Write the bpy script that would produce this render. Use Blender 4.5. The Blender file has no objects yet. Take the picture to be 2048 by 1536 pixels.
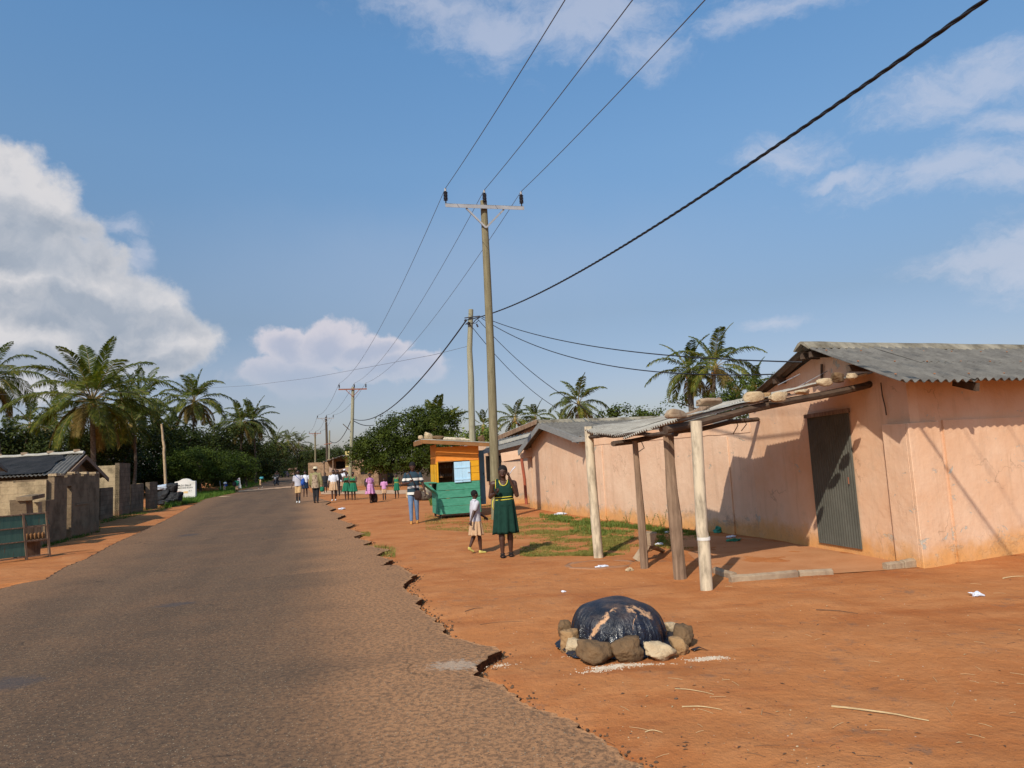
import bpy, bmesh, math, random
from mathutils import Vector, Matrix, noise
R = math.radians
random.seed(7)
S = bpy.context.scene
COL = S.collection
# ------------------------------------------------------------------ camera
CAMZ = 1.62
F = 1400.0          # focal length in pixels of the 2048 px wide photograph
PITCH, ROLL = 6.2, 3.0
cd = bpy.data.cameras.new("camera"); cam = bpy.data.objects.new("camera", cd); COL.objects.link(cam)
cd.sensor_fit = 'HORIZONTAL'; cd.sensor_width = 36.0; cd.lens = F / 2048 * 36.0
cd.clip_start = 0.05; cd.clip_end = 6000
CM = Matrix.Rotation(R(90 + PITCH), 3, 'X') @ Matrix.Rotation(R(-ROLL), 3, 'Z')
cam.matrix_world = Matrix.Translation((0, 0, CAMZ)) @ CM.to_4x4()
S.camera = cam
# ------------------------------------------------------------------ light
SUN_EL, SUN_AZ = 38.0, 24.0      # shadows fall towards +Y turned SUN_AZ to +X
SDIR = Vector((math.sin(R(SUN_AZ)) * math.cos(R(SUN_EL)), math.cos(R(SUN_AZ)) * math.cos(R(SUN_EL)), -math.sin(R(SUN_EL))))
sl = bpy.data.lights.new("sun", 'SUN'); sun = bpy.data.objects.new("sun", sl); COL.objects.link(sun)
sl.energy = 4.6; sl.angle = R(0.6); sl.color = (1.0, 0.90, 0.76)
sun.rotation_mode = 'QUATERNION'; sun.rotation_quaternion = SDIR.to_track_quat('-Z', 'Y')
sun.location = (-20, -60, 50)
S.view_settings.view_transform = 'Standard'; S.view_settings.look = 'None'
S.view_settings.exposure = 0.0; S.view_settings.gamma = 1.0
S.view_settings.use_curve_mapping = False

def ray(px, py):
    return CM @ Vector(((px - 1024) / F, -(py - 768) / F, -1.0))
def G(px, py, z=0.0):
    d = ray(px, py); t = (z - CAMZ) / d.z
    return Vector((d.x * t, d.y * t, z))
def D(px, py, Y):
    d = ray(px, py); t = Y / d.y
    return Vector((d.x * t, Y, CAMZ + d.z * t))
def PL(px, py, p0, along):
    """hit of the sight line with the vertical plane through p0 that runs in direction along"""
    n = Vector((-along.y, along.x)); d = ray(px, py)
    t = (n.x * p0.x + n.y * p0.y) / (n.x * d.x + n.y * d.y)
    return Vector((d.x * t, d.y * t, CAMZ + d.z * t))

# ------------------------------------------------------------------ node helpers
def newmat(name):
    m = bpy.data.materials.new(name); m.use_nodes = True
    nt = m.node_tree; b = nt.nodes['Principled BSDF']
    return m, nt, b
class N:
    def __init__(s, nt): s.nt = nt
    def add(s, t, **k):
        n = s.nt.nodes.new(t)
        for a, v in k.items(): setattr(n, a, v)
        return n
    def link(s, a, b): s.nt.links.new(a, b)
    def val(s, sock, v):
        if hasattr(v, 'type') and hasattr(v, 'node'): s.link(v, sock)
        else: sock.default_value = v
    def math(s, op, a, b=None, c=None, clamp=False):
        n = s.add('ShaderNodeMath', operation=op); n.use_clamp = clamp
        s.val(n.inputs[0], a)
        if b is not None: s.val(n.inputs[1], b)
        if c is not None: s.val(n.inputs[2], c)
        return n.outputs[0]
    def vmath(s, op, a, b=None):
        n = s.add('ShaderNodeVectorMath', operation=op)
        s.val(n.inputs[0], a)
        if b is not None: s.val(n.inputs[1], b)
        return n.outputs['Value'] if op in ('LENGTH', 'DOT_PRODUCT', 'DISTANCE') else n.outputs['Vector']
    def noise(s, vec, scale, detail=3, rough=0.55, dist=0.0):
        n = s.add('ShaderNodeTexNoise'); s.link(vec, n.inputs['Vector'])
        n.inputs['Scale'].default_value = scale; n.inputs['Detail'].default_value = detail
        n.inputs['Roughness'].default_value = rough; n.inputs['Distortion'].default_value = dist
        return n.outputs['Fac']
    def voro(s, vec, scale, feature='F1', rnd=1.0):
        n = s.add('ShaderNodeTexVoronoi', feature=feature); s.link(vec, n.inputs['Vector'])
        n.inputs['Scale'].default_value = scale; n.inputs['Randomness'].default_value = rnd
        return n
    def ramp(s, fac, stops, interp='LINEAR'):
        n = s.add('ShaderNodeValToRGB'); n.color_ramp.interpolation = interp
        e = n.color_ramp.elements
        while len(e) < len(stops): e.new(0.5)
        for el, (p, c) in zip(e, stops):
            el.position = p; el.color = (c[0], c[1], c[2], 1) if not isinstance(c, (int, float)) else (c, c, c, 1)
        s.link(fac, n.inputs[0]); return n.outputs[0]
    def smooth(s, v, a, b):
        n = s.add('ShaderNodeMapRange', interpolation_type='SMOOTHSTEP')
        s.val(n.inputs[0], v); n.inputs[1].default_value = a; n.inputs[2].default_value = b
        return n.outputs[0]
    def mix(s, fac, a, b, blend='MIX'):
        n = s.add('ShaderNodeMix', data_type='RGBA', blend_type=blend)
        s.val(n.inputs[0], fac)
        for sock, v in ((n.inputs[6], a), (n.inputs[7], b)):
            if isinstance(v, tuple): v = (v[0], v[1], v[2], 1)
            s.val(sock, v)
        return n.outputs[2]
    def scalev(s, vec, sc):
        n = s.add('ShaderNodeMapping'); s.link(vec, n.inputs['Vector'])
        n.inputs['Scale'].default_value = sc; return n.outputs[0]
    def obj(s):
        return s.add('ShaderNodeTexCoord').outputs['Object']
    def sep(s, vec):
        n = s.add('ShaderNodeSeparateXYZ'); s.link(vec, n.inputs[0]); return n.outputs
    def bump(s, h, strength, dist, bsdf, normal=None):
        n = s.add('ShaderNodeBump'); s.link(h, n.inputs['Height'])
        n.inputs['Strength'].default_value = strength; n.inputs['Distance'].default_value = dist
        if normal is not None: s.link(normal, n.inputs['Normal'])
        if bsdf is not None: s.link(n.outputs[0], bsdf.inputs['Normal'])
        return n.outputs[0]

# ------------------------------------------------------------------ world: Nishita sky and clouds far away
def build_world():
    w = bpy.data.worlds.new("World"); S.world = w; w.use_nodes = True
    nt = w.node_tree; nt.nodes.clear(); n = N(nt)
    out = n.add('ShaderNodeOutputWorld'); bg = n.add('ShaderNodeBackground'); n.link(bg.outputs[0], out.inputs[0])
    sky = n.add('ShaderNodeTexSky', sky_type='NISHITA'); sky.sun_disc = False
    sky.sun_elevation = R(SUN_EL); sky.sun_rotation = math.atan2(-SDIR.x, -SDIR.y)
    sky.air_density = 1.0; sky.dust_density = 1.2; sky.ozone_density = 2.2; sky.altitude = 10
    bg.inputs['Strength'].default_value = 0.115
    d = n.add('ShaderNodeTexCoord').outputs['Generated']
    el = n.sep(d)[2]
    grad = n.ramp(el, [(0.0, (.40, .355, .395)), (0.1, (.42, .38, .41)), (0.2, (.43, .42, .42)), (0.40, (.57, .67, .68)), (0.53, (.57, .76, .81)), (0.9, (.55, .80, .88))])
    skyc = n.mix(1.0, n.mix(1.0, sky.outputs[0], grad, 'MULTIPLY'), (2.0, 2.0, 2.0), 'MULTIPLY')
    # domain warp so that no outline is a plain ellipse
    nn = n.add('ShaderNodeTexNoise'); n.link(d, nn.inputs['Vector']); nn.inputs['Scale'].default_value = 7; nn.inputs['Detail'].default_value = 6; nn.inputs['Roughness'].default_value = 0.6
    wv = n.vmath('SUBTRACT', nn.outputs['Color'], (0.5, 0.5, 0.5))
    wv = n.vmath('MULTIPLY', wv, (0.09, 0.0, 0.09))
    dw = n.vmath('ADD', d, wv)
    def field(blobs, src):
        acc = None
        for (px, py, rx, ry) in blobs:
            c = ray(px, py).normalized()
            v = n.vmath('SUBTRACT', src, (c.x, c.y, c.z))
            k = math.sqrt(c.x ** 2 + c.y ** 2)
            v = n.vmath('MULTIPLY', v, (F / rx, F / rx * 0.9, F / ry))
            l = n.vmath('LENGTH', v)
            f = n.math('SUBTRACT', 1.0, l)
            acc = f if acc is None else n.math('MAXIMUM', acc, f)
        return acc
    big = n.noise(d, 9, 8, 0.62)
    fine = n.noise(d, 26, 6, 0.65)
    puff = n.add('ShaderNodeTexVoronoi', feature='SMOOTH_F1'); n.link(dw, puff.inputs['Vector']); puff.inputs['Scale'].default_value = 26
    # cumulus
    cum = field([(20, 430, 150, 120), (-60, 380, 190, 120), (60, 540, 200, 90), (40, 640, 330, 130), (190, 620, 170, 110), (310, 670, 130, 80),
                 (-40, 720, 260, 90)], dw)
    cum2 = field([(560, 690, 75, 50), (660, 685, 105, 58), (740, 700, 100, 42), (600, 750, 160, 50), (780, 740, 130, 40)], dw)
    c1 = n.math('ADD', cum, n.math('MULTIPLY', n.math('SUBTRACT', fine, 0.5), 0.5))
    c1 = n.math('SUBTRACT', c1, n.math('MULTIPLY', puff.outputs['Distance'], 0.25))
    c2 = n.math('ADD', cum2, n.math('MULTIPLY', n.math('SUBTRACT', fine, 0.5), 0.5))
    c2 = n.math('SUBTRACT', c2, n.math('MULTIPLY', puff.outputs['Distance'], 0.35))
    m1 = n.smooth(c1, -0.05, 0.22); m2 = n.math('MULTIPLY', n.math('MULTIPLY', n.smooth(c2, -0.02, 0.22), 0.74), n.smooth(el, 0.075, 0.19))
    # shading of the big cloud: grey bellies under brighter tops
    dark = field([(120, 480, 240, 60), (150, 625, 230, 42), (-20, 500, 170, 50), (350, 740, 160, 45), (60, 735, 220, 34), (230, 690, 80, 60)], dw)
    dk = n.smooth(n.math('ADD', dark, n.math('MULTIPLY', n.math('SUBTRACT', big, 0.5), 1.1)), -0.25, 0.55)
    edge = n.smooth(c1, 0.4, 0.05)
    rel = n.math('SUBTRACT', n.noise(dw, 15, 7, 0.6), n.noise(n.vmath('ADD', dw, (-.014, 0, .018)), 15, 7, 0.6))
    dk = n.math('ADD', n.math('MULTIPLY', dk, .88), n.math('MULTIPLY', rel, 1.8), clamp=True)
    dk = n.math('MULTIPLY', dk, n.math('SUBTRACT', 1.0, n.math('MULTIPLY', edge, 0.6)))
    wis_tex = n.noise(n.scalev(dw, (1.0, 1.0, 2.2)), 11, 8, 0.68)
    wis = field([(1000, 60, 130, 70), (1180, 50, 200, 85), (1290, 110, 110, 45), (860, 20, 130, 60), (1540, 10, 240, 30), (1120, -60, 400, 70),
                 (270, 445, 46, 26), (292, 500, 22, 50), (1880, 200, 140, 48), (1980, 150, 110, 60), (2040, 235, 110, 36), (1560, 320, 110, 50), (1670, 362, 70, 22), (1900, 335, 230, 42), (2040, 350, 110, 40),
                 (1980, 520, 130, 50), (2080, 520, 160, 70), (1560, 650, 90, 18), (2090, 470, 110, 50)], dw)
    wf = n.math('ADD', wis, n.math('MULTIPLY', n.math('SUBTRACT', wis_tex, 0.5), 2.3))
    mw = n.math('MULTIPLY', n.smooth(wf, 0.0, 1.0), 0.50)
    veil = n.math('MULTIPLY', n.smooth(field([(640, 760, 420, 110), (300, 800, 700, 130), (900, 560, 900, 200)], dw), 0.0, 1.0), 0.22)
    K = 1 / 0.115
    bright = (0.69 * K, 0.68 * K, 0.70 * K); grey = (0.335 * K, 0.39 * K, 0.475 * K)
    cumc = n.mix(dk, bright, grey)
    cumc = n.mix(n.math('MULTIPLY', n.smooth(big, 0.35, 0.7), 0.35), cumc, (0.50 * K, 0.545 * K, 0.62 * K))
    col = n.mix(veil, skyc, (0.50 * K, 0.55 * K, 0.66 * K))
    c2c = n.mix(n.smooth(c2, 0.15, 0.7), (0.76 * K, 0.70 * K, 0.74 * K), (0.52 * K, 0.53 * K, 0.64 * K))
    col = n.mix(m2, col, c2c)
    col = n.mix(m1, col, cumc)
    col = n.mix(mw, col, (0.66 * K, 0.67 * K, 0.76 * K))
    n.link(col, bg.inputs['Color'])
build_world()

# ------------------------------------------------------------------ mesh helpers
class MB:
    def __init__(s): s.v = []; s.f = []; s.mi = []; s.cur = 0; s.col = None
    def mat(s, i): s.cur = i; return s
    def face(s, idx): s.f.append(tuple(idx)); s.mi.append(s.cur)
    def quad(s, a, b, c, d):
        i = len(s.v); s.v += [tuple(a), tuple(b), tuple(c), tuple(d)]; s.face((i, i + 1, i + 2, i + 3))
    def tri(s, a, b, c):
        i = len(s.v); s.v += [tuple(a), tuple(b), tuple(c)]; s.face((i, i + 1, i + 2))
    def hexa(s, p):       # p: 4 bottom (ccw from above) then 4 top
        i = len(s.v); s.v += [tuple(q) for q in p]
        for f in ((3, 2, 1, 0), (4, 5, 6, 7), (0, 1, 5, 4), (1, 2, 6, 5), (2, 3, 7, 6), (3, 0, 4, 7)): s.face([i + k for k in f])
        return s
    def box(s, c, size, rz=0.0, tilt=None):
        c = Vector(c); h = Vector(size) / 2; m = Matrix.Rotation(rz, 3, 'Z')
        if tilt is not None: m = m @ tilt
        P = [(-1, -1, -1), (1, -1, -1), (1, 1, -1), (-1, 1, -1), (-1, -1, 1), (1, -1, 1), (1, 1, 1), (-1, 1, 1)]
        return s.hexa([c + m @ Vector((a * h.x, b * h.y, d * h.z)) for a, b, d in P])
    def beam(s, p0, p1, w, h, up=(0, 0, 1), jit=0.0):
        p0 = Vector(p0); p1 = Vector(p1); d = (p1 - p0).normalized(); u = Vector(up)
        x = d.cross(u).normalized(); u = x.cross(d).normalized()
        j = lambda: 1 + random.uniform(-jit, jit)
        P = []
        for p in (p0, p1):
            P.append([p - x * w / 2 * j() - u * h / 2 * j(), p + x * w / 2 * j() - u * h / 2 * j(), p + x * w / 2 * j() + u * h / 2 * j(), p - x * w / 2 * j() + u * h / 2 * j()])
        a, b = P
        return s.hexa([a[0], a[1], b[1], b[0], a[3], a[2], b[2], b[3]])
    def tube(s, path, rad, seg=8, cap=True, jit=0.0, flat=1.0):
        path = [Vector(p) for p in path]; n = len(path)
        if not hasattr(rad, '__len__'): rad = [rad] * n
        base = len(s.v); ref = None
        for i, p in enumerate(path):
            t = (path[min(i + 1, n - 1)] - path[max(i - 1, 0)])
            if t.length < 1e-9: t = Vector((0, 0, 1))
            t.normalize()
            if ref is None:
                ref = Vector((1, 0, 0)) if abs(t.x) < 0.9 else Vector((0, 1, 0))
            x = (ref - t * ref.dot(t))
            if x.length < 1e-5: x = t.orthogonal()
            x.normalize(); y = t.cross(x); ref = x
            for k in range(seg):
                a = 2 * math.pi * k / seg
                r = rad[i] * (1 + (random.uniform(-jit, jit) if jit else 0))
                s.v.append(tuple(p + x * math.cos(a) * r + y * math.sin(a) * r * flat))
        for i in range(n - 1):
            for k in range(seg):
                a = base + i * seg + k; b = base + i * seg + (k + 1) % seg
                s.face((a, b, b + seg, a + seg))
        if cap:
            s.face([base + k for k in range(seg)][::-1]); s.face([base + (n - 1) * seg + k for k in range(seg)])
        return s
    def capsule(s, p0, p1, r0, r1, seg=10, flat=1.0):
        p0 = Vector(p0); p1 = Vector(p1); d = (p1 - p0)
        L = d.length
        if L < 1e-6: return s
        d /= L
        pts = []; rr = []
        for a in (85, 60, 30): pts.append(p0 - d * r0 * math.sin(R(a)) * 0.95); rr.append(r0 * math.cos(R(a)))
        for k in (0, .35, .7, 1.0): pts.append(p0.lerp(p1, k)); rr.append(r0 + (r1 - r0) * k)
        for a in (30, 60, 85): pts.append(p1 + d * r1 * math.sin(R(a)) * 0.95); rr.append(r1 * math.cos(R(a)))
        return s.tube(pts, rr, seg, True, 0, flat)
    def ell(s, c, r, seg=14, rings=9, rot=None, jit=0.0):
        c = Vector(c); b = len(s.v); m = rot or Matrix.Identity(3)
        s.v.append(tuple(c + m @ Vector((0, 0, -r[2]))))
        for i in range(1, rings):
            t = math.pi * i / rings
            for k in range(seg):
                a = 2 * math.pi * k / seg
                q = Vector((math.sin(t) * math.cos(a) * r[0], math.sin(t) * math.sin(a) * r[1], -math.cos(t) * r[2]))
                if jit: q *= 1 + random.uniform(-jit, jit)
                s.v.append(tuple(c + m @ q))
        s.v.append(tuple(c + m @ Vector((0, 0, r[2])))); top = len(s.v) - 1
        for k in range(seg): s.face((b, b + 1 + (k + 1) % seg, b + 1 + k))
        for i in range(rings - 2):
            for k in range(seg):
                a = b + 1 + i * seg + k; e = b + 1 + i * seg + (k + 1) % seg
                s.face((a, e, e + seg, a + seg))
        l = b + 1 + (rings - 2) * seg
        for k in range(seg): s.face((l + k, l + (k + 1) % seg, top))
        return s
    def loft(s, rings, closed=True, caps=True):
        b = len(s.v); n = len(rings[0])
        for r in rings: s.v += [tuple(p) for p in r]
        for i in range(len(rings) - 1):
            for k in range(n if closed else n - 1):
                a = b + i * n + k; e = b + i * n + (k + 1) % n
                s.face((a, e, e + n, a + n))
        if caps:
            s.face([b + k for k in range(n)][::-1]); s.face([b + (len(rings) - 1) * n + k for k in range(n)])
        return s
    def mesh(s, name, mats, origin=(0, 0, 0), smooth=False):
        me = bpy.data.meshes.new(name); o = Vector(origin)
        me.from_pydata([(v[0] - o.x, v[1] - o.y, v[2] - o.z) for v in s.v], [], s.f)
        if not isinstance(mats, (list, tuple)): mats = [mats]
        for m in mats: me.materials.append(m)
        if len(mats) > 1: me.polygons.foreach_set('material_index', s.mi)
        if smooth is True: me.polygons.foreach_set('use_smooth', [True] * len(me.polygons))
        me.update(); return me
def wloc(o):
    v = Vector((0, 0, 0))
    while o is not None: v += o.location; o = o.parent
    return v
def tag(o, label=None, cat=None, group=None, kind=None):
    if label: o['label'] = label
    if cat: o['category'] = cat
    if group: o['group'] = group
    if kind: o['kind'] = kind
    return o
def empty(name, loc, label=None, cat=None, group=None):
    o = bpy.data.objects.new(name, None); COL.objects.link(o); o.location = loc; o.empty_display_size = 0.2
    return tag(o, label, cat, group)
def part(name, mb, mats, parent, smooth=False, local=False, label=None, bevel=0.0):
    org = (0, 0, 0) if local else wloc(parent)
    o = bpy.data.objects.new(name, mb.mesh(name, mats, org, smooth)); COL.objects.link(o); o.parent = parent
    if label: o['label'] = label
    fin(o, smooth, bevel); return o
def fin(o, smooth, bevel):
    if bevel:
        b = o.modifiers.new('bevel', 'BEVEL'); b.width = bevel; b.segments = 2; b.limit_method = 'ANGLE'; b.angle_limit = R(40)
    if smooth == 'auto':
        try:
            o.data.polygons.foreach_set('use_smooth', [True] * len(o.data.polygons)); o.data.set_sharp_from_angle(angle=R(35))
        except Exception: pass
def solo(name, mb, mats, label, cat, group=None, smooth=False, bevel=0.0, loc=None, kind=None):
    if loc is None:
        xs = [v[0] for v in mb.v]; ys = [v[1] for v in mb.v]; zs = [v[2] for v in mb.v]
        loc = ((min(xs) + max(xs)) / 2, (min(ys) + max(ys)) / 2, min(zs))
    o = bpy.data.objects.new(name, mb.mesh(name, mats, loc, smooth)); COL.objects.link(o); o.location = loc
    fin(o, smooth, bevel)
    return tag(o, label, cat, group, kind)
def copy_tree(o, parent=None):
    c = o.copy(); COL.objects.link(c); c.parent = parent
    for ch in list(o.children): copy_tree(ch, c)
    return c
def remesh(mb, voxel, smooth_it=3, name='m'):
    me = mb.mesh(name, [], (0, 0, 0)); o = bpy.data.objects.new(name, me); COL.objects.link(o)
    m = o.modifiers.new('r', 'REMESH'); m.mode = 'VOXEL'; m.voxel_size = voxel; m.adaptivity = 0
    if smooth_it:
        k = o.modifiers.new('s', 'SMOOTH'); k.factor = 0.5; k.iterations = smooth_it
    dg = bpy.context.evaluated_depsgraph_get()
    nm = bpy.data.meshes.new_from_object(o.evaluated_get(dg))
    bpy.data.objects.remove(o); bpy.data.meshes.remove(me)
    nm.polygons.foreach_set('use_smooth', [True] * len(nm.polygons))
    return nm
def fbm(x, y, z=0.0, sc=1.0, oct=4):
    return noise.fractal(Vector((x * sc, y * sc, z * sc)), 1.0, 2.0, oct)
# ------------------------------------------------------------------ materials
def simple(name, c1, c2=None, scale=6.0, rough=0.85, bump=0.0, bscale=30.0, bdist=0.01, detail=4, stretch=(1, 1, 1), spec=0.3, lo=0.35, hi=0.65, metal=0.0):
    m, nt, b = newmat(name); n = N(nt); o = n.scalev(n.obj(), stretch)
    c2 = c2 or tuple(x * 0.7 for x in c1)
    f = n.noise(o, scale, detail, 0.6)
    n.link(n.ramp(f, [(lo, c1), (hi, c2)]), b.inputs['Base Color'])
    b.inputs['Roughness'].default_value = rough; b.inputs['Specular IOR Level'].default_value = spec
    b.inputs['Metallic'].default_value = metal
    if bump: n.bump(n.noise(o, bscale, 4, 0.6), bump, bdist, b)
    return m
def mat_plaster(name, base, pale, worn, stain_h=0.45, z0=0.0, mild=0.80):
    """painted render: faded patches, flaking to grey cement, rain streaks, red soil splashed on the foot"""
    m, nt, b = newmat(name); n = N(nt); o = n.obj()
    geo = n.add('ShaderNodeNewGeometry').outputs['Position']
    z = n.sep(geo)[2]
    f = n.noise(geo, 1.3, 5, 0.6)
    c = n.ramp(f, [(0.35, base), (0.68, pale)])
    st = n.noise(n.scalev(geo, (7, 7, 0.6)), 1.0, 4, 0.6)
    c = n.mix(n.math('MULTIPLY', n.smooth(st, 0.52, 0.75), 0.30), c, tuple(x * 0.62 for x in base))
    mo = n.noise(geo, 3.1, 7, 0.68)
    c = n.mix(n.math('MULTIPLY', n.smooth(mo, 0.55, 0.72), 0.25), c, (0.34, 0.27, 0.21))
    fl = n.noise(n.scalev(geo, (1, 1, 1.6)), 2.3, 9, 0.72, 0.4)
    zz = n.math('ADD', fl, n.math('MULTIPLY', n.smooth(z, 0.75, 0.0), 0.10))
    flm = n.smooth(zz, 0.635, 0.655)
    c = n.mix(n.math('MULTIPLY', flm, 0.85), c, worn)
    sp = n.math('SUBTRACT', n.math('ADD', n.math('MULTIPLY', n.noise(geo, 4.0, 6, 0.65), 0.75), -0.30), n.math('SUBTRACT', z, z0 + stain_h * 0.35))
    c = n.mix(n.math('MULTIPLY', n.smooth(sp, -0.12, 0.25), 0.75), c, (0.52, 0.255, 0.085))
    md = n.math('SUBTRACT', n.math('MULTIPLY', n.noise(geo, 2.6, 8, 0.75), 1.5), n.math('ADD', n.math('MULTIPLY', z, 0.55), mild))
    c = n.mix(n.math('MULTIPLY', n.smooth(md, 0.0, 0.22), 0.60), c, (0.20, 0.145, 0.11))
    yl = n.math('SUBTRACT', n.math('MULTIPLY', n.noise(geo, 1.7, 6, 0.7), 1.1), n.math('MULTIPLY', z, 1.15))
    c = n.mix(n.math('MULTIPLY', n.smooth(yl, 0.12, 0.45), 0.65), c, (0.66, 0.33, 0.11))
    wn1 = n.add('ShaderNodeTexNoise'); n.link(geo, wn1.inputs['Vector']); wn1.inputs['Scale'].default_value = 2.4; wn1.inputs['Detail'].default_value = 5
    crk = n.voro(n.vmath('ADD', geo, n.vmath('MULTIPLY', wn1.outputs['Color'], (.9, .9, .9))), 0.7, 'DISTANCE_TO_EDGE')
    cw_ = n.math('MULTIPLY', n.smooth(crk.outputs['Distance'], 0.010, 0.001), n.smooth(n.noise(geo, 1.1, 3), 0.52, 0.62))
    c = n.mix(n.math('MULTIPLY', cw_, 0.40), c, (0.20, 0.12, 0.08))
    hair = n.noise(n.scalev(geo, (30, 30, 2)), 1.0, 4, 0.7)
    c = n.mix(n.math('MULTIPLY', n.smooth(hair, 0.56, 0.72), 0.16), c, (0.30, 0.20, 0.13))
    vein = n.noise(n.scalev(geo, (3.0, 3.0, 1.2)), 2.2, 3, 0.5, 1.2)
    vl = n.math('MULTIPLY', n.smooth(n.math('ABSOLUTE', n.math('SUBTRACT', vein, 0.5)), 0.012, 0.0), n.smooth(z, 0.6, 0.1))
    c = n.mix(n.math('MULTIPLY', vl, 0.5), c, (0.33, 0.19, 0.10))
    n.link(c, b.inputs['Base Color']); b.inputs['Roughness'].default_value = 0.9; b.inputs['Specular IOR Level'].default_value = 0.15
    h = n.math('SUBTRACT', n.math('ADD', n.noise(geo, 5, 5, 0.6), n.math('MULTIPLY', n.noise(geo, 60, 3, 0.6), 0.12)), n.math('MULTIPLY', flm, 0.25))
    n.bump(h, 0.5, 0.03, b); return m
def mat_block(name, c1, c2, mortar, bw=0.40, bh=0.20, ang=0.0, dirt=(0.25, 0.13, 0.07), mort=0.012):
    """hollow cement block walling; courses laid out in world metres along the wall"""
    m, nt, b = newmat(name); n = N(nt)
    geo = n.add('ShaderNodeNewGeometry').outputs['Position']
    s = n.sep(geo)
    u = n.math('ADD', n.math('MULTIPLY', s[0], math.cos(ang)), n.math('MULTIPLY', s[1], math.sin(ang)))
    cb = n.add('ShaderNodeCombineXYZ'); n.link(u, cb.inputs[0]); n.link(s[2], cb.inputs[1])
    br = n.add('ShaderNodeTexBrick'); n.link(cb.outputs[0], br.inputs['Vector'])
    br.inputs['Scale'].default_value = 1.0; br.inputs['Brick Width'].default_value = bw; br.inputs['Row Height'].default_value = bh
    br.inputs['Mortar Size'].default_value = mort; br.inputs['Mortar Smooth'].default_value = 0.3; br.inputs['Bias'].default_value = 0.0
    for k, v in (('Color1', c1), ('Color2', c2), ('Mortar', mortar)): br.inputs[k].default_value = (*v, 1)
    f = n.noise(geo, 2.2, 7, 0.65)
    c = n.mix(n.smooth(f, 0.40, 0.7), br.outputs['Color'], tuple(x * 0.45 for x in c1))
    sp = n.math('SUBTRACT', n.math('MULTIPLY', n.noise(geo, 2.0, 5, 0.6), 0.9), n.math('MULTIPLY', s[2], 1.3))
    c = n.mix(n.math('MULTIPLY', n.smooth(sp, -0.05, 0.5), 0.75), c, dirt)
    n.link(c, b.inputs['Base Color']); b.inputs['Roughness'].default_value = 0.95; b.inputs['Specular IOR Level'].default_value = 0.1
    h = n.math('ADD', n.math('MULTIPLY', br.outputs['Fac'], -0.5), n.noise(geo, 18, 5, 0.7))
    n.bump(h, 0.6, 0.02, b); return m
def mat_wood(name, c1, c2, ax='z', rough=0.85, grain=1.0, paintwear=None):
    sc = {'x': (1.2, 14, 14), 'y': (14, 1.2, 14), 'z': (14, 14, 1.2)}[ax]
    m, nt, b = newmat(name); n = N(nt); o = n.obj()
    g = n.noise(n.scalev(o, sc), 1.6, 5, 0.65, 0.6)
    c = n.ramp(g, [(0.3, c1), (0.68, c2)])
    blot = n.noise(o, 3.0, 4, 0.6)
    c = n.mix(n.math('MULTIPLY', n.smooth(blot, 0.5, 0.75), 0.4), c, tuple(x * 0.6 for x in c2))
    if paintwear:
        w = n.noise(n.scalev(o, sc), 2.6, 7, 0.75)
        c = n.mix(n.smooth(w, 0.60, 0.66), c, paintwear)
    n.link(c, b.inputs['Base Color']); b.inputs['Roughness'].default_value = rough; b.inputs['Specular IOR Level'].default_value = 0.25
    n.bump(g, 0.5 * grain, 0.006, b); return m
def mat_leaf(name, c1, c2, c3=None, scale=1.2, trans=0.3, rough=0.5):
    m, nt, b = newmat(name); n = N(nt)
    o = n.obj()
    f = n.noise(o, scale, 3, 0.6); f2 = n.noise(o, scale * 9, 1, 0.5)
    v = n.math('ADD', n.math('MULTIPLY', f, 0.55), n.math('MULTIPLY', f2, 0.45))
    c = n.ramp(v, [(0.36, c1), (0.52, c2), (0.66, c3 or c2)])
    n.link(c, b.inputs['Base Color']); b.inputs['Roughness'].default_value = rough + .1; b.inputs['Specular IOR Level'].default_value = 0.15
    tr = n.add('ShaderNodeBsdfTranslucent'); n.link(n.mix(1.0, c, (1.0, 1.15, 0.5), 'MULTIPLY'), tr.inputs['Color'])
    mx = n.add('ShaderNodeMixShader'); mx.inputs[0].default_value = trans
    n.link(b.outputs[0], mx.inputs[1]); n.link(tr.outputs[0], mx.inputs[2])
    n.link(mx.outputs[0], nt.nodes['Material Output'].inputs['Surface']); return m
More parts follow.
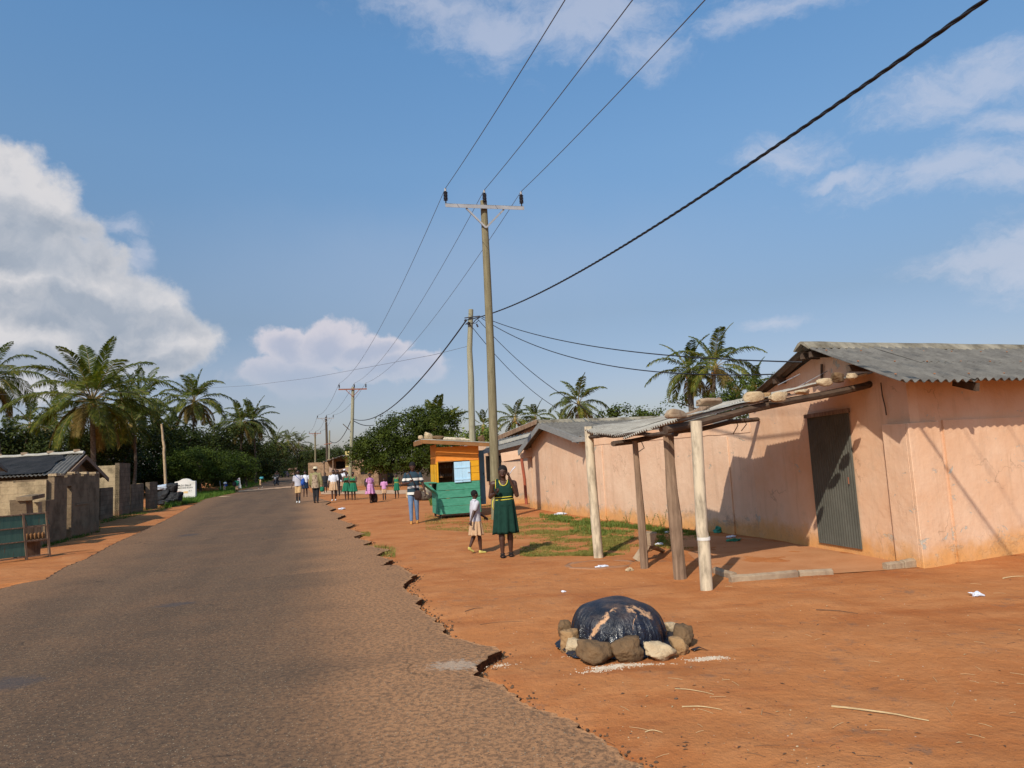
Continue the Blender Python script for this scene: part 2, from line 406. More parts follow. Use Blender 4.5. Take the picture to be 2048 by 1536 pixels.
def mat_dirt():
    m, nt, b = newmat('red_soil'); n = N(nt)
    g = n.add('ShaderNodeNewGeometry').outputs['Position']
    big = n.noise(g, 0.35, 5, 0.6); mid = n.noise(g, 1.7, 6, 0.65); fine = n.noise(g, 14, 6, 0.7)
    c = n.ramp(big, [(0.34, (0.370, 0.128, 0.040)), (0.5, (0.43, 0.165, 0.056)), (0.68, (0.33, 0.103, 0.031))])
    c = n.mix(n.math('MULTIPLY', n.smooth(mid, 0.40, 0.70), 0.6), c, (0.49, 0.215, 0.085))
    streak = n.noise(n.scalev(g, (0.5, 2.6, 1)), 1.1, 5, 0.6)
    c = n.mix(n.math('MULTIPLY', n.smooth(streak, 0.5, 0.72), 0.55), c, (0.30, 0.084, 0.024))
    c = n.mix(n.math('MULTIPLY', n.smooth(fine, 0.50, 0.75), 0.40), c, (0.27, 0.105, 0.045))
    # dark grey grit and pale chips, gathered in patches
    pm = n.noise(g, 0.8, 5, 0.65)
    v = n.voro(g, 34); v2 = n.voro(g, 21)
    dk = n.math('MULTIPLY', n.smooth(v.outputs['Distance'], 0.22, 0.12), n.smooth(n.sep(v.outputs['Color'])[0], 0.60, 0.70))
    dk = n.math('MULTIPLY', dk, n.smooth(pm, 0.42, 0.56))
    c = n.mix(n.math('MULTIPLY', dk, 0.75), c, (0.10, 0.065, 0.05))
    wt = n.math('MULTIPLY', n.smooth(v2.outputs['Distance'], 0.13, 0.07), n.smooth(n.sep(v2.outputs['Color'])[1], 0.955, 0.97))
    c = n.mix(wt, c, (0.62, 0.55, 0.46))
    gr = n.noise(g, 5, 8, 0.75)
    c = n.mix(n.math('MULTIPLY', n.math('MULTIPLY', n.smooth(gr, 0.52, 0.66), n.smooth(pm, 0.45, 0.60)), 0.7), c, (0.21, 0.115, 0.070))
    sp2 = n.noise(g, 38, 5, 0.8)
    c = n.mix(n.math('MULTIPLY', n.smooth(sp2, 0.57, 0.68), 0.6), c, (0.19, 0.085, 0.045))
    c = n.mix(n.math('MULTIPLY', n.smooth(sp2, 0.42, 0.33), 0.35), c, (0.52, 0.25, 0.115))
    n.link(c, b.inputs['Base Color']); b.inputs['Roughness'].default_value = 0.95; b.inputs['Specular IOR Level'].default_value = 0.1
    h = n.math('ADD', n.math('MULTIPLY', mid, 1.0), n.math('ADD', n.math('MULTIPLY', fine, 0.30), n.math('MULTIPLY', n.noise(g, 70, 4, 0.7), 0.10)))
    h = n.math('ADD', h, n.math('MULTIPLY', dk, 0.12))
    n.bump(h, 0.75, 0.06, b); return m
def mat_road():
    m, nt, b = newmat('dusty_asphalt'); n = N(nt)
    g = n.add('ShaderNodeNewGeometry').outputs['Position']
    at = n.add('ShaderNodeAttribute', attribute_name='edge').outputs['Fac']      # 0 on the crown, 1 on the broken edge
    sp = n.sep(g)
    th = R(17.5)
    s_ = n.math('ADD', n.math('MULTIPLY', sp[0], -math.sin(th)), n.math('MULTIPLY', sp[1], math.cos(th)))
    a_ = n.math('ADD', n.math('MULTIPLY', sp[0], math.cos(th)), n.math('MULTIPLY', sp[1], math.sin(th)))
    cb = n.add('ShaderNodeCombineXYZ'); n.link(n.math('MULTIPLY', s_, 0.10), cb.inputs[0]); n.link(n.math('MULTIPLY', a_, 1.1), cb.inputs[1])
    lane = n.noise(cb.outputs[0], 1.0, 4, 0.55)
    big = n.noise(g, 0.9, 6, 0.65); fine = n.noise(g, 26, 5, 0.75)
    c = n.ramp(lane, [(0.35, (0.112, 0.070, 0.044)), (0.65, (0.165, 0.100, 0.059))])
    c = n.mix(n.math('MULTIPLY', n.smooth(big, 0.4, 0.7), 0.55), c, (0.215, 0.117, 0.063))
    rs = n.smooth(a_, -2.0, -0.2)
    dust = n.math('ADD', n.math('MULTIPLY', n.smooth(at, 0.0, 0.85), n.math('ADD', .55, n.math('MULTIPLY', rs, .45))), n.math('MULTIPLY', n.math('SUBTRACT', n.noise(g, 3.4, 8, 0.75), 0.5), 0.42))
    near = n.smooth(s_, 6.5, 3.0)
    dust = n.math('ADD', dust, n.math('MULTIPLY', n.math('MULTIPLY', near, n.smooth(at, 0.0, 0.7)), 0.35))
    c = n.mix(n.math('MULTIPLY', n.math('POWER', n.smooth(dust, 0.0, 1.15), 1.35), 0.86), c, (0.43, 0.215, 0.10))
    c = n.mix(n.math('MULTIPLY', n.smooth(fine, 0.42, 0.60), 0.6), c, (0.060, 0.044, 0.034))
    wn2 = n.add('ShaderNodeTexNoise'); n.link(g, wn2.inputs['Vector']); wn2.inputs['Scale'].default_value = 1.8; wn2.inputs['Detail'].default_value = 5
    coarse = n.noise(g, 21, 6, 0.82)
    c = n.mix(n.math('MULTIPLY', n.math('MULTIPLY', n.smooth(coarse, 0.54, 0.66), n.math('SUBTRACT', 1.0, n.math('MULTIPLY', at, .55))), 0.6), c, (0.060, 0.043, 0.033))
    c = n.mix(n.math('MULTIPLY', n.smooth(coarse, 0.45, 0.34), 0.6), c, (0.33, 0.185, 0.095))
    pt = n.noise(g, 1.6, 5, 0.6)
    c = n.mix(n.math('MULTIPLY', n.smooth(pt, 0.50, 0.72), 0.15), c, (0.085, 0.056, 0.038))
    ck = n.voro(n.vmath('ADD', g, n.vmath('MULTIPLY', wn2.outputs['Color'], (.8, .8, .8))), 0.55, 'DISTANCE_TO_EDGE')
    c = n.mix(n.math('MULTIPLY', n.math('MULTIPLY', n.smooth(ck.outputs['Distance'], 0.012, 0.002), n.smooth(n.noise(g, .7, 3), .54, .60)), .6), c, (0.035, 0.026, 0.02))
    v = n.voro(g, 60); col = n.sep(v.outputs['Color'])
    chip = n.math('MULTIPLY', n.smooth(v.outputs['Distance'], 0.36, 0.22), n.smooth(col[0], 0.80, 0.86))
    c = n.mix(n.math('MULTIPLY', chip, 0.8), c, (0.38, 0.30, 0.20))
    v3 = n.voro(g, 17); wchip = n.math('MULTIPLY', n.smooth(v3.outputs['Distance'], 0.13, 0.08), n.smooth(n.sep(v3.outputs['Color'])[2], 0.93, 0.95))
    c = n.mix(wchip, c, (0.62, 0.56, 0.46))
    hol = n.math('MULTIPLY', n.smooth(v.outputs['Distance'], 0.34, 0.18), n.smooth(col[1], 0.74, 0.82))
    c = n.mix(n.math('MULTIPLY', hol, 0.7), c, (0.035, 0.028, 0.024))
    for (px, py, rx, ry) in ((352, 1208, 0.30, 0.22), (20, 1366, 0.35, 0.25), (378, 1070, 0.35, 0.5)):    # old oil drips
        p = G(px, py, 0.04)
        l = n.vmath('LENGTH', n.vmath('MULTIPLY', n.vmath('SUBTRACT', g, (p.x, p.y, p.z)), (1 / rx, 1 / ry, 0.0)))
        o = n.smooth(n.math('ADD', l, n.math('MULTIPLY', n.math('SUBTRACT', n.noise(g, 9, 4, 0.7), 0.5), 1.4)), 1.0, 0.35)
        c = n.mix(n.math('MULTIPLY', o, 0.55), c, (0.055, 0.055, 0.062))
    for (px, py, rx, ry) in ((915, 1330, 0.33, 0.2),):      # spilt lime powder
        p = G(px, py, 0.04)
        l = n.vmath('LENGTH', n.vmath('MULTIPLY', n.vmath('SUBTRACT', g, (p.x, p.y, p.z)), (1 / rx, 1 / ry, 0.0)))
        o = n.smooth(n.math('ADD', l, n.math('MULTIPLY', n.math('SUBTRACT', n.noise(g, 22, 6, 0.8), 0.5), 3.2)), 0.75, 0.4)
        c = n.mix(n.math('MULTIPLY', o, 0.42), c, (0.50, 0.43, 0.34))
    n.link(c, b.inputs['Base Color']); b.inputs['Roughness'].default_value = 0.92; b.inputs['Specular IOR Level'].default_value = 0.1
    h = n.math('ADD', n.math('MULTIPLY', fine, 0.5), n.math('SUBTRACT', n.math('MULTIPLY', chip, 0.25), n.math('MULTIPLY', hol, 0.35)))
    h = n.math('ADD', h, n.math('MULTIPLY', big, 0.5))
    n.bump(h, 0.8, 0.02, b); return m
def mat_sheet(name, c1, c2, spots=(0.5, 0.3, 0.2)):
    """weathered corrugated roofing; colour only, the corrugation is modelled"""
    m, nt, b = newmat(name); n = N(nt)
    g = n.add('ShaderNodeNewGeometry').outputs['Position']
    f = n.noise(g, 2.5, 7, 0.7); f2 = n.noise(g, 30, 4, 0.7)
    c = n.ramp(f, [(0.35, c1), (0.62, c2)])
    c = n.mix(n.math('MULTIPLY', n.smooth(f2, 0.5, 0.7), 0.5), c, tuple(x * 1.5 for x in c1))
    c = n.mix(n.math('MULTIPLY', n.smooth(n.noise(g, 7, 5, 0.7), 0.6, 0.72), 0.5), c, spots)
    n.link(c, b.inputs['Base Color']); b.inputs['Roughness'].default_value = 0.85; b.inputs['Specular IOR Level'].default_value = 0.2
    n.bump(f2, 0.3, 0.004, b); return m
def cloth(name, c, c2=None, rough=0.9, check=None):
    m, nt, b = newmat(name); n = N(nt); o = n.obj()
    f = n.noise(o, 9, 3, 0.6)
    col = n.ramp(f, [(0.35, c), (0.7, c2 or tuple(x * 0.78 for x in c))])
    if check:
        ch = n.add('ShaderNodeTexChecker'); n.link(o, ch.inputs['Vector']); ch.inputs['Scale'].default_value = check[0]
        col = n.mix(n.math('MULTIPLY', ch.outputs['Fac'], 0.6), col, check[1])
    n.link(col, b.inputs['Base Color']); b.inputs['Roughness'].default_value = rough; b.inputs['Specular IOR Level'].default_value = 0.15
    n.bump(n.noise(n.scalev(o, (1, 1, 0.35)), 16, 3, 0.6), 0.5, 0.02, b); return m

M = {}
M['dirt'] = mat_dirt(); M['road'] = mat_road()
M['plaster'] = mat_plaster('peach_plaster', (0.64, 0.385, 0.235), (0.70, 0.475, 0.325), (0.42, 0.42, 0.37))
M['plaster2'] = mat_plaster('faded_peach_plaster', (0.60, 0.385, 0.255), (0.67, 0.465, 0.325), (0.38, 0.34, 0.27), mild=0.62)
M['concrete'] = simple('old_concrete', (0.36, 0.27, 0.18), (0.22, 0.15, 0.10), 4, 0.95, 0.6, 25, 0.01)
M['asbestos'] = mat_sheet('asbestos_roof_sheet', (0.092, 0.084, 0.074), (0.165, 0.152, 0.132), (0.05, 0.044, 0.038))
M['asbestos_pale'] = mat_sheet('pale_roof_sheet', (0.30, 0.285, 0.25), (0.42, 0.40, 0.35), (0.16, 0.12, 0.09))
M['sheet_under'] = mat_sheet('canopy_roof_sheet', (0.27, 0.24, 0.20), (0.42, 0.39, 0.33), (0.12, 0.09, 0.06))
M['ridge'] = simple('mossy_ridge_cap', (0.30, 0.265, 0.20), (0.10, 0.082, 0.055), 3, 0.9, 0.4, 20)
M['oldwood'] = mat_wood('weathered_brown_wood', (0.29, 0.195, 0.13), (0.12, 0.075, 0.048), 'z')
M['beamwood'] = mat_wood('dark_rough_beam_wood', (0.115, 0.075, 0.05), (0.05, 0.034, 0.025), 'x')
M['pole'] = mat_wood('treated_pole_wood', (0.235, 0.205, 0.125), (0.135, 0.115, 0.065), 'z', grain=0.6)
M['polepale'] = mat_wood('pale_pole_wood', (0.33, 0.31, 0.22), (0.20, 0.185, 0.12), 'z', grain=0.6)
M['pipe'] = simple('limewashed_pipe', (0.55, 0.46, 0.33), (0.22, 0.18, 0.13), 6, 0.8, 0.5, 40, 0.006, lo=0.45, hi=0.70, stretch=(2.5, 2.5, .6), detail=8)
M['steel'] = simple('galvanised_steel', (0.36, 0.36, 0.37), (0.27, 0.27, 0.28), 2, 0.6, metal=0.2)
M['rust'] = simple('rusty_steel', (0.30, 0.11, 0.06), (0.18, 0.07, 0.045), 8, 0.8)
M['insul'] = simple('dark_insulator', (0.03, 0.025, 0.03), (0.02, 0.018, 0.02), 8, 0.4)
M['wire'] = simple('black_cable', (0.02, 0.022, 0.028), (0.015, 0.016, 0.02), 8, 0.6)
M['alwire'] = simple('grey_conductor', (0.10, 0.105, 0.12), (0.08, 0.08, 0.09), 8, 0.6)
M['door'] = mat_sheet('grey_green_door_sheet', (0.070, 0.071, 0.060), (0.095, 0.096, 0.082), (0.12, 0.11, 0.09))
M['green'] = mat_wood('green_painted_boards', (0.035, 0.200, 0.125), (0.075, 0.29, 0.20), 'x', paintwear=(0.10, 0.15, 0.10))
M['orange'] = mat_wood('orange_painted_boards', (0.66, 0.205, 0.025), (0.72, 0.27, 0.05), 'x', paintwear=(0.42, 0.20, 0.09))
M['yellow'] = mat_wood('yellow_painted_boards', (0.66, 0.345, 0.012), (0.60, 0.29, 0.02), 'x', paintwear=(0.40, 0.22, 0.06))
M['bluedoor'] = mat_wood('blue_painted_door', (0.075, 0.17, 0.25), (0.10, 0.22, 0.31), 'z', paintwear=(0.03, 0.07, 0.10))
M['ltblue'] = mat_wood('light_blue_shutter_paint', (0.34, 0.56, 0.74), (0.42, 0.64, 0.80), 'z', paintwear=(0.20, 0.36, 0.50))
M['rawwood'] = mat_wood('raw_brown_timber', (0.30, 0.145, 0.055), (0.19, 0.09, 0.035), 'x')
M['dark'] = simple('dark_interior', (0.02, 0.017, 0.015), (0.012, 0.01, 0.01), 5, 1.0)
M['dish'] = simple('shop_goods', (0.30, 0.22, 0.17), (0.12, 0.08, 0.06), 14, 0.9)
M['redpaint'] = simple('red_oxide_paint', (0.38, 0.09, 0.045), (0.27, 0.075, 0.04), 9, 0.7, 0.3)
M['greyfascia'] = mat_wood('grey_weathered_fascia', (0.16, 0.165, 0.165), (0.25, 0.25, 0.24), 'x')
M['tarp'] = None
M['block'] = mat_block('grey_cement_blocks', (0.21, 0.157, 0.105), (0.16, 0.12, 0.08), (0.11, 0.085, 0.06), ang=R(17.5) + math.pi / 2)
M['block_lit'] = mat_block('sunlit_cement_blocks', (0.44, 0.335, 0.20), (0.40, 0.30, 0.18), (0.34, 0.25, 0.15), ang=R(17.5), mort=0.005)  # tan block copy for sun-facing walls, sunlight put into its paler colour
M['ruin'] = mat_block('stained_render_over_blocks', (0.25, 0.178, 0.110), (0.21, 0.15, 0.094), (0.19, 0.135, 0.084), ang=R(17.5) + math.pi / 2, mort=0.003)
M['mudbrick'] = mat_block('mud_bricks', (0.36, 0.24, 0.15), (0.28, 0.18, 0.11), (0.20, 0.13, 0.08), 0.36, 0.18, R(5))
M['skin'] = simple('dark_brown_skin', (0.070, 0.030, 0.019), (0.048, 0.020, 0.013), 9, 0.5, spec=0.4)
M['hair'] = simple('short_black_hair', (0.010, 0.008, 0.008), (0.006, 0.005, 0.005), 40, 0.9, 0.8, 120, 0.004)
M['leafmango'] = mat_leaf('broad_tree_leaf', (0.020, 0.032, 0.005), (0.048, 0.066, 0.008), (0.110, 0.135, 0.016), 0.9)
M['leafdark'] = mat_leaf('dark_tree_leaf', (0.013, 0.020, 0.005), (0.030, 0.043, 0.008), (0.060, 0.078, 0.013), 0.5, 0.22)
M['leafbush'] = mat_leaf('bush_leaf', (0.026, 0.043, 0.007), (0.058, 0.083, 0.011), (0.115, 0.15, 0.020), 1.4)
M['frond'] = mat_leaf('palm_leaflet', (0.040, 0.062, 0.012), (0.095, 0.115, 0.019), (0.24, 0.22, 0.032), 0.5, 0.4, 0.4)
M['frondold'] = mat_leaf('drying_palm_leaflet', (0.10, 0.085, 0.025), (0.17, 0.125, 0.035), (0.24, 0.15, 0.05), 0.6, 0.35, 0.5)
M['frondfar'] = mat_leaf('far_palm_leaflet', (0.036, 0.054, 0.013), (0.075, 0.095, 0.019), (0.16, 0.165, 0.030), 0.4, 0.3, 0.5)
M['rachis'] = simple('palm_rib', (0.26, 0.20, 0.06), (0.20, 0.13, 0.04), 4, 0.6)
M['ptrunk'] = simple('palm_trunk_bark', (0.15, 0.12, 0.09), (0.07, 0.055, 0.042), 6, 0.95, 0.8, 12, 0.03, stretch=(1, 1, 4))
M['bark'] = simple('brown_bark', (0.10, 0.075, 0.055), (0.05, 0.038, 0.028), 8, 0.95, 0.8, 20, 0.02)
M['stick'] = simple('pale_dry_stick', (0.42, 0.32, 0.20), (0.28, 0.20, 0.12), 8, 0.9, 0.4, 30)
M['stone_brown'] = simple('brown_field_stone', (0.17, 0.100, 0.048), (0.095, 0.058, 0.030), 5, 0.9, 1.0, 24, 0.02, detail=8)
M['stone_pale'] = simple('pale_broken_block', (0.50, 0.385, 0.24), (0.30, 0.21, 0.125), 5, 0.95, 1.0, 26, 0.02, detail=8)
M['stone_tan'] = simple('tan_field_stone', (0.34, 0.205, 0.095), (0.20, 0.115, 0.055), 5, 0.95, 1.0, 24, 0.02, detail=8)
M['tealpaint'] = mat_wood('teal_painted_boards', (0.05, 0.12, 0.095), (0.08, 0.16, 0.125), 'z', paintwear=(0.13, 0.09, 0.055))
M['tealcloth'] = simple('teal_plastic', (0.04, 0.28, 0.32), (0.03, 0.18, 0.22), 6, 0.5)
M['white'] = simple('white_paint', (0.66, 0.64, 0.60), (0.50, 0.48, 0.43), 6, 0.8)
M['litter'] = simple('crumpled_plastic', (0.72, 0.74, 0.80), (0.50, 0.52, 0.60), 12, 0.5, 0.5, 30)
M['greenplastic'] = simple('green_plastic_bag', (0.03, 0.24, 0.15), (0.02, 0.15, 0.10), 12, 0.45, 0.4, 20)
M['straw'] = simple('dry_straw', (0.58, 0.44, 0.24), (0.42, 0.30, 0.16), 10, 0.8)
M['ash'] = simple('lime_crumbs', (0.60, 0.51, 0.40), (0.42, 0.32, 0.23), 14, 1.0, 0.8, 60, 0.01)
M['grass'] = mat_leaf('short_grass', (0.15, 0.16, 0.035), (0.22, 0.20, 0.050), (0.32, 0.24, 0.08), 1.2, 0.2, 0.7)
M['grassgreen'] = mat_leaf('verge_grass', (0.05, 0.10, 0.015), (0.08, 0.145, 0.02), (0.12, 0.18, 0.03), 0.8, 0.2, 0.7)
M['weed'] = mat_leaf('weed_leaf', (0.085, 0.13, 0.025), (0.14, 0.18, 0.035), (0.22, 0.24, 0.06), 3, 0.3, 0.5)
M['floor'] = simple('packed_sandy_soil', (0.46, 0.215, 0.095), (0.39, 0.165, 0.065), 1.5, 0.95, 0.5, 16, 0.02, detail=7)
M['ringc'] = simple('soil_covered_concrete', (0.34, 0.17, 0.085), (0.24, 0.115, 0.06), 6, 0.95, 0.7, 22, 0.01)
# ------------------------------------------------------------------ road frame: s runs along the road, a across it (to the right)
TH = R(17.5)
NS = Vector((-math.sin(TH), math.cos(TH))); NA = Vector((math.cos(TH), math.sin(TH)))
def SA(p): return (p.x * NS.x + p.y * NS.y, p.x * NA.x + p.y * NA.y)
def XY(s, a): return (s * NS.x + a * NA.x, s * NS.y + a * NA.y)
RZ = 0.04
rpix = [(1300, 1536), (1250, 1508), (1210, 1482), (1180, 1462), (1150, 1440), (1105, 1422), (1060, 1410), (1025, 1388), (1000, 1366), (978, 1358), (958, 1345), (956, 1326), (975, 1310), (1004, 1297),
        (975, 1288), (945, 1279), (905, 1272), (889, 1262), (880, 1245), (862, 1228), (843, 1214), (832, 1204), (843, 1196), (812, 1180), (806, 1166), (830, 1148), (796, 1128), (760, 1131), (785, 1118),
        (752, 1108), (778, 1098), (742, 1082), (726, 1088), (705, 1073), (730, 1066), (692, 1055), (708, 1048), (672, 1036), (690, 1029), (658, 1020), (672, 1016), (650, 1008), (662, 1003), (640, 996), (622, 984), (610, 972), (602, 963), (600, 956), (604, 951.5)]
lpix = [(0, 1176), (40, 1166), (92, 1156), (130, 1132), (172, 1116), (232, 1084), (292, 1058), (345, 1032), (411, 997), (436, 992), (466, 987), (507, 972), (537, 961), (544, 956), (552, 950.5)]
def edge_fn(pix, a0):
    pts = [SA(G(x, y, RZ)) for x, y in pix]
    out = [(-80, a0)]
    for s, a in sorted(pts):
        if s - out[-1][0] > 0.02: out.append((s, a))
    s, a = out[-1]; out += [(s + 60, a + (a - out[-3][1]) * 0.2), (s + 700, a + 4)]
    def f(s):
        for (s0, a0_), (s1, a1_) in zip(out, out[1:]):
            if s < s1: return a0_ + (a1_ - a0_) * max(0, (s - s0) / (s1 - s0))
        return out[-1][1]
    return f
aR_ = edge_fn(rpix, 1.75); aL_ = edge_fn(lpix, -4.6)
def jag(s, k):
    d = max(0.0, min(1, s / 12))
    return 0.05 * noise.noise(Vector((s * 6.1, k, 0))) + 0.026 * noise.noise(Vector((s * 23.0, k, 3))) + 0.012 * noise.noise(Vector((s * 61.0, k, 8)))
def aR(s): return aR_(s) + jag(s, 1.7)
def aL(s): return aL_(s) + jag(s, 9.1) * 1.3
def gz(x, y):
    """height of the soil"""
    s, a = x * NS.x + y * NS.y, x * NA.x + y * NA.y
    if abs(s) > 150: return 0.0
    f = 1.0 / (1 + (abs(s) / 40) ** 2)
    z = 0.022 * fbm(x, y, 0, 0.7, 3) * f + 0.006 * fbm(x, y, 5, 4.0, 3) * f
    ar = aR_(s); al = aL_(s)
    if a < ar + 0.05 and a > al - 0.05: z = -0.06
    elif a >= ar:
        d = a - ar; z -= 0.036 * math.exp(-d / 0.22) * (0.6 + 0.9 * noise.noise(Vector((s * 0.9, 0, 0)))) 
    else:
        d = al - a; z += 0.035 * math.exp(-d / 0.35)
    return z
def GZ(px, py):      # ground point with the local soil height
    p = G(px, py, 0); p.z = gz(p.x, p.y); return p
def axis(lo, hi, step, far, grow):
    v = []; x = lo
    while x <= hi: v.append(x); x += step
    d = step; x = v[-1]
    while x < far: d *= grow; x += d; v.append(x)
    d = step; x = lo; w = []
    while x > -far: d *= grow; x -= d; w.append(x)
    return w[::-1] + v
xs = axis(-3.2, 8.0, 0.055, 2500, 1.13); ys = axis(2.6, 13.5, 0.055, 2500, 1.10)
g = MB(); nx = len(xs)
for y in ys:
    for x in xs: g.v.append((x, y, gz(x, y)))
for j in range(len(ys) - 1):
    for i in range(nx - 1):
        k = j * nx + i; g.face((k, k + 1, k + nx + 1, k + nx))
gr = solo('ground', g, M['dirt'], None, None, smooth=True, loc=(0, 0, 0), kind='structure')
# road slab, with its own thickness and broken edges
r = MB(); NC = 16; sv = []; s = -14.0
while s < 700:
    sv.append(s); s += 0.022 if 2.5 < s < 12 else (0.05 if s < 26 else (0.3 if s < 80 else 4))
att = []
for s in sv:
    l, ri = aL(s), aR(s)
    for k in range(NC + 1):
        t = k / NC; t = 0.5 - 0.5 * math.cos(math.pi * t)
        a = l + (ri - l) * t; x, y = XY(s, a)
        e = min(a - l, ri - a)
        z = RZ + 0.004 * fbm(x, y, 2, 3, 2) + (0.012 * noise.noise(Vector((x * 2.2, y * 2.2, 0))) if s < 60 else 0) - 0.014 * math.exp(-e / 0.08)
        r.v.append((x, y, z)); att.append(max(0.0, 1 - e / 2.3))
w = NC + 1
for j in range(len(sv) - 1):
    for k in range(NC):
        i = j * w + k; r.face((i, i + 1, i + w + 1, i + w))
nb = len(r.v)
for j, s in enumerate(sv):
    for side, a in ((0, aL(s)), (1, aR(s))):
        u = 0.03 * noise.noise(Vector((s * 9, side * 7, 4)))
        x, y = XY(s, a + (-0.01 + u) * (1 if side else -1)); r.v.append((x, y, -0.15)); att.append(1.0)
r.cur = 1
for j in range(len(sv) - 1):
    i = nb + 2 * j
    r.face((j * w, j * w + w, i + 2, i)[::-1]); r.face((j * w + NC, j * w + w + NC, i + 3, i + 1))
M['roadface'] = simple('broken_asphalt_face', (0.16, 0.095, 0.055), (0.05, 0.032, 0.022), 30, 1.0, 0.9, 40, 0.02)
rd = solo('road', r, [M['road'], M['roadface']], None, None, smooth=True, loc=(0, 0, 0), kind='structure')
at = rd.data.attributes.new('edge', 'FLOAT', 'POINT'); at.data.foreach_set('value', att)

# pale trodden track that crosses the verge, and sand dragged over the road
def patch(name, poly, mat, zoff, n=30, wob=0.05, kind='structure', label=None, cat=None):
    """flat patch lying on the soil: poly is a list of (near, far) point pairs"""
    m = MB(); K = 6; rows = []
    for (p, q) in poly:
        for k in range(K + 1):
            c = p.lerp(q, k / K); x = c.x; y = c.y
            m.v.append((x, y, zoff(x, y)))
    for j in range(len(poly) - 1):
        for k in range(K):
            i = j * (K + 1) + k; m.face((i, i + 1, i + K + 2, i + K + 1)[::-1])
    return solo(name, m, mat, label, cat, smooth=True, loc=(0, 0, 0), kind=kind)
M['sand'] = simple('pale_trodden_soil', (0.52, 0.34, 0.21), (0.45, 0.26, 0.145), 1.2, 0.95, 0.4, 12, 0.02)
def strip(px0, px1, ny, fy, n, zo, wob=0.6):
    out = []
    for i in range(n + 1):
        t = i / n; x = px0 + (px1 - px0) * t
        w1 = wob * noise.noise(Vector((i * 0.9, 0, 1))); w2 = wob * noise.noise(Vector((i * 0.9, 5, 2)))
        out.append((G(x, ny(t) + w1, zo), G(x, fy(t) + w2, zo)))
    return out
patch('path', strip(642, 872, lambda t: 988.5 - 1 * t, lambda t: 981.5 - 2 * t, 26, 0.012), M['sand'], lambda x, y: gz(x, y) + 0.02)
patch('sand_strip', strip(470, 600, lambda t: 984.5 - 11 * t, lambda t: 982.0 - 10.5 * t, 20, RZ, 0.8), M['sand'], lambda x, y: 0.058)
M['grasshill'] = simple('bright_far_grass', (0.10, 0.17, 0.03), (0.07, 0.12, 0.025), 0.15, 1.0)
patch('grass_field', [(G(570, 953.5, 0), G(572, 945.5, 0)), (G(585, 952, 0), G(585, 944.6, 0)), (G(600, 951, 0), G(600, 944.2, 0)), (G(640, 949, 0), G(640, 943, 0))], M['grasshill'], lambda x, y: 0.06)
# ------------------------------------------------------------------ corrugated sheet: u across the corrugations, v down them
def corr(mb, p00, p10, p01, p11, pitch=0.075, amp=0.012, thick=0.006, sag=0.0, nv=5, jit=0.0):
    """p00->p10 is the direction across the corrugations, p00->p01 the direction they run in"""
    p00, p10, p01, p11 = map(Vector, (p00, p10, p01, p11))
    L = ((p10 - p00).length + (p11 - p01).length) / 2
    nu = max(4, int(L / pitch * 6)); nrm = (p10 - p00).cross(p01 - p00).normalized()
    if nrm.z < 0: nrm = -nrm
    top = []; seed = random.random() * 50
    for j in range(nv + 1):
        v = j / nv; row = []
        for i in range(nu + 1):
            u = i / nu
            p = p00.lerp(p10, u).lerp(p01.lerp(p11, u), v)
            h = amp * math.sin(2 * math.pi * u * L / pitch) - sag * 4 * v * (1 - v) + jit * noise.noise(Vector((u * L * 0.9, v * 2, seed)))
            row.append(p + nrm * h)
        top.append(row)
    b = len(mb.v); w = nu + 1
    for row in top: mb.v += [tuple(p) for p in row]
    for row in top: mb.v += [tuple(p - nrm * thick) for p in row]
    o = w * (nv + 1)
    for j in range(nv):
        for i in range(nu):
            k = b + j * w + i
            mb.face((k, k + 1, k + w + 1, k + w)); mb.face((k + o, k + w + o, k + w + 1 + o, k + 1 + o))
    for j in (0, nv):
        for i in range(nu):
            k = b + j * w + i; f = (k, k + o, k + 1 + o, k + 1); mb.face(f if j == 0 else f[::-1])
    for j in range(nv):
        for i in (0, nu):
            k = b + j * w + i; f = (k, k + w, k + w + o, k + o); mb.face(f if i == 0 else f[::-1])
    return mb
def V3(p, z): return Vector((p.x, p.y, z))
E2 = Vector((math.cos(R(19)), math.sin(R(19)), 0))      # away from the road
GD = None
M['rustcap'] = simple('rusty_washer', (0.34, 0.15, 0.075), (0.24, 0.11, 0.055), 20, 0.9)
# ------------------------------------------------------------------ the near peach building
C0 = G(1853, 1133); C1 = G(1520, 1075)                   # gable wall corners, near and far
GD = (C1 - C0).normalized(); GL = (C1 - C0).length
FD = (G(2048, 1103) - C0).normalized(); FD = (FD * 0.5 + E2 * 0.5).normalized()
ER = D(1800, 762, 8.35)                                  # near eave corner of the roof
RR = D(1608, 694, 10.55)                                 # ridge end
BL = D(1492, 800, 12.7)                                  # far eave corner
RL = 9.0
b1 = empty('peach_building', C0, 'nearest peach building on the right, with grey corrugated roof and grey sheet door', 'building')
wt = 2.34
w = MB()
def wallz(px_t):    # height of the gable outline under the roof
    return px_t
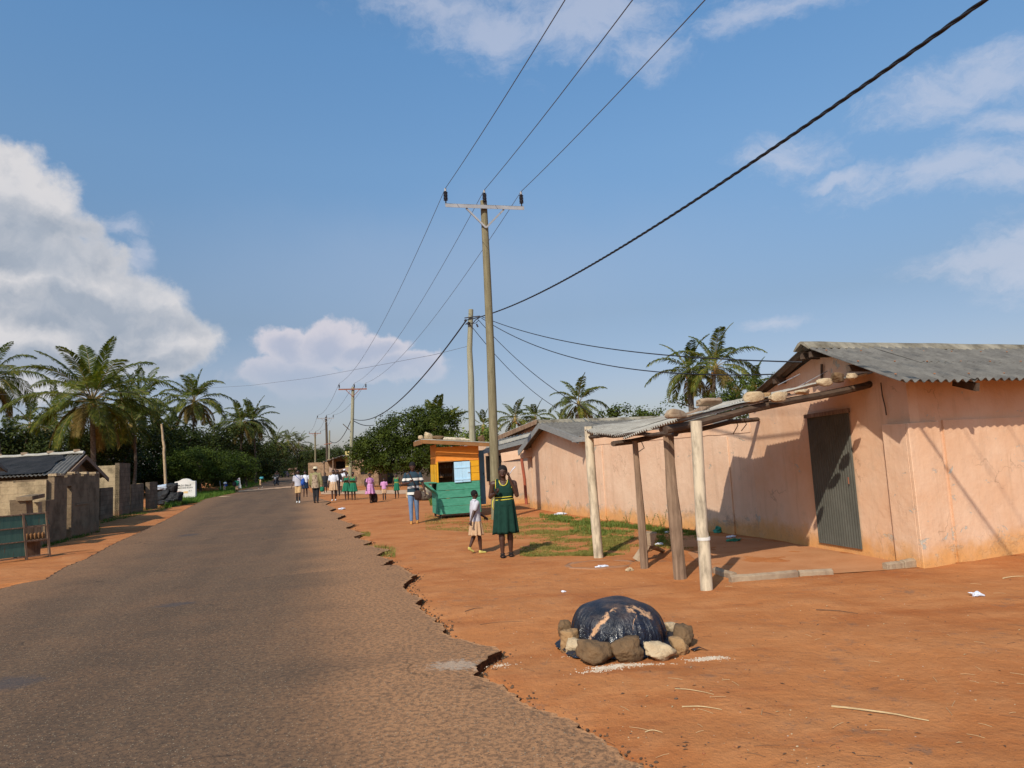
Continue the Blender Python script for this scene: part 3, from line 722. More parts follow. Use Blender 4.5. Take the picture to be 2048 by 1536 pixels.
# gable wall as a slab with the rake following the roof plane
def roofz(P):
    """underside of the roof over point P: two planes meeting over the ridge"""
    def plane(a, bb, c, x, y):
        n = (bb - a).cross(c - a); return a.z - (n.x * (x - a.x) + n.y * (y - a.y)) / n.z
    z1 = plane(ER, RR, RR + FD, P.x, P.y); z2 = plane(BL, RR, RR + FD, P.x, P.y)
    return min(z1, z2) - 0.05
K = 24; o = -0.15
inn = Vector((-GD.y, GD.x, 0)); inn = inn if inn.dot(FD) > 0 else -inn
for k in range(K):
    t0, t1 = k / K, (k + 1) / K
    a = C0 + GD * GL * t0; c = C0 + GD * GL * t1; th = inn * 0.15
    # door opening
    w.hexa([V3(a, o), V3(a + th, o), V3(c + th, o), V3(c, o), V3(a, roofz(a)), V3(a + th, roofz(a + th) ), V3(c + th, roofz(c + th)), V3(c, roofz(c))])
w.v = [tuple(v) for v in w.v]
# front wall
for k in range(18):
    a = C0 + FD * (0.15 + k * 0.5); c = a + FD * 0.5; th = GD * 0.15
    w.hexa([V3(a, o), V3(c, o), V3(c + th, o), V3(a + th, o), V3(a, roofz(a)), V3(c, roofz(c)), V3(c + th, roofz(c + th)), V3(a + th, roofz(a + th))])
a = C0 + FD * 9.15
w.hexa([V3(a, o), V3(a + FD * .15, o), V3(a + FD * .15 + GD * GL, o), V3(a + GD * GL, o), V3(a, 2.3), V3(a + FD * .15, 2.3), V3(a + FD * .15 + GD * GL, 2.3), V3(a + GD * GL, 2.3)])
a = C1 - GD * .15; w.hexa([V3(a + inn * .16, o), V3(a + FD * 9, o), V3(a + FD * 9 + GD * .15, o), V3(C1 + inn * .16, o), V3(a + inn * .16, 2.4), V3(a + FD * 9, 2.4), V3(a + FD * 9 + GD * .15, 2.4), V3(C1 + inn * .16, 2.4)])
part('wall', w, M['plaster'], b1)
# corner pilaster: stands proud of both walls and stops below the eaves
pz = 1.83; p = MB()
q = C0 - FD * 0.10 - GD * 0.055
pw = 0.50; a = [q, q + FD * 0.55, q + FD * 0.55 + GD * 0.05, q + FD * 0.1 + GD * 0.05]
p.hexa([V3(q, o), V3(q + FD * .56, o), V3(q + FD * .56 + GD * .053, o), V3(q + GD * .053, o), V3(q, pz), V3(q + FD * .56, pz + .01), V3(q + FD * .56 + GD * .053, pz + .01), V3(q + GD * .053, pz)])
q2 = C0 - FD * 0.10 - GD * 0.002
p.hexa([V3(q2, o), V3(q2 + FD * .098, o), V3(q2 + FD * .098 + GD * .42, o), V3(q2 + GD * .42, o), V3(q2, pz), V3(q2 + FD * .098, pz), V3(q2 + FD * .098 + GD * .42, pz + .01), V3(q2 + GD * .42, pz + .01)])
part('pilaster', p, M['plaster'], b1, bevel=0.008)
p = MB(); q = C0 + FD * .562 - GD * 0.028
p.hexa([V3(q, o), V3(q + FD * 8.4, o), V3(q + FD * 8.4 + GD * .026, o), V3(q + GD * .026, o), V3(q, pz + .02), V3(q + FD * 8.4, pz + .02), V3(q + FD * 8.4 + GD * .026, pz + .02), V3(q + GD * .026, pz + .02)])
part('dado', p, M['plaster'], b1)
# roof: two corrugated slopes, corrugations run from ridge to eave
rf = MB()
def slope(mb, e, r_, L, n, pitch=0.146, amp=0.022):
    run = L / n
    for k in range(n):
        for h in range(2):
            v0, v1 = (0.0, 0.56) if h == 0 else (0.52, 1.0)
            up = 0.012 * (1 - h) + 0.012 * (k % 2)
            a = e + FD * (run * k); c = e + FD * (run * (k + 1) + 0.05); ra = r_ + FD * (run * k); rc = r_ + FD * (run * (k + 1) + .05)
            z = Vector((0, 0, up + random.uniform(0, 0.01)))
            corr(mb, ra.lerp(a, v0) + z, rc.lerp(c, v0) + z, ra.lerp(a, v1) + z * 0.6, rc.lerp(c, v1) + z * 0.6, pitch, amp, 0.007, 0.0, 3, 0.012)
slope(rf, ER, RR, RL, 7); slope(rf, BL, RR, RL, 7)
roof = part('roof', rf, M['asbestos'], b1, smooth='auto')
rc = MB(); d = FD * 9.3
cs = [(-.17, -.075), (-.15, -.05), (-.06, .035), (0, .055), (.06, .035), (.15, -.05), (.17, -.075), (.15, -.085), (0, .02), (-.15, -.085)]
ng = Vector((-FD.y, FD.x, 0))
rings = []
for k in range(24):
    c = RR - FD * 0.06 + d * (k / 23) + Vector((0, 0, 0.012 * noise.noise(Vector((k * .5, 0, 0))) + 0.03))
    rings.append([c + ng * x + Vector((0, 0, z)) for x, z in cs])
rc.loft(rings); part('ridge_cap', rc, M['ridge'], roof, smooth='auto')
for k in range(7):
    for v in (0.2, 0.55, 0.9):
        for jx in (0.1, 0.62):
            nl = MB(); c = RR.lerp(ER, v) + FD * (RL / 7 * (k + jx)) + Vector((0, 0, 0.035))
            nl.ell(c, (0.016, 0.016, 0.010), 6, 4); part('roofing_nail', nl, M['rustcap'], roof)
# purlins and rafter ends that stick out under the sheets
def purl(mb, e, r_, v, s0, s1, w_=0.06, h_=0.09):
    c = r_.lerp(e, v) - Vector((0, 0, 0.085)); mb.beam(c + FD * s0, c + FD * s1, w_, h_)
pu = MB()
for v in (0.06, 0.5): purl(pu, ER, RR, v, 0.02, 8.6)
for v in (0.06, 0.5, 0.9): purl(pu, BL, RR, v, 0.02, 8.6)
for k in range(3):
    m = RR.lerp(ER, 0.80) + FD * (1.35 + 2.7 * k) - Vector((0, 0, 0.13)); e = RR.lerp(ER, 0.985) + FD * (1.35 + 2.7 * k) - Vector((0, 0, 0.10))
    pu.beam(m, e, 0.05, 0.10)
part('rafter_ends', pu, M['beamwood'], b1)
# door of upright corrugated sheet
DP = C0 - inn * 0.0
dl = PL(1641, 1083, C0, GD); dr = PL(1727, 1092, C0, GD); dtl = PL(1616, 832, C0, GD); dtr = PL(1698, 827, C0, GD)
off = -inn * 0.03
db = MB(); L = (dr - dl); nu = 66
hb0, hb1, ht = 0.09, 0.09, (dtl.z + dtr.z) / 2
dl2, dr2 = V3(dl, 0), V3(dr, 0)
corr(db, V3(dl, hb0) + off, V3(dr, hb1) + off, V3(dl, ht) + off, V3(dr, ht) + off, 0.055, 0.007, 0.003, 0, 3)
door = part('door', db, M['door'], b1, smooth='auto')
hd = MB(); hd.beam(V3(dl, ht + .01) + off * 1.3 - L.normalized() * .03, V3(dr, ht + .025) + off * 1.3 + L.normalized() * .03, 0.05, 0.06)
part('lintel_board', hd, M['oldwood'], door)
hd = MB(); hc = V3(dl.lerp(dr, .9), 1.02) - inn * 0.06; hd.tube([hc, hc + Vector((0, 0, .1))], 0.008, 6)
part('handle', hd, M['rust'], door)
# cable clipped on the gable and the hanging strap below the eave
cb = MB(); cb.tube([PL(1768, 765, C0, GD) - inn * .05, PL(1771, 790, C0, GD) - inn * .05, PL(1777, 815, C0, GD) - inn * .05, PL(1779, 830, C0, GD) - inn * .05], 0.009, 6)
part('hanging_strap', cb, M['beamwood'], b1)
cb = MB(); c0 = PL(1600, 775, C0, GD); cb.tube([PL(1648, 728, C0, GD) - inn * .04, PL(1648, 760, C0, GD) - inn * .04], 0.02, 6)
part('conduit', cb, M['beamwood'], b1)

# ------------------------------------------------------------------ compound wall and the middle building
A1 = G(1180, 1035); A0 = G(1070, 1018)
cw = empty('compound_wall', C1, 'long peach compound wall with weathered coping between the two gabled buildings', 'wall')
wd = (A1 - C1).normalized(); wl = (A1 - C1).length; wn = Vector((wd.y, -wd.x, 0)); wn = wn if wn.x < 0 else -wn
m = MB(); th = -wn * 0.15
def slab(mb, a, c, th, z0, z1a, z1c):
    mb.hexa([V3(a, z0), V3(a + th, z0), V3(c + th, z0), V3(c, z0), V3(a, z1a), V3(a + th, z1a), V3(c + th, z1c), V3(c, z1c)])
slab(m, C1 + wd * 0.002, A1 - wd * .002, th, o, 2.0, 2.0); part('wall', m, M['plaster2'], cw)
m = MB(); n = 26
rg = []
for k in range(n + 1):
    c = C1 + wd * (wl * k / n); z = 2.0 + 0.13 + 0.012 * noise.noise(Vector((k * .8, 1, 0))); x0 = wn * 0.012; 
    lo = 2.002
    rg.append([V3(c + x0, lo - 0.10 - 0.02 * noise.noise(Vector((k * .9, 4, 0)))), V3(c + x0, z), V3(c + th * 1.06, z), V3(c + th * 1.06, lo), V3(c - wn * .002, lo)])
m.loft(rg); part('coping', m, M['plaster'], cw)
for t in (0.10, 0.42, 0.62, 0.86):
    m = MB(); c = C1 + wd * wl * t; slab(m, c + wn * .03, c + wd * .22 + wn * .03, -wn * .029, o, 1.86, 1.86); part('pilaster', m, M['plaster2'], cw, bevel=.006)
# middle building, gable end to the road
b2 = empty('gabled_building', A1, 'middle peach building whose gable wall stands just left of the far white post', 'building')
gd2 = (A0 - A1).normalized(); gl2 = (A0 - A1).length; e2 = Vector((math.cos(R(19)), math.sin(R(19)), 0)); L2 = 6.0
apx = PL(1090, 846, A1, gd2); ez = 2.17
apex = A1 + gd2 * (gl2 * 0.60); apz = apx.z
inn2 = Vector((gd2.y, -gd2.x, 0)); inn2 = inn2 if inn2.dot(e2) > 0 else -inn2
m = MB()
def gz2(t):
    return (ez + .02) + (apz - .13 - ez) * (t / .6 if t < .6 else max(0, (1.06 - t) / .46))
for k in range(20):
    t0, t1 = k / 20, (k + 1) / 20; a = A1 + gd2 * gl2 * t0; c = A1 + gd2 * gl2 * t1
    m.hexa([V3(a, o), V3(a + inn2 * .15, o), V3(c + inn2 * .15, o), V3(c, o), V3(a, gz2(t0)), V3(a + inn2 * .15, gz2(t0)), V3(c + inn2 * .15, gz2(t1)), V3(c, gz2(t1))])
a = A1 + inn2 * .152; slab(m, a, a + e2 * L2, gd2 * .15, o, ez, ez)
a = A0 + inn2 * .152 - gd2 * .15; slab(m, a, a + e2 * L2, gd2 * .15, o, ez, ez)
part('wall', m, M['plaster2'], b2)
R0 = V3(apex, apz) - e2 * .32; EN = V3(A1 - gd2 * .33, ez - .03) - e2 * .32; EF = V3(A0 + gd2 * .42, 1.93) - e2 * .32
m = MB()
FDs = FD; FD = e2
for k in range(6):
    for e in (EN, EF):
        a = e + e2 * k; c = e + e2 * (k + 1.05); corr(m, R0 + e2 * k, R0 + e2 * (k + 1.05), a, c, 0.146, 0.022, 0.007, 0, 3, 0.015)
rf2 = part('roof', m, M['asbestos'], b2, smooth='auto')
m = MB(); rg = []; ng2 = Vector((-e2.y, e2.x, 0))
for k in range(16):
    c = R0 - e2 * .05 + e2 * (6.3 * k / 15) + Vector((0, 0, .025 + .012 * noise.noise(Vector((k * .6, 3, 3)))))
    rg.append([c + ng2 * x + Vector((0, 0, z)) for x, z in cs])
m.loft(rg); part('ridge_cap', m, M['ridge'], rf2, smooth='auto')
FD = FDs
m = MB(); dn = Vector((0, 0, -.09))
m.beam(R0 + dn - e2 * .015, EN + dn - e2 * .015, .03, .17); m.beam(R0 + dn - e2 * .018, EF + dn - e2 * .018, .03, .17)
part('bargeboard', m, M['greyfascia'], b2)
m = MB(); m.beam(EN + dn + Vector((0, 0, .02)) - e2 * .2, EN + dn + Vector((0, 0, .02)) + e2 * 6, .03, .13); part('fascia', m, M['greyfascia'], b2)

# ------------------------------------------------------------------ gateway between the middle and the far building
gw = empty('gateway', G(1045, 1010), 'peach gateway with a deep lintel beam over a rusty red post, beside the middle building', 'gateway')
YG = G(1070, 1016).y
m = MB(); p0 = D(1006, 915, YG + .55); p1 = D(1073, 903, YG - .25)
m.beam(p0, p1, 0.22, 0.30); part('lintel', m, M['plaster2'], gw, bevel=.01)
m = MB(); a = G(1066, 1016); slab(m, a, a + gd2 * .3, inn2 * .3, o, p1.z - .152, p1.z - .152); part('pillar', m, M['plaster2'], gw)
m = MB(); a = G(1053, 1009); m.tube([V3(a, -.1), V3(a, .9) - E2 * .02, V3(a, p1.z - .155) - E2 * .1], .055, 10); part('post', m, M['redpaint'], gw, smooth='auto')
m = MB(); a = G(1012, 1010); slab(m, a + gd2 * .2, a + gd2 * .2 + E2 * 1.9, gd2 * .14, o, p1.z - .3, p1.z - .3); part('wall', m, M['plaster2'], gw)
# ------------------------------------------------------------------ far building behind the leaning pole
b3 = empty('low_building', G(985, 1008), 'far peach building with a barred window partly hidden by the tall utility pole', 'building')
Y3 = 26.5
def P3(px, py, Y): return D(px, py, Y)
m = MB(); a = G(968, 1000); a = Vector((a.x, Y3, 0)); c = Vector((D(1074, 1000, Y3 + .9).x, Y3 + .9, 0))
slab(m, a, c, Vector((-.05, .15, 0)), o, 2.2, 2.45); part('wall', m, M['plaster2'], b3)
m = MB(); wa = D(980, 920, Y3 - .04); m.box((wa.x + .15, Y3 - .02, 1.35), (.62, .06, .95)); wn_ = part('window', m, M['dark'], b3)
m = MB()
for k in range(7): m.box((wa.x - .1 + k * .09, Y3 - .075, 1.35), (.015, .02, .95))
for k in range(9): m.box((wa.x + .15, Y3 - .082, .92 + k * .11), (.62, .012, .012))
part('bars', m, M['dark'], wn_)
m = MB(); m.box((wa.x + .48, Y3 - .03, 1.35), (.05, .08, 1.0)); part('frame', m, M['white'], wn_)
f0 = D(966, 904, Y3 - .5); f1 = D(1060, 880, Y3 - .1)
m = MB(); up = Vector((.3, 2.6, .45)); corr(m, f0 + Vector((0, 0, .05)), f1 + Vector((0, 0, .05)), f0 + up, f1 + up, .146, .022, .008, 0, 3, .02)
part('roof', m, M['asbestos'], b3, smooth='auto')
m = MB(); m.beam(f0, f1, .04, .15); part('fascia', m, M['greyfascia'], b3)
m = MB(); q0 = D(972, 893, Y3 + .1); q1 = D(1064, 868, Y3 + .5); m.beam(q0, q1, .04, .12); part('upper_fascia', m, M['asbestos_pale'], b3)
# roofs further back
b4 = empty('cream_roofed_house', Vector((D(1040, 900, 36).x, 36, 0)), 'distant house whose pale cream roof shows above the far peach building', 'house')
Y4 = 34.0
pk = D(1074, 839, Y4); el = D(985, 876, Y4 - .5); er = D(1105, 862, Y4 + .4)
m = MB(); bk = Vector((1.6, 5, 0)); corr(m, pk, pk + bk, el, el + bk, .2, .025, .008, 0, 3); corr(m, pk, pk + bk, er, er + bk, .2, .025, .008, 0, 3)
part('roof', m, M['asbestos_pale'], b4, smooth='auto')
m = MB(); m.beam(pk + Vector((0, -.03, -.1)), el + Vector((0, -.03, -.1)), .04, .2); m.beam(pk + Vector((0, -.035, -.1)), er + Vector((0, -.03, -.1)), .04, .2); part('bargeboard', m, M['oldwood'], b4)
m = MB(); m.box(((el.x + er.x) / 2, Y4 + 2.4, 1.2), (er.x - el.x - .5, 4, 2.4)); m.hexa([V3(el + Vector((.3, .3, 0)), 2.2), V3(er + Vector((-.3, .3, 0)), 2.2), V3(er + Vector((-.3, .5, 0)), 2.2), V3(el + Vector((.3, .5, 0)), 2.2), pk + Vector((-.1, .3, -.15)), pk + Vector((.1, .3, -.15)), pk + Vector((.1, .5, -.15)), pk + Vector((-.1, .5, -.15))])
part('wall', m, M['mudbrick'], b4)

# ------------------------------------------------------------------ pole canopy in front of the near building
cp = empty('pole_canopy', G(1300, 1140), 'rough lean-to canopy of corrugated sheets on crooked posts in front of the grey door', 'canopy')
def postpts(pix, Y, extra=-.15):
    pts = []
    for (px, py) in pix: pts.append(D(px, py, Y))
    pts[-1].z = extra; return pts
Y1, Y2, Yt, Y4p = G(1413, 1181).y, G(1360, 1156).y, G(1288, 1137).y, G(1198, 1115).y
m = MB(); m.tube(postpts([(1392, 842), (1398, 950), (1404, 1060), (1407, 1078), (1413, 1181)], Y1), [.068, .068, .070, .071, .073], 16)
pp = part('pipe_post', m, M['pipe'], cp, smooth='auto')
m = MB(); c = D(1407, 1074, Y1); m.tube([c, c + Vector((0, 0, -.035))], .077, 16); part('pipe_collar', m, M['white'], pp, smooth='auto')
m = MB(); m.tube(postpts([(1177, 853), (1181, 920), (1187, 1000), (1198, 1116)], Y4p), [.07, .074, .076, .078], 16, jit=.01)
part('pipe_post', m, M['pipe'], cp, smooth='auto')
m = MB(); m.tube(postpts([(1336, 852), (1340, 925), (1344, 985), (1350, 1040), (1356, 1100), (1361, 1157)], Y2), [.075, .068, .082, .088, .080, .086], 10, jit=.07, flat=.7)
part('wooden_post', m, M['oldwood'], cp, smooth='auto')
m = MB(); m.tube(postpts([(1270, 882), (1275, 945), (1282, 1025), (1286, 1085), (1289, 1138)], Yt), [.040, .042, .055, .058, .060], 8, jit=.05, flat=.75)
part('wooden_post', m, M['oldwood'], cp, smooth='auto')
# beams
T1 = D(1345, 858, Y1 + .25); T2 = D(1770, 760, C0.y + .75)
m = MB()
def log(mb, p, q, w, n=9, j=.02, flat=.8):
    pts = []; p = Vector(p); q = Vector(q)
    for k in range(n + 1):
        t = k / n; c = p.lerp(q, t); s_ = random.random()
        pts.append(c + Vector((0, 0, j * noise.noise(Vector((t * 4, w * 90, 1))) * 1.5)))
    mb.tube(pts, [w * (1 + .12 * noise.noise(Vector((k * .8, w * 50, 2)))) for k in range(n + 1)], 8, flat=flat)
log(m, T1 - E2 * .1, T2, .062); part('edge_beam', m, M['beamwood'], cp, smooth='auto')
m = MB(); S1 = D(1226, 887, Yt + .05); S2 = D(1515, 838, C1.y - .35); log(m, S1, S2, .05, j=.03); part('cross_beam', m, M['beamwood'], cp, smooth='auto')
B4 = D(1170, 862, Y4p); 
m = MB(); log(m, D(1172, 868, Y4p - .02) + Vector((0.05, 0, -.04)), D(1352, 868, Y1 + .35) + Vector((0, 0, -.01)), .035, j=.05); part('eave_pole', m, M['beamwood'], cp, smooth='auto')
m = MB(); log(m, D(1322, 862, Y2), D(1440, 800, Y2 + .3) , .05, 5); part('crossed_timber', m, M['oldwood'], cp, smooth='auto')
# roof sheets: corrugations run from the wall down to the posts
FE = D(1168, 862, Y4p); NE = D(1352, 850, Y1 + .35); FW = V3(C1 + wd * 1.6, 2.42); NW = V3(C0 + GD * .75, 2.50)
def cs_(t, v, dz=0): 
    e = FE.lerp(NE, t) - Vector((0, 0, .17 * math.sin(math.pi * min(1, t * 1.05)) ** 1.3 * (1 - v))); q = FW.lerp(NW, t); return e.lerp(q, v) + Vector((0, 0, dz))
sheets = [(0.0, .20, 0.0, .42, .0), (.18, .38, -.01, .55, .02), (.34, .56, 0.0, .52, .0), (.36, .60, .48, .80, .03), (.52, .78, -.02, .55, .01), (.58, .80, .50, .84, .04), (.75, 1.03, 0.0, .55, .03), (.78, 1.05, .50, .95, .05)]
for (t0, t1, v0, v1, dz) in sheets:
    m = MB(); z = .03 + dz
    corr(m, cs_(t0, v0, z), cs_(t1, v0, z + random.uniform(-.01, .03)), cs_(t0, v1, z), cs_(t1, v1, z + random.uniform(-.01, .02)), .075, .016, .004, 0.0, 6, .03)
    part('roof_sheet', m, M['sheet_under'], cp, smooth='auto')
m = MB(); corr(m, NE + Vector((0, -.15, .09)), NE.lerp(NW, .98) + Vector((0.1, -.16, .08)), NE + Vector((.0, .45, .10)), NE.lerp(NW, .98) + Vector((0, .45, .10)), .4, .004, .006, 0, 3)
part('edge_sheet', m, M['asbestos_pale'], cp)
for (p, q) in (((1556, 770), (1600, 748)), ((1585, 780), (1655, 742))):
    m = MB(); m.tube([D(*p, 10.2), D(*q, 10.6)], .006, 5); part('tie_wire', m, M['steel'], cp)
for (x, y, l) in ((1471, 840, 26), (1488, 838, 22), (1283, 884, 16), (1339, 868, 14)):
    m = MB(); c = D(x, y, 10.4 if x > 1400 else 9.2); m.tube([c, c + Vector((.03, 0, -.08)), c + Vector((-.05, .02, -l * .008))], .007, 5); part('loose_strap', m, M['beamwood'], cp)
# ------------------------------------------------------------------ stones
def stone_mb(size, seed, rough=0.18, cub=0.35):
    """angular weathered stone: displaced, partly squared-off sphere"""
    bm = bmesh.new(); bmesh.ops.create_icosphere(bm, subdivisions=4, radius=1.0)
    rp = random.Random(int(seed * 31) + 5); planes = []
    for _ in range(11):
        pn = Vector((rp.gauss(0, 1), rp.gauss(0, 1), rp.gauss(0, .8))).normalized(); planes.append((pn, rp.uniform(.62, .95)))
    for s_ in ((1, 0, 0), (-1, 0, 0), (0, 1, 0), (0, -1, 0), (0, 0, 1), (0, 0, -1)): planes.append((Vector(s_), .95))
    for v in bm.verts:
        d = v.co.normalized(); m = max(abs(d.x), abs(d.y), abs(d.z)); q = d / (m ** cub)
        n1 = noise.noise(d * 1.3 + Vector((seed, 0, 0))); n2 = noise.noise(d * 3.2 + Vector((0, seed, 0))); n3 = noise.noise(d * 9 + Vector((0, 0, seed)))
        if rough > .08 and cub > 0:
            pr = 15
            soft = sum((max(0.02, d.dot(pn)) / ph) ** pr for pn, ph in planes) ** (-1 / pr); q = d * min(1.35, soft) * 1.12
        k = 1 + rough * n1 * (1.6 if cub == 0 else .5) + rough * (.5 if cub == 0 else .55) * n2 + rough * .28 * n3
        c = q * k; v.co = Vector((c.x * size[0] / 2, c.y * size[1] / 2, c.z * size[2] / 2))
    mb = MB(); mb.v = [tuple(v.co) for v in bm.verts]; mb.f = [tuple(v.index for v in f.verts) for f in bm.faces]; mb.mi = [0] * len(mb.f); bm.free()
    return mb
def stone(loc, size, mat, label, seed, rz=0, tilt=0, group=None, name='stone', cat='stone', rough=.18, cub=.35):
    mb = stone_mb(size, seed, rough, cub)
    o = bpy.data.objects.new(name, mb.mesh(name, M[mat], (0, 0, -size[2] / 2), True)); COL.objects.link(o)
    o.location = (loc[0], loc[1], loc[2]); o.rotation_euler = (tilt, tilt * .5, rz); return tag(o, label, cat, group)
# ------------------------------------------------------------------ tarpaulin mound with its ring of stones
Mc = G(1240, 1285, 0); Mc.z = 0
mt, nt_, b_ = newmat('black_plastic_sheet'); n = N(nt_); oo = n.obj()
dn = n.noise(n.scalev(oo, (1, 1, 1)), 4.2, 8, 0.72, 0.8)
sz = n.sep(oo)
up = n.smooth(sz[2], 0.10, 0.30)
dm = n.math('MULTIPLY', n.smooth(dn, 0.565, 0.60), up)
base = n.ramp(n.noise(oo, 2.5, 3), [(0.35, (0.008, 0.009, 0.014)), (0.65, (0.014, 0.016, 0.028))])
wob = n.math('MULTIPLY', n.math('SUBTRACT', n.noise(oo, 16, 6, 0.7), .5), .11)
def arc(x0, x1, zc, kx, w0):
    xr = n.math('SUBTRACT', sz[0], 0.0); zz_ = n.math('SUBTRACT', zc, n.math('MULTIPLY', n.math('MULTIPLY', xr, xr), kx))
    dd = n.math('ABSOLUTE', n.math('ADD', n.math('SUBTRACT', sz[2], zz_), wob))
    k = n.math('MULTIPLY', n.smooth(dd, w0, w0 * .45), n.math('MULTIPLY', n.smooth(sz[0], x0 - .03, x0 + .02), n.smooth(sz[0], x1 + .03, x1 - .02)))
    k = n.math('MULTIPLY', k, n.smooth(sz[1], .12, .02)); return n.math('MULTIPLY', k, n.smooth(n.noise(oo, 7, 4, .6), .40, .50))
arcs = n.math('MAXIMUM', arc(-.33, -.05, .335, 2.6, .026), arc(.05, .24, .335, 1.3, .022))

thin = n.math('MULTIPLY', n.smooth(n.noise(oo, 6, 4), 0.45, 0.7), n.smooth(sz[2], 0.2, 0.36))
base = n.mix(n.math('MULTIPLY', thin, 0.35), base, (0.20, 0.12, 0.07))
dm = n.math('MAXIMUM', n.math('MULTIPLY', n.smooth(dn, 0.64, 0.665), up), arcs)
n.link(n.mix(dm, base, (0.52, 0.29, 0.15)), b_.inputs['Base Color'])
n.link(n.math('ADD', n.math('MULTIPLY', n.math('MAXIMUM', dm, n.math('MULTIPLY', up, .75)), 0.50), 0.13), b_.inputs['Roughness'])
b_.inputs['Specular IOR Level'].default_value = 0.55
n.bump(n.noise(n.scalev(oo, (1, 1, .45)), 8, 5, 0.6, 1.6), 0.9, 0.05, b_)
M['tarp'] = mt
m = MB(); NR, NSG = 34, 260; RX, RY, HH = 0.400, 0.42, 0.365
for i in range(NR + 1):
    t = i / NR
    for k in range(NSG):
        a = 2 * math.pi * k / NSG; ca, sa = math.cos(a), math.sin(a)
        if t < .8:
            u = t / .8; r_ = math.sin(u * math.pi / 2) ** .80; h = HH * (math.cos(u * math.pi / 2) ** .62)
            rg_ = 1 - abs(noise.noise(Vector((ca * 6.5, sa * 6.5, 1 + u * .5)))) * 3.2; rg2 = 1 - abs(noise.noise(Vector((ca * 15, sa * 15, 4 + u * 1.2)))) * 3; pl = -.050 * u ** 2.6 * max(0, rg_) - .022 * u ** 1.6 * max(0, rg2) + .02 * u ** 2
            r_ = r_ * (1 + .05 * noise.noise(Vector((ca * 1.4, sa * 1.4, 0)))) - pl
            h *= 1 + .10 * noise.noise(Vector((ca * r_ * 1.6 + 1.3, sa * r_ * 1.6, 7))) - .10 * (ca * r_)
        else:
            u = (t - .8) / .2; r_ = 1.0 + u * (.36 + .16 * noise.noise(Vector((ca * 2.3, sa * 2.3, 5)))) + .02 * math.sin(a * 31); h = .022 + .03 * abs(noise.noise(Vector((ca * 6, sa * 6, u * 3)))) * (1 - .3 * u)
            if t == 1: h = .012
        m.v.append((Mc.x + ca * RX * r_, Mc.y + sa * RY * r_, max(.0, h) + gz(Mc.x, Mc.y)))
for i in range(NR):
    for k in range(NSG):
        a = i * NSG + k; c = i * NSG + (k + 1) % NSG; m.face((a, c, c + NSG, a + NSG)[::-1])
solo('covered_mound', m, M['tarp'], 'mound under dusty black plastic sheet inside a ring of stones', 'mound', smooth=True, loc=(Mc.x, Mc.y, 0))
ring = [((1140, 1300), (.17, .17, .18), 'stone_tan', 'tan rounded stone at the left end of the ring round the black mound'),
        ((1130, 1272), (.15, .16, .15), 'stone_brown', 'brown stone behind the left end of the ring round the black mound'),
        ((1156, 1308), (.19, .15, .13), 'stone_pale', 'pale angular lump next to the big smooth brown stone, left side of the mound'),
        ((1190, 1328), (.31, .20, .19), 'stone_brown', 'biggest smooth brown stone tilted against the front of the mound'),
        ((1260, 1327), (.24, .19, .20), 'stone_brown', 'pointed brown stone in the front middle of the mound'),
        ((1323, 1321), (.25, .18, .145), 'stone_pale', 'pale squared block in the front right of the ring'),
        ((1362, 1311), (.15, .16, .15), 'stone_tan', 'small tan stone wedged between the pale block and the right end'),
        ((1366, 1296), (.19, .20, .19), 'stone_brown', 'flattened olive brown stone at the right end of the ring'),
        ((1344, 1268), (.15, .15, .12), 'stone_pale', 'small pale stone peeping out behind the right side of the mound')]
for i, (px, sz_, mm, lb) in enumerate(ring):
    p = G(*px); s_ = stone((p.x, p.y + .03, -.012), tuple(q * .93 for q in sz_), mm, lb, i * 3.7 + 1, rz=random.uniform(-.5, .5), tilt=(.25 if i == 3 else (-.2 if i == 4 else .05)), group='stones round the black mound', cub=.55 if mm == 'stone_pale' else .3, rough=.24)
def crumbs(name, label, cat, centres, n, rmin, rmax, mat, kind='stuff', zf=0.0):
    m = MB()
    for (c, rx, ry, k) in centres:
        for _ in range(int(n * k)):
            a = random.random() * 6.283; r_ = abs(random.gauss(0, .5)); x = c.x + math.cos(a) * r_ * rx; y = c.y + math.sin(a) * r_ * ry
            s_ = random.uniform(rmin, rmax) * (1.4 if random.random() < .1 else 1)
            m.ell((x, y, gz(x, y) + s_ * .3 + zf), (s_, s_ * random.uniform(.6, 1), s_ * .7), 5, 4, jit=.3)
    return solo(name, m, M[mat], label, cat, loc=(0, 0, 0), kind=kind)
crumbs('lime_crumbs', 'pale crumbs of lime scattered in front of the black mound', 'rubble',
       [(G(1220, 1338), .17, .07, 1), (G(1250, 1332), .16, .05, .8), (G(1160, 1310), .12, .05, .4), (G(1415, 1318), .17, .05, .5), (G(1300, 1330), .25, .04, .3), (G(1000, 1330), .15, .12, .22), (G(1190, 1345), .2, .05, .3)], 420, .0020, .0065, 'ash')
m = MB(); c = G(1415, 1318); 
for j in range(0): m.ell((c.x + random.uniform(-.14, .14), c.y + random.uniform(-.03, .03), .0), (.06, .03, .008), 10, 5, jit=.15)
c = G(1225, 1336)
for j in range(900):
    c2 = c if j % 3 else G(1415, 1318); q = random.uniform(.002, .006); x = c2.x + random.gauss(0, .075); y = c2.y + random.gauss(0, .017) + .03 * math.sin((x - c2.x) * 18); m.ell((x, y, gz(x, y) + q * .4), (q * 1.4, q, q * .8), 5, 4, jit=.3)
solo('lime_heap', m, M['ash'], 'thin whitish spill of lime along the foot of the black mound', 'rubble', loc=(0, 0, 0), kind='stuff')
m = MB(); c = G(1385, 1305); m.tube([c + Vector((0, 0, .02)), c + Vector((.06, .02, .035)), c + Vector((.13, .01, .008))], [.03, .02, .004], 6, flat=.25)
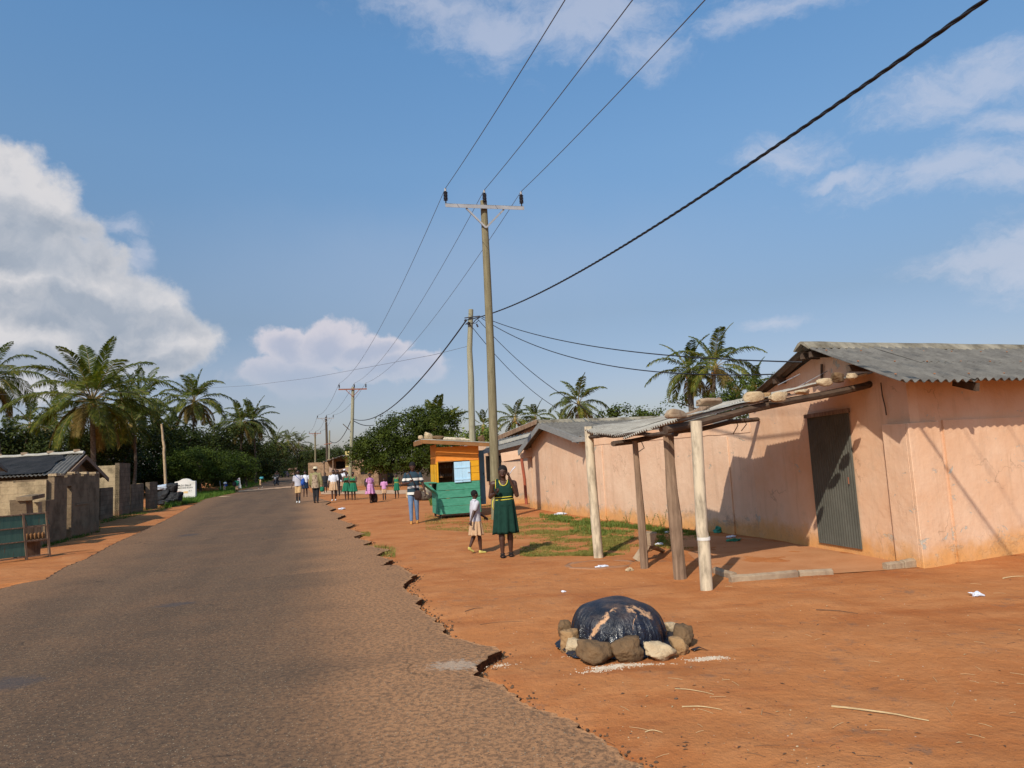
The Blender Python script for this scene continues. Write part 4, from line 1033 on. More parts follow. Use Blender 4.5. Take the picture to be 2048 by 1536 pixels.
solo('plastic_scrap', m, M['tarp'], 'torn tail of black plastic sticking out right of the mound', 'plastic scrap', smooth=True)
# small scattered pebbles over the near soil: uncountable
m = MB(); 
for _ in range(2600):
    px = random.uniform(620, 2300); py = 1020 + 620 * random.random() ** 1.3
    p = G(px, py); s, a = SA(p)
    if a < aR_(s) + .02: continue
    if (p - C0).dot(inn) > -.1 and p.y > 8.5 and p.x > 4: continue
    cl = noise.noise(Vector((p.x * .8, p.y * .8, 0)))
    if cl < random.uniform(-.5, .4): continue
    s_ = random.uniform(.002, .0075) * (1.8 if random.random() < .04 else 1)
    m.cur = 0 if random.random() < .55 else (1 if random.random() < .6 else 2)
    m.ell((p.x, p.y, gz(p.x, p.y) + s_ * .25), (s_, s_ * random.uniform(.6, 1), s_ * .6), 5, 4, jit=.25)
M['grit'] = simple('dark_grit', (0.12, 0.075, 0.05), (0.06, 0.04, 0.03), 20, 1.0)
M['redgrit'] = simple('red_clods', (0.34, 0.13, 0.055), (0.24, 0.09, 0.04), 20, 1.0)
solo('pebbles', m, [M['redgrit'], M['grit'], M['stone_pale']], 'loose grit and small pebbles scattered over the red verge', 'pebbles', loc=(0, 0, 0), kind='stuff')
# broken asphalt crumbs along the edge
m = MB()
for _ in range(1500):
    s = random.uniform(1.5, 22); a = aR(s) + abs(random.gauss(0, .07)); x, y = XY(s, a); s_ = random.uniform(.003, .014)
    m.ell((x, y, gz(x, y) + s_ * .3), (s_, s_ * .8, s_ * .7), 5, 4, jit=.3)
solo('asphalt_crumbs', m, M['roadface'], 'dark crumbs of asphalt lying along the broken road edge', 'rubble', loc=(0, 0, 0), kind='stuff')
# straws and sticks on the ground
def straw(p, q, r_, mat, label, cat='straw', name='straw', group='dry straws on the soil'):
    a = GZ(*p); c = GZ(*q); mid = (a + c) / 2; n_ = 7; pts = []
    for k in range(n_ + 1):
        t = k / n_; v = a.lerp(c, t); v.z = gz(v.x, v.y) + r_ + .006 * math.sin(math.pi * t); v += Vector((0, .02 * math.sin(math.pi * t), 0)); pts.append(v)
    m = MB(); m.tube(pts, [r_ * (1 - .5 * k / n_) for k in range(n_ + 1)], 5); solo(name, m, M[mat], label, cat, group)
straw((1663, 1413), (1858, 1441), .006, 'straw', 'long pale reed lying alone on the soil at the lower right')
straw((1364, 1415), (1444, 1421), .004, 'straw', 'short pale straw left of the long reed')
straw((1350, 1380), (1428, 1393), .003, 'straw', 'thin straw just below the black mound on its right')
straw((1632, 1219), (1716, 1226), .004, 'grit', 'thin dark twig on the red soil right of the mound', 'twig', 'twig')
straw((1290, 1463), (1325, 1465), .003, 'straw', 'short straw below the mound near the road edge')
straw((2006, 1158), (2048, 1153), .006, 'straw', 'thin stick in front of the peach wall at the right border', 'stick', 'stick')
straw((930, 1224), (966, 1218), .004, 'grit', 'dark twig on the soil beyond the asphalt edge', 'twig', 'twig')
straw((960, 1248), (1045, 1243), .002, 'grit', 'long thin twig on the soil left of the mound', 'twig', 'twig')
m = MB()
for _ in range(520):
    px = random.uniform(700, 2200); py = 1040 + 560 * random.random() ** 1.2; p = G(px, py); s, a = SA(p)
    if a < aR_(s) + .05 or ((p - C0).dot(inn) > -.1 and p.y > 8.5 and p.x > 4): continue
    if noise.noise(Vector((p.x * .6, p.y * .6, 9))) < random.uniform(-.3, .3): continue
    an = random.random() * 6.28; l = random.uniform(.008, .022); w_ = l * .32; d = Vector((math.cos(an), math.sin(an), 0)); q = Vector((-d.y, d.x, 0)); c = Vector((p.x, p.y, gz(p.x, p.y) + .004)); m.cur = random.choice((0, 0, 1, 2))
    b = len(m.v); m.v += [tuple(c - d * l), tuple(c + q * w_ + Vector((0, 0, .004))), tuple(c + d * l), tuple(c - q * w_ + Vector((0, 0, .003)))]; m.face((b, b + 1, b + 2, b + 3))
for _ in range(130):
    px = random.uniform(800, 2200); py = 1060 + 500 * random.random(); p = G(px, py); s, a = SA(p)
    if a < aR_(s) + .05 or ((p - C0).dot(inn) > -.1 and p.y > 8.5 and p.x > 4): continue
    an = random.random() * 3.14; l = random.uniform(.02, .07); d = Vector((math.cos(an), math.sin(an), 0)); c = Vector((p.x, p.y, gz(p.x, p.y) + .004)); m.cur = random.choice((1, 2, 2)); m.tube([c - d * l, c + Vector((0, 0, .003)), c + d * l], .0011, 4)
M['deadleaf'] = simple('dead_leaf', (0.16, 0.08, 0.04), (0.10, 0.05, 0.03), 20, 0.9)
solo('leaf_litter', m, [M['deadleaf'], M['grit'], M['straw']], 'dry leaf scraps and straw bits strewn over the red verge', 'leaf litter', loc=(0, 0, 0), kind='stuff')
# litter
def crumple(p, sx, sy, sz_, mat, label, seed, name='litter', cat='litter', zo=0, group=None):
    m = stone_mb((sx, sy, sz_), seed, .5, 0); o = bpy.data.objects.new(name, m.mesh(name, M[mat], (0, 0, -sz_ * .45), False)); COL.objects.link(o)
    o.location = (p.x, p.y, p.z + zo); tag(o, label, cat, group)
crumple(GZ(1954, 1193), .11, .08, .045, 'litter', 'crumpled bluish plastic sachet alone on the soil at the right', 3)
crumple(GZ(1204, 1136), .15, .09, .03, 'litter', 'white crumpled plastic by the foot of the far white post', 5)
crumple(GZ(1127, 1184), .05, .03, .02, 'litter', 'tiny clear plastic scrap between the schoolgirl and the mound', 6)
crumple(GZ(1229, 1198), .14, .02, .015, 'litter', 'flat strip of clear plastic just behind the mound', 7)
crumple(GZ(1120, 1029), .28, .2, .06, 'litter', 'grey plastic sheet lying on the grass near the middle building', 8)
crumple(GZ(1441, 1065), .26, .2, .12, 'greenplastic', 'larger green plastic bag against the foot of the compound wall', 9)
crumple(GZ(1468, 1084), .2, .12, .06, 'greenplastic', 'smaller green plastic scrap in the shade of the canopy', 10)
crumple(GZ(1463, 1076), .15, .1, .04, 'litter', 'white scrap near the green bag in the shade', 11)
crumple(GZ(1319, 1090), .13, .1, .04, 'litter', 'white scrap under the canopy between the wooden posts', 12)
crumple(GZ(1335, 1066), .1, .1, .04, 'litter', 'white scrap on the grass at the compound wall', 13)
crumple(GZ(684, 1019), .26, .2, .08, 'litter', 'white bag lying on the verge by the broken road edge', 14)
crumple(GZ(1259, 1142), .08, .06, .05, 'stone_pale', 'small pale cube of rubble beside the broken ring', 15, 'rubble_piece', 'rubble')
crumple(GZ(888, 1006), .15, .12, .05, 'stone_pale', 'pale scrap on the soil beside the girl in green and yellow', 16)
# broken basin ring round the far white post
m = MB(); c = G(1200, 1130); K = 46
for ring_i, (rr, zz) in enumerate(((.45, -.01), (.46, .022), (.40, .030), (.35, .0), (.30, -.03))):
    for k in range(K):
        a = 2 * math.pi * k / K; j = 1 + .08 * noise.noise(Vector((math.cos(a) * 2, math.sin(a) * 2, 0)))
        z = zz * (1 + .5 * noise.noise(Vector((a * 2, 0, 5)))) + .022 * noise.noise(Vector((math.cos(a) * 1.7, math.sin(a) * 1.7, 3))) - .010
        m.v.append((c.x + math.cos(a) * rr * j * 1.15, c.y + math.sin(a) * rr * j, z))
for i in range(4):
    for k in range(K):
        a = i * K + k; d_ = i * K + (k + 1) % K; m.face((a, d_, d_ + K, a + K))
solo('basin_ring', m, M['ringc'], 'broken low concrete ring sunk in the soil around the foot of the far white post', 'basin ring', smooth=True)
# kerb stones in front of the door
kp = [((1424, 1146), (1462, 1158), .12, 'short grey kerb piece turned towards the near white post'), ((1464, 1166), (1598, 1154), .13, 'long grey kerb piece, leftmost of the straight row'),
      ((1600, 1153), (1668, 1150), .11, 'shorter pale kerb piece following the long grey one'), ((1776, 1140), (1810, 1136), .14, 'small pale stone kerb piece near the pilaster'), ((1812, 1136), (1850, 1131), .16, 'cracked kerb stone at the foot of the corner pilaster')]
for i, (p, q, h, lb) in enumerate(kp):
    a = G(*p); c = G(*q); m = MB(); n_ = 8; rg = []
    d_ = (c - a).normalized(); nn = Vector((-d_.y, d_.x, 0)); wth = .09
    for k in range(n_ + 1):
        t = k / n_; x = a.lerp(c, t); jz = .012 * noise.noise(Vector((t * 4, i * 5, 0))); jy = .012 * noise.noise(Vector((t * 5, i * 3, 9)))
        hh = h * .55
        rg.append([x + nn * jy + Vector((0, 0, -.06)), x + nn * (wth + jy) + Vector((0, 0, -.06)), x + nn * (wth + jy) + Vector((0, 0, hh + jz)), x + nn * (wth * .5) + Vector((0, 0, hh + jz + .012)), x + nn * jy + Vector((0, 0, hh + jz - .008))])
    m.loft(rg); solo('kerb_stone', m, M['concrete'], lb, 'kerb stone', 'broken kerb stones in front of the door', bevel=.008)
# sandy floor behind the kerb
a = [G(1418, 1146), G(1520, 1158), G(1640, 1150), G(1760, 1142), G(1850, 1133)]; bb = [G(1330, 1062), G(1400, 1070), G(1520, 1078), G(1640, 1095), G(1800, 1122)]
patch('sandy_floor', list(zip(a, bb)), M['floor'], lambda x, y: gz(x, y) + .006)
# stones and blocks that weigh the canopy roof
def onroof(px, py, w_, h_, dep, mat, lb, seed, Y, rz=0.3, cub=.7):
    c = D(px, py, Y); stone((c.x, c.y, c.z), (w_, dep, h_), mat, lb, seed, rz=rz, cub=cub, rough=.12, group='stones weighing down the canopy roof')
onroof(1420, 812, .33, .10, .17, 'concrete', 'longest flat grey block on the canopy roof above the near white post', 31, 8.9, .3, 1.0)
onroof(1350, 836, .34, .11, .18, 'concrete', 'slanting brown block lying on the crossed timbers of the canopy', 32, 8.5, .5, .9)
onroof(1504, 805, .27, .13, .17, 'stone_pale', 'grey white rock in the middle of the canopy roof', 33, 9.0, .2, .5)
onroof(1532, 803, .17, .12, .15, 'stone_tan', 'tan stone tucked behind the two pale rocks on the canopy', 34, 9.2, .1, .5)
onroof(1556, 803, .26, .12, .16, 'stone_pale', 'cream and orange rock on the canopy roof', 35, 8.95, .25, .6)
onroof(1603, 789, .26, .065, .14, 'stone_pale', 'thin pale slab lying flat on the canopy roof', 36, 9.0, .35, 1.0)
onroof(1648, 772, .16, .10, .13, 'stone_pale', 'small pale broken block left of the round brown stone', 37, 9.1, .2, .9)
onroof(1676, 765, .17, .13, .14, 'stone_brown', 'rounded brown stone near the upper end of the canopy', 38, 9.1, .2, .5)
onroof(1704, 761, .15, .09, .12, 'stone_pale', 'topmost pale slab, tilted, where the canopy meets the building', 39, 9.15, .5, 1.0)
# leaning concrete block on a stump between the posts
st = empty('broken_pedestal', G(1295, 1122), 'broken concrete pedestal, a tapered block balanced on a slanting stump between the wooden posts', 'pedestal')
Yp = G(1290, 1122).y
m = MB(); a = D(1296, 1078, Yp); wv = Vector((.105, 0, 0))
m.hexa([a + Vector((-.04, -.06, -.1)), a + Vector((.07, -.06, -.1)), a + Vector((.07, .06, -.1)), a + Vector((-.04, .06, -.1)), a + Vector((-.06, -.09, .10)), a + Vector((.13, -.08, .09)), a + Vector((.16, .10, .09)), a + Vector((-.05, .09, .12))])
part('block', m, M['concrete'], st, bevel=.012)
m = MB(); m.tube([D(1276, 1122, Yp), D(1288, 1100, Yp), D(1299, 1083, Yp), D(1303, 1079, Yp)], [.085, .075, .055, .03], 6, jit=.08); part('stump', m, M['concrete'], st, smooth='auto')
m = MB(); c = G(1318, 1105); m.tube([D(1297, 1100, Yp), D(1310, 1096, Yp) + Vector((0, .1, 0)), c + Vector((.1, .1, .0))], [.03, .04, .03], 7, jit=.1); part('root', m, M['stone_tan'], st, smooth='auto')
# ------------------------------------------------------------------ kiosk
class TB(MB):
    """mesh builder with its own placed frame"""
    def __init__(s, org, rz): MB.__init__(s); s.o = Vector(org); s.m = Matrix.Rotation(rz, 3, 'Z')
    def P(s, x, y, z): return s.o + s.m @ Vector((x, y, z))
    def b(s, x0, x1, y0, y1, z0, z1, sx=0.0, dz=0.0):
        """box; sx shears the top in x, dz lifts the right end"""
        q = [(x0, y0, z0), (x1, y0, z0 + dz), (x1, y1, z0 + dz), (x0, y1, z0), (x0 + sx, y0, z1), (x1 + sx, y0, z1 + dz), (x1 + sx, y1, z1 + dz), (x0 + sx, y1, z1)]
        return s.hexa([s.P(*k) for k in q])
    def build(s, name, mat, parent, **k):
        return part(name, s, mat, parent, **k)
kc = D(878, 1034, 20.9); kc.z = 0; KA = R(15)
ks = empty('kiosk', kc, 'wooden kiosk with green lower boards, orange upper boards and light blue shutter', 'kiosk')
W_, DP_ = 1.27, 1.15
def kt(): return TB(kc, KA)
m = kt(); zz = [.13, .365, .60, .835, 1.07]
for i in range(4):
    m.b(0, W_, 0, .022, zz[i] + .003, zz[i + 1] - (.012 if i in (1, 2) else .004), 0, .012 if i == 2 else 0)
    m.b(-.02, 0.0, .025, DP_, zz[i] + .003, zz[i + 1] - .004)
    m.b(W_, W_ + .02, .025, DP_, zz[i] + .003, zz[i + 1] - .004)
m.b(0, .02, .025, DP_, .2, 1.05)
m.build('lower_boards', M['green'], ks, bevel=.003)
m = kt()
for z0, z1 in ((1.685, 1.86), (1.865, 2.12)): m.b(0.0, W_, 0, .022, z0, z1 - .003)
for z0, z1 in ((1.62, 1.86), (1.865, 2.2)): m.b(-.02, 0, .025, DP_, z0, z1); m.b(W_, W_ + .02, .025, DP_, z0, z1 - .1)
m.build('upper_boards', M['orange'], ks, bevel=.003)
m = kt()
for z0, z1 in ((1.075, 1.30), (1.305, 1.50), (1.505, 1.68)): m.b(.99, W_, 0, .022, z0, z1 - .004)
m.build('window_board', M['yellow'], ks, bevel=.003); m = kt()
m.b(-.015, .035, 0, .022, 1.075, 1.68); m.build('window_jamb', M['yellow'], ks, bevel=.003); m = kt()
for z0, z1 in ((1.075, 1.35), (1.355, 1.61)): m.b(-.035, -.012, .08, .45, z0, z1, .0)
for z0, z1 in ((1.075, 1.35), (1.355, 1.61)): m.b(-.035, -.012, .62, DP_, z0, z1, .0)
for z0, z1 in ((1.075, 1.35), (1.355, 1.61)): m.b(W_, W_ + .02, .025, DP_, z0, z1)
m.build('side_board', M['yellow'], ks, bevel=.003)
m = kt(); m.b(-.01, W_ + .01, DP_, DP_ + .03, .13, 2.0); m.b(0, W_, .03, DP_, .13, .16); m.build('back_wall', M['rawwood'], ks)
m = kt(); m.b(.02, W_ - .02, DP_ - .25, DP_ - .02, 1.2, 1.23); m.b(.02, W_ - .02, DP_ - .25, DP_ - .02, 1.45, 1.48)
m.build('shelf', M['rawwood'], ks)
for k in range(14):
    for zz0 in (1.23, 1.48): m = kt(); m.b(.06 + k * .08, .11 + k * .08, DP_ - .2, DP_ - .12, zz0, zz0 + .07 + random.random() * .09); m.build('shop_item', M['dish'], ks)
m = kt(); m.b(.50, .52, .03, .3, 1.08, 1.66); m.b(.52, .99, .04, .06, 1.08, 1.66); m.build('inner_board', M['dark'], ks)
m = kt(); m.b(.505, .742, -.045, -.022, 1.045, 1.655); m.b(.746, .99, -.045, -.022, 1.05, 1.66)
for z0 in (1.11, 1.46): m.b(.51, .985, -.058, -.046, z0, z0 + .045)
sh = m.build('shutter', M['ltblue'], ks, bevel=.003)
m = kt(); m.b(.91, .985, -.066, -.059, 1.315, 1.33); m.build('bolt', M['steel'], sh)
m = kt(); m.b(.04, .50, -.01, 0, 1.668, 1.70); m.build('lintel_strip', M['rawwood'], ks)
# open door at the back right corner
m = kt(); m.b(W_ + .02, W_ + .15, .86, .885, .30, 1.98); m.b(W_ + .153, W_ + .36, .86, .885, .30, 1.98)
for z0 in (.45, 1.10, 1.72): m.b(W_ + .02, W_ + .36, .842, .859, z0, z0 + .06)
dr_ = m.build('door', M['bluedoor'], ks, bevel=.003)
m = kt(); m.b(W_ + .31, W_ + .33, .82, .842, 1.22, 1.27); m.build('handle', M['dark'], dr_)
# flap counter on the left side, on slanting braces
m = kt(); m.b(-.40, -.02, .02, 1.0, 1.06, 1.085); m.build('counter', M['green'], ks, bevel=.004)
m = kt()
for y0 in (.03, .80):
    m.hexa([m.P(-.02, y0, .74), m.P(-.02, y0, .80), m.P(-.02, y0 + .03, .80), m.P(-.02, y0 + .03, .74), m.P(-.38, y0, 1.05), m.P(-.28, y0, 1.058), m.P(-.28, y0 + .03, 1.058), m.P(-.38, y0 + .03, 1.05)])
m.hexa([m.P(-.022, .04, .74), m.P(-.022, .95, .74), m.P(-.022, .95, .76), m.P(-.022, .04, .76), m.P(-.36, .04, 1.03), m.P(-.36, .95, 1.03), m.P(-.34, .95, 1.05), m.P(-.34, .04, 1.05)])
m.build('brace', M['green'], ks)
m = kt()
for x, y in ((.03, .05), (W_ - .08, .05), (.03, DP_ - .08), (W_ - .08, DP_ - .08)): m.b(x, x + .06, y, y + .06, -.05, .13)
m.build('legs', M['beamwood'], ks)
m = kt()
m.hexa([m.P(-.45, -.34, 2.352), m.P(W_ + .38, -.34, 2.162), m.P(W_ + .38, DP_ + .3, 2.162), m.P(-.45, DP_ + .3, 2.352), m.P(-.45, -.34, 2.375), m.P(W_ + .38, -.34, 2.185), m.P(W_ + .38, DP_ + .3, 2.185), m.P(-.45, DP_ + .3, 2.375)])
m.build('roof', M['asbestos_pale'], ks)
m = kt()
m.hexa([m.P(-.46, -.375, 2.235), m.P(W_ + .39, -.375, 2.045), m.P(W_ + .39, -.345, 2.045), m.P(-.46, -.345, 2.235), m.P(-.46, -.375, 2.345), m.P(W_ + .39, -.375, 2.145), m.P(W_ + .39, -.345, 2.145), m.P(-.46, -.345, 2.345)])
m.b(-.50, -.463, -.36, DP_ + .3, 2.21, 2.35)
m.build('fascia', M['rawwood'], ks, bevel=.004)
kr = [(-.42, .15, .20, .12, 'stone_pale', 'round pale stone at the left tip of the kiosk roof'), (-.2, .2, .28, .24, 'stone_pale', 'biggest pale rock on the kiosk roof'), (.1, .15, .34, .14, 'stone_brown', 'flat brown stone beside the pale rock on the kiosk roof'),
      (W_ + .12, .1, .22, .22, 'stone_brown', 'dark lumpy stone at the right end of the kiosk roof')]
for i, (x, y, a, h, mt_, lb) in enumerate(kr):
    m = kt(); p = m.P(x, y, 2.375 - (x + .45) / 2.1 * .19); stone(p, (a, .2, h), mt_, lb, 60 + i * 3, group='stones on the kiosk roof')
m = kt(); m.tube([m.P(.25, .05, 2.375), m.P(.90, .05, 2.32)], .045, 10); solo('roof_pipe', m, M['pipe'], 'short white pipe lying on the kiosk roof', 'pipe', smooth='auto')
m = kt(); m.tube([m.P(.2, -.15, 2.35), m.P(1.0, -.1, 2.29)], .03, 8); solo('roof_pipe', m, M['pipe'], 'thinner white pipe in front of the short one on the kiosk roof', 'pipe', smooth='auto')

# ------------------------------------------------------------------ power poles
def power_pole(name, base, top, arm_c, armlen, r0, r1, label, mats=('pole', 'steel'), armdir=None, group='poles carrying three wires along the road', ins=(-.98, 0, .95), sc=1.0, mid=None):
    e = empty(name, base, label, 'utility pole', group)
    base = Vector(base); top = Vector(top)
    m = MB(); pts = []
    for k in range(9):
        t = k / 8; pts.append(base.lerp(top, t) + Vector((.03 * math.sin(t * 3.1), 0, 0)) * (r0 / .13))
    pts[0].z = -.2
    m.tube(pts, [r0 + (r1 - r0) * k / 8 for k in range(9)], 14, jit=.012); part('pole', m, M[mats[0]], e, smooth='auto')
    ad = armdir or Vector((math.cos(TH), math.sin(TH), 0)); n_ = Vector((-ad.y, ad.x, 0))
    tips = []
    if arm_c is not None:
        off = -n_ * (r1 + .05)
        m = MB(); a, b_ = arm_c + off - ad * armlen / 2, arm_c + off + ad * armlen / 2
        m.beam(a + Vector((0, 0, .05)), b_ + Vector((0, 0, .05)), .09, .012); m.beam(a - n_ * .04, b_ - n_ * .04, .010, .11)
        ar = part('crossarm', m, M[mats[1]], e)
        for s_ in (-1, 1):
            m = MB(); m.beam(arm_c + off + ad * s_ * armlen * .24 - Vector((0, 0, .05)), arm_c + off * 1.0 - Vector((0, 0, .62)), .03, .05); part('brace', m, M[mats[1]], e)
        for t in ins:
            c = arm_c + off + ad * (t * armlen / 2) + Vector((0, 0, .056)); m = MB()
            m.tube([c, c + Vector((0, 0, .10))], .02, 8)
            pr = []; zs = []
            for k in range(6):
                z = .10 + k * .045; pr += [.042, .068, .042]; zs += [z, z + .015, z + .03]
            m.tube([c + Vector((0, 0, z)) for z in zs], pr, 12)
            i_ = part('insulator', m, M['insul'], e, smooth='auto')
            m = MB(); m.tube([c + Vector((0, 0, .375)), c + Vector((0, 0, .42)), c + Vector((0, 0, .46))], [.035, .03, .03], 10); part('cap', m, M['steel'], i_, smooth='auto')
            tips.append(c + Vector((0, 0, .46)))
    return e, tips
def cable(name, pts3, r_, mat, label, sag=0.0, group=None, seg=6, n_=28, cat='cable', twist=False):
    """pts3: [start, end] with sag, or a list of points"""
    if len(pts3) == 2:
        a, b_ = map(Vector, pts3); P = []
        for k in range(n_ + 1):
            t = k / n_; P.append(a.lerp(b_, t) - Vector((0, 0, sag * 4 * t * (1 - t))))
    else: P = [Vector(p) for p in pts3]
    m = MB()
    if twist:
        for q in range(3):
            Q = []
            for i in range((len(P) - 1) * 14 + 1):
                j = min(i // 14, len(P) - 2); t = (i - j * 14) / 14; c = P[j].lerp(P[j + 1], t)
                d_ = (P[j + 1] - P[j]).normalized(); x = d_.cross(Vector((0, 0, 1))).normalized(); y = d_.cross(x); L_ = (c - P[0]).length
                an = L_ / .55 * 2 * math.pi + q * 2.094; Q.append(c + (x * math.cos(an) + y * math.sin(an)) * r_ * .95)
            m.tube(Q, r_, 6)
    else: m.tube(P, r_, seg)
    return solo(name, m, M[mat], label, cat, group, smooth=True, loc=tuple(P[0]))
YP = 19.9
pb = D(992, 1036, YP); pb.z = 0
hv, tips = power_pole('utility_pole', pb, D(967, 402, YP), D(968, 418, YP), 2.34, .135, .098, 'tall wooden utility pole with steel crossarm and three dark insulators, nearest the camera', armdir=Vector((math.cos(R(14)), math.sin(R(14)), 0)))
p2c = D(705, 779, 59); p2b = D(698, 935, 59); p2b.z = 0
_, tips2 = power_pole('utility_pole', p2b, D(706, 774, 59), p2c, 2.35, .17, .13, 'pale utility pole with a rusty red crossarm in front of the block house', ('polepale', 'rust'), ins=(-.94, .12, .94))
p3c = D(651, 837, 99); p3b = D(654, 940, 99); p3b.z = 0
_, tips3 = power_pole('utility_pole', p3b, D(652, 834, 99), p3c, 2.3, .19, .15, 'dark grey utility pole just left of the one with the red crossarm', ('bark', 'steel'), ins=(-.94, .12, .94))
p4c = D(630, 867, 138); p4b = D(630, 940, 138); p4b.z = 0
_, tips4 = power_pole('utility_pole', p4b, D(630, 865, 138), p4c, 2.3, .19, .15, 'farthest utility pole, smallest in the picture, with a reddish crossarm', ('pole', 'rust'), ins=(-.94, .12, .94))
prev = [t - Vector((NS.x, NS.y, 0)) * 42 + Vector((.1, 0, .2)) for t in tips]
# wires
def through(tip, px, py, Yq, back):
    """next support behind the camera so that the span passes the sight line at (px,py) near Yq"""
    return back
wl_ = ['leftmost', 'middle', 'rightmost']
aim = [(1130, 0), (1265, 0), (1410, 0)]
for i in range(3):
    T = tips[i]; q = D(aim[i][0], aim[i][1], 9.0)
    # direction on plan fixed by the road; height from a parabola of 0.75 m sag
    dxy = (q - T); L = 42.0; u = Vector((q.x - T.x, q.y - T.y)); ul = u.length; k = L / ul; t = ul / L
    sag = .75; ze = T.z + (q.z - T.z + sag * 4 * t * (1 - t)) / t
    cable('overhead_wire', [T, Vector((T.x + u.x * k, T.y + u.y * k, ze))], .0085, 'alwire', wl_[i] + ' of the three thin wires running over the camera from the tall pole crossarm', sag, 'overhead wires', cat='wire')
    cable('overhead_wire', [T, tips2[i]], .0085, 'alwire', wl_[i] + ' of the three thin wires between the tall pole and the red-armed pole', 1.0, 'overhead wires', cat='wire')
    cable('overhead_wire', [tips2[i], tips3[i]], .013, 'alwire', wl_[i] + ' of the three wires between the red-armed pole and the dark grey pole', .7, 'overhead wires', cat='wire')
    cable('overhead_wire', [tips3[i], tips4[i]], .016, 'alwire', wl_[i] + ' of the three wires between the dark grey pole and the farthest pole', .7, 'overhead wires', cat='wire')
YL = 25.0
lb_ = D(946, 1000, YL); lb_.z = 0
lv = empty('low_pole', lb_, 'shorter crooked utility pole rising behind the kiosk, carrying the thick black cable', 'utility pole')
m = MB(); pts = [lb_ + Vector((0, 0, -.2))] + [D(x, y, YL) for x, y in ((946, 940), (945, 883), (943, 820), (942, 760), (939, 700), (942, 619))]
m.tube(pts, [.13, .125, .12, .115, .11, .10, .085], 12, jit=.02); part('pole', m, M['polepale'], lv, smooth='auto')
at0 = D(937, 638, YL - .15); at1 = D(941, 646, YL - .14)
m = MB(); m.beam(D(929, 636, YL - .12), D(960, 632, YL - .12), .04, .03); m.ell(D(931, 641, YL - .2), (.05, .05, .05), 8, 6); m.ell(D(937, 647, YL - .16), (.07, .05, .05), 8, 6)
m.tube([D(931, 649, YL - .15), D(937, 644, YL - .2), D(945, 648, YL - .2), D(951, 640, YL - .2), D(958, 636, YL - .2)], .018, 5)
m.tube([D(945, 647, YL - .25), D(952, 646, YL - .2), D(957, 641, YL - .2), D(955, 637, YL - .2), D(964, 633, YL - .2)], .012, 5)
m.tube([D(953, 648, YL - .2), D(956, 654, YL - .2)], .028, 6)
part('clamp', m, M['insul'], lv, smooth='auto')
P0 = D(933, 640, YL - .2); Pm = D(1970, 0, 5.0)
k = 40.0 / (P0.y - Pm.y); t = 1 / k; zend = P0.z; sag = None
Pe = Vector((P0.x + (Pm.x - P0.x) * k, P0.y + (Pm.y - P0.y) * k, P0.z - .1))
sag = (P0.lerp(Pe, t).z - Pm.z) / (4 * t * (1 - t))
cable('bundled_cable', [P0, Pe], .0105, 'wire', 'thick black twisted cable sweeping from the low pole over the camera to the top right', sag, twist=True, n_=60)
cable('bundled_cable', [P0, D(706, 838, 59)], .028, 'wire', 'sagging black cable between the low pole and the red-armed pole', 1.25)
cable('bundled_cable', [D(703, 838, 59), D(658, 880, 85)], .032, 'wire', 'sagging black cable left of the red-armed pole', 1.0)
cable('service_cable', [D(965, 634, YL), D(1604, 724, 10.7)], .012, 'wire', 'upper thin cable running right to the ridge of the peach building', .35)
cable('service_cable', [D(963, 636, YL), D(1562, 748, 11.6)], .012, 'wire', 'lower thin cable running right to the peach building', .62)
cable('service_cable', [D(957, 640, YL), D(1205, 836, 20.5)], .012, 'wire', 'thin cable dropping behind the tall pole to the middle grey roof', .35)
cable('service_cable', [D(945, 655, YL), D(1112, 815, 30)], .012, 'wire', 'lower thin cable dropping to the cream roofed house', .3)
cable('service_cable', [D(-120, 790, 50), D(120, 788, 48), D(300, 783, 46), D(500, 771, 42), D(620, 756, 38), D(760, 730, 32), D(870, 709, 27), D(945, 690, YL)], .007, 'alwire', 'single faint wire crossing the sky from the left above the palms')
cable('service_cable', [D(702, 838, 59), D(748, 850, 62)], .03, 'wire', 'short cable from the red-armed pole into the broad green tree', .25)
e = empty('low_pole', D(657, 940, 84), 'thin pale pole behind the dark grey utility pole', 'utility pole'); e.location.z = 0
m = MB(); m.tube([Vector((wloc(e).x, 84, -.2)), D(659, 861, 84)], [.12, .09], 8); part('pole', m, M['polepale'], e, smooth='auto')
m = MB(); m.beam(D(648, 889, 83.8), D(664, 886, 83.8), .06, .08); part('bracket', m, M['rust'], e)
m = MB(); m.beam(D(686, 848, 58.7), D(699, 860, 58.7), .05, .06); part('bracket', m, M['bark'], bpy.data.objects['utility_pole.001'])
# ------------------------------------------------------------------ left side: roofless block houses along the road
A3 = Vector((NA.x, NA.y, 0)); S3 = Vector((NS.x, NS.y, 0))
def seg(mb, p, q, z0, z1, th=.16, z1b=None, lean=0.0, rag=0.0, away=None):
    d_ = (q - p); n_ = max(1, int(d_.length / .25)) if rag else 1; away = away or -A3 * th
    z1b = z1 if z1b is None else z1b
    hs = [(z1 + (z1b - z1) * k / n_) + (rag * (noise.cell(Vector((k * 1.7, p.x * 3, 0))) - .5) if rag else 0) for k in range(n_)]
    for k in range(n_):
        a = p + d_ * (k / n_); b_ = p + d_ * ((k + 1) / n_); l = S3 * lean
        mb.hexa([V3(a, z0), V3(b_, z0), V3(b_ + away, z0), V3(a + away, z0), V3(a + l, hs[k]), V3(b_ + l, hs[k]), V3(b_ + away + l, hs[k]), V3(a + away + l, hs[k])])
B0 = G(73, 1096); B1 = G(198, 1062); RD = (B1 - B0).normalized()
def on(px, py=1060): return V3(PL(px, py, B0, RD), 0)
def zt(px, py): return PL(px, py, B0, RD).z
ru = empty('roofless_house', B1, 'stained roofless block house with a narrow doorway, nearest on the left roadside', 'ruined house')
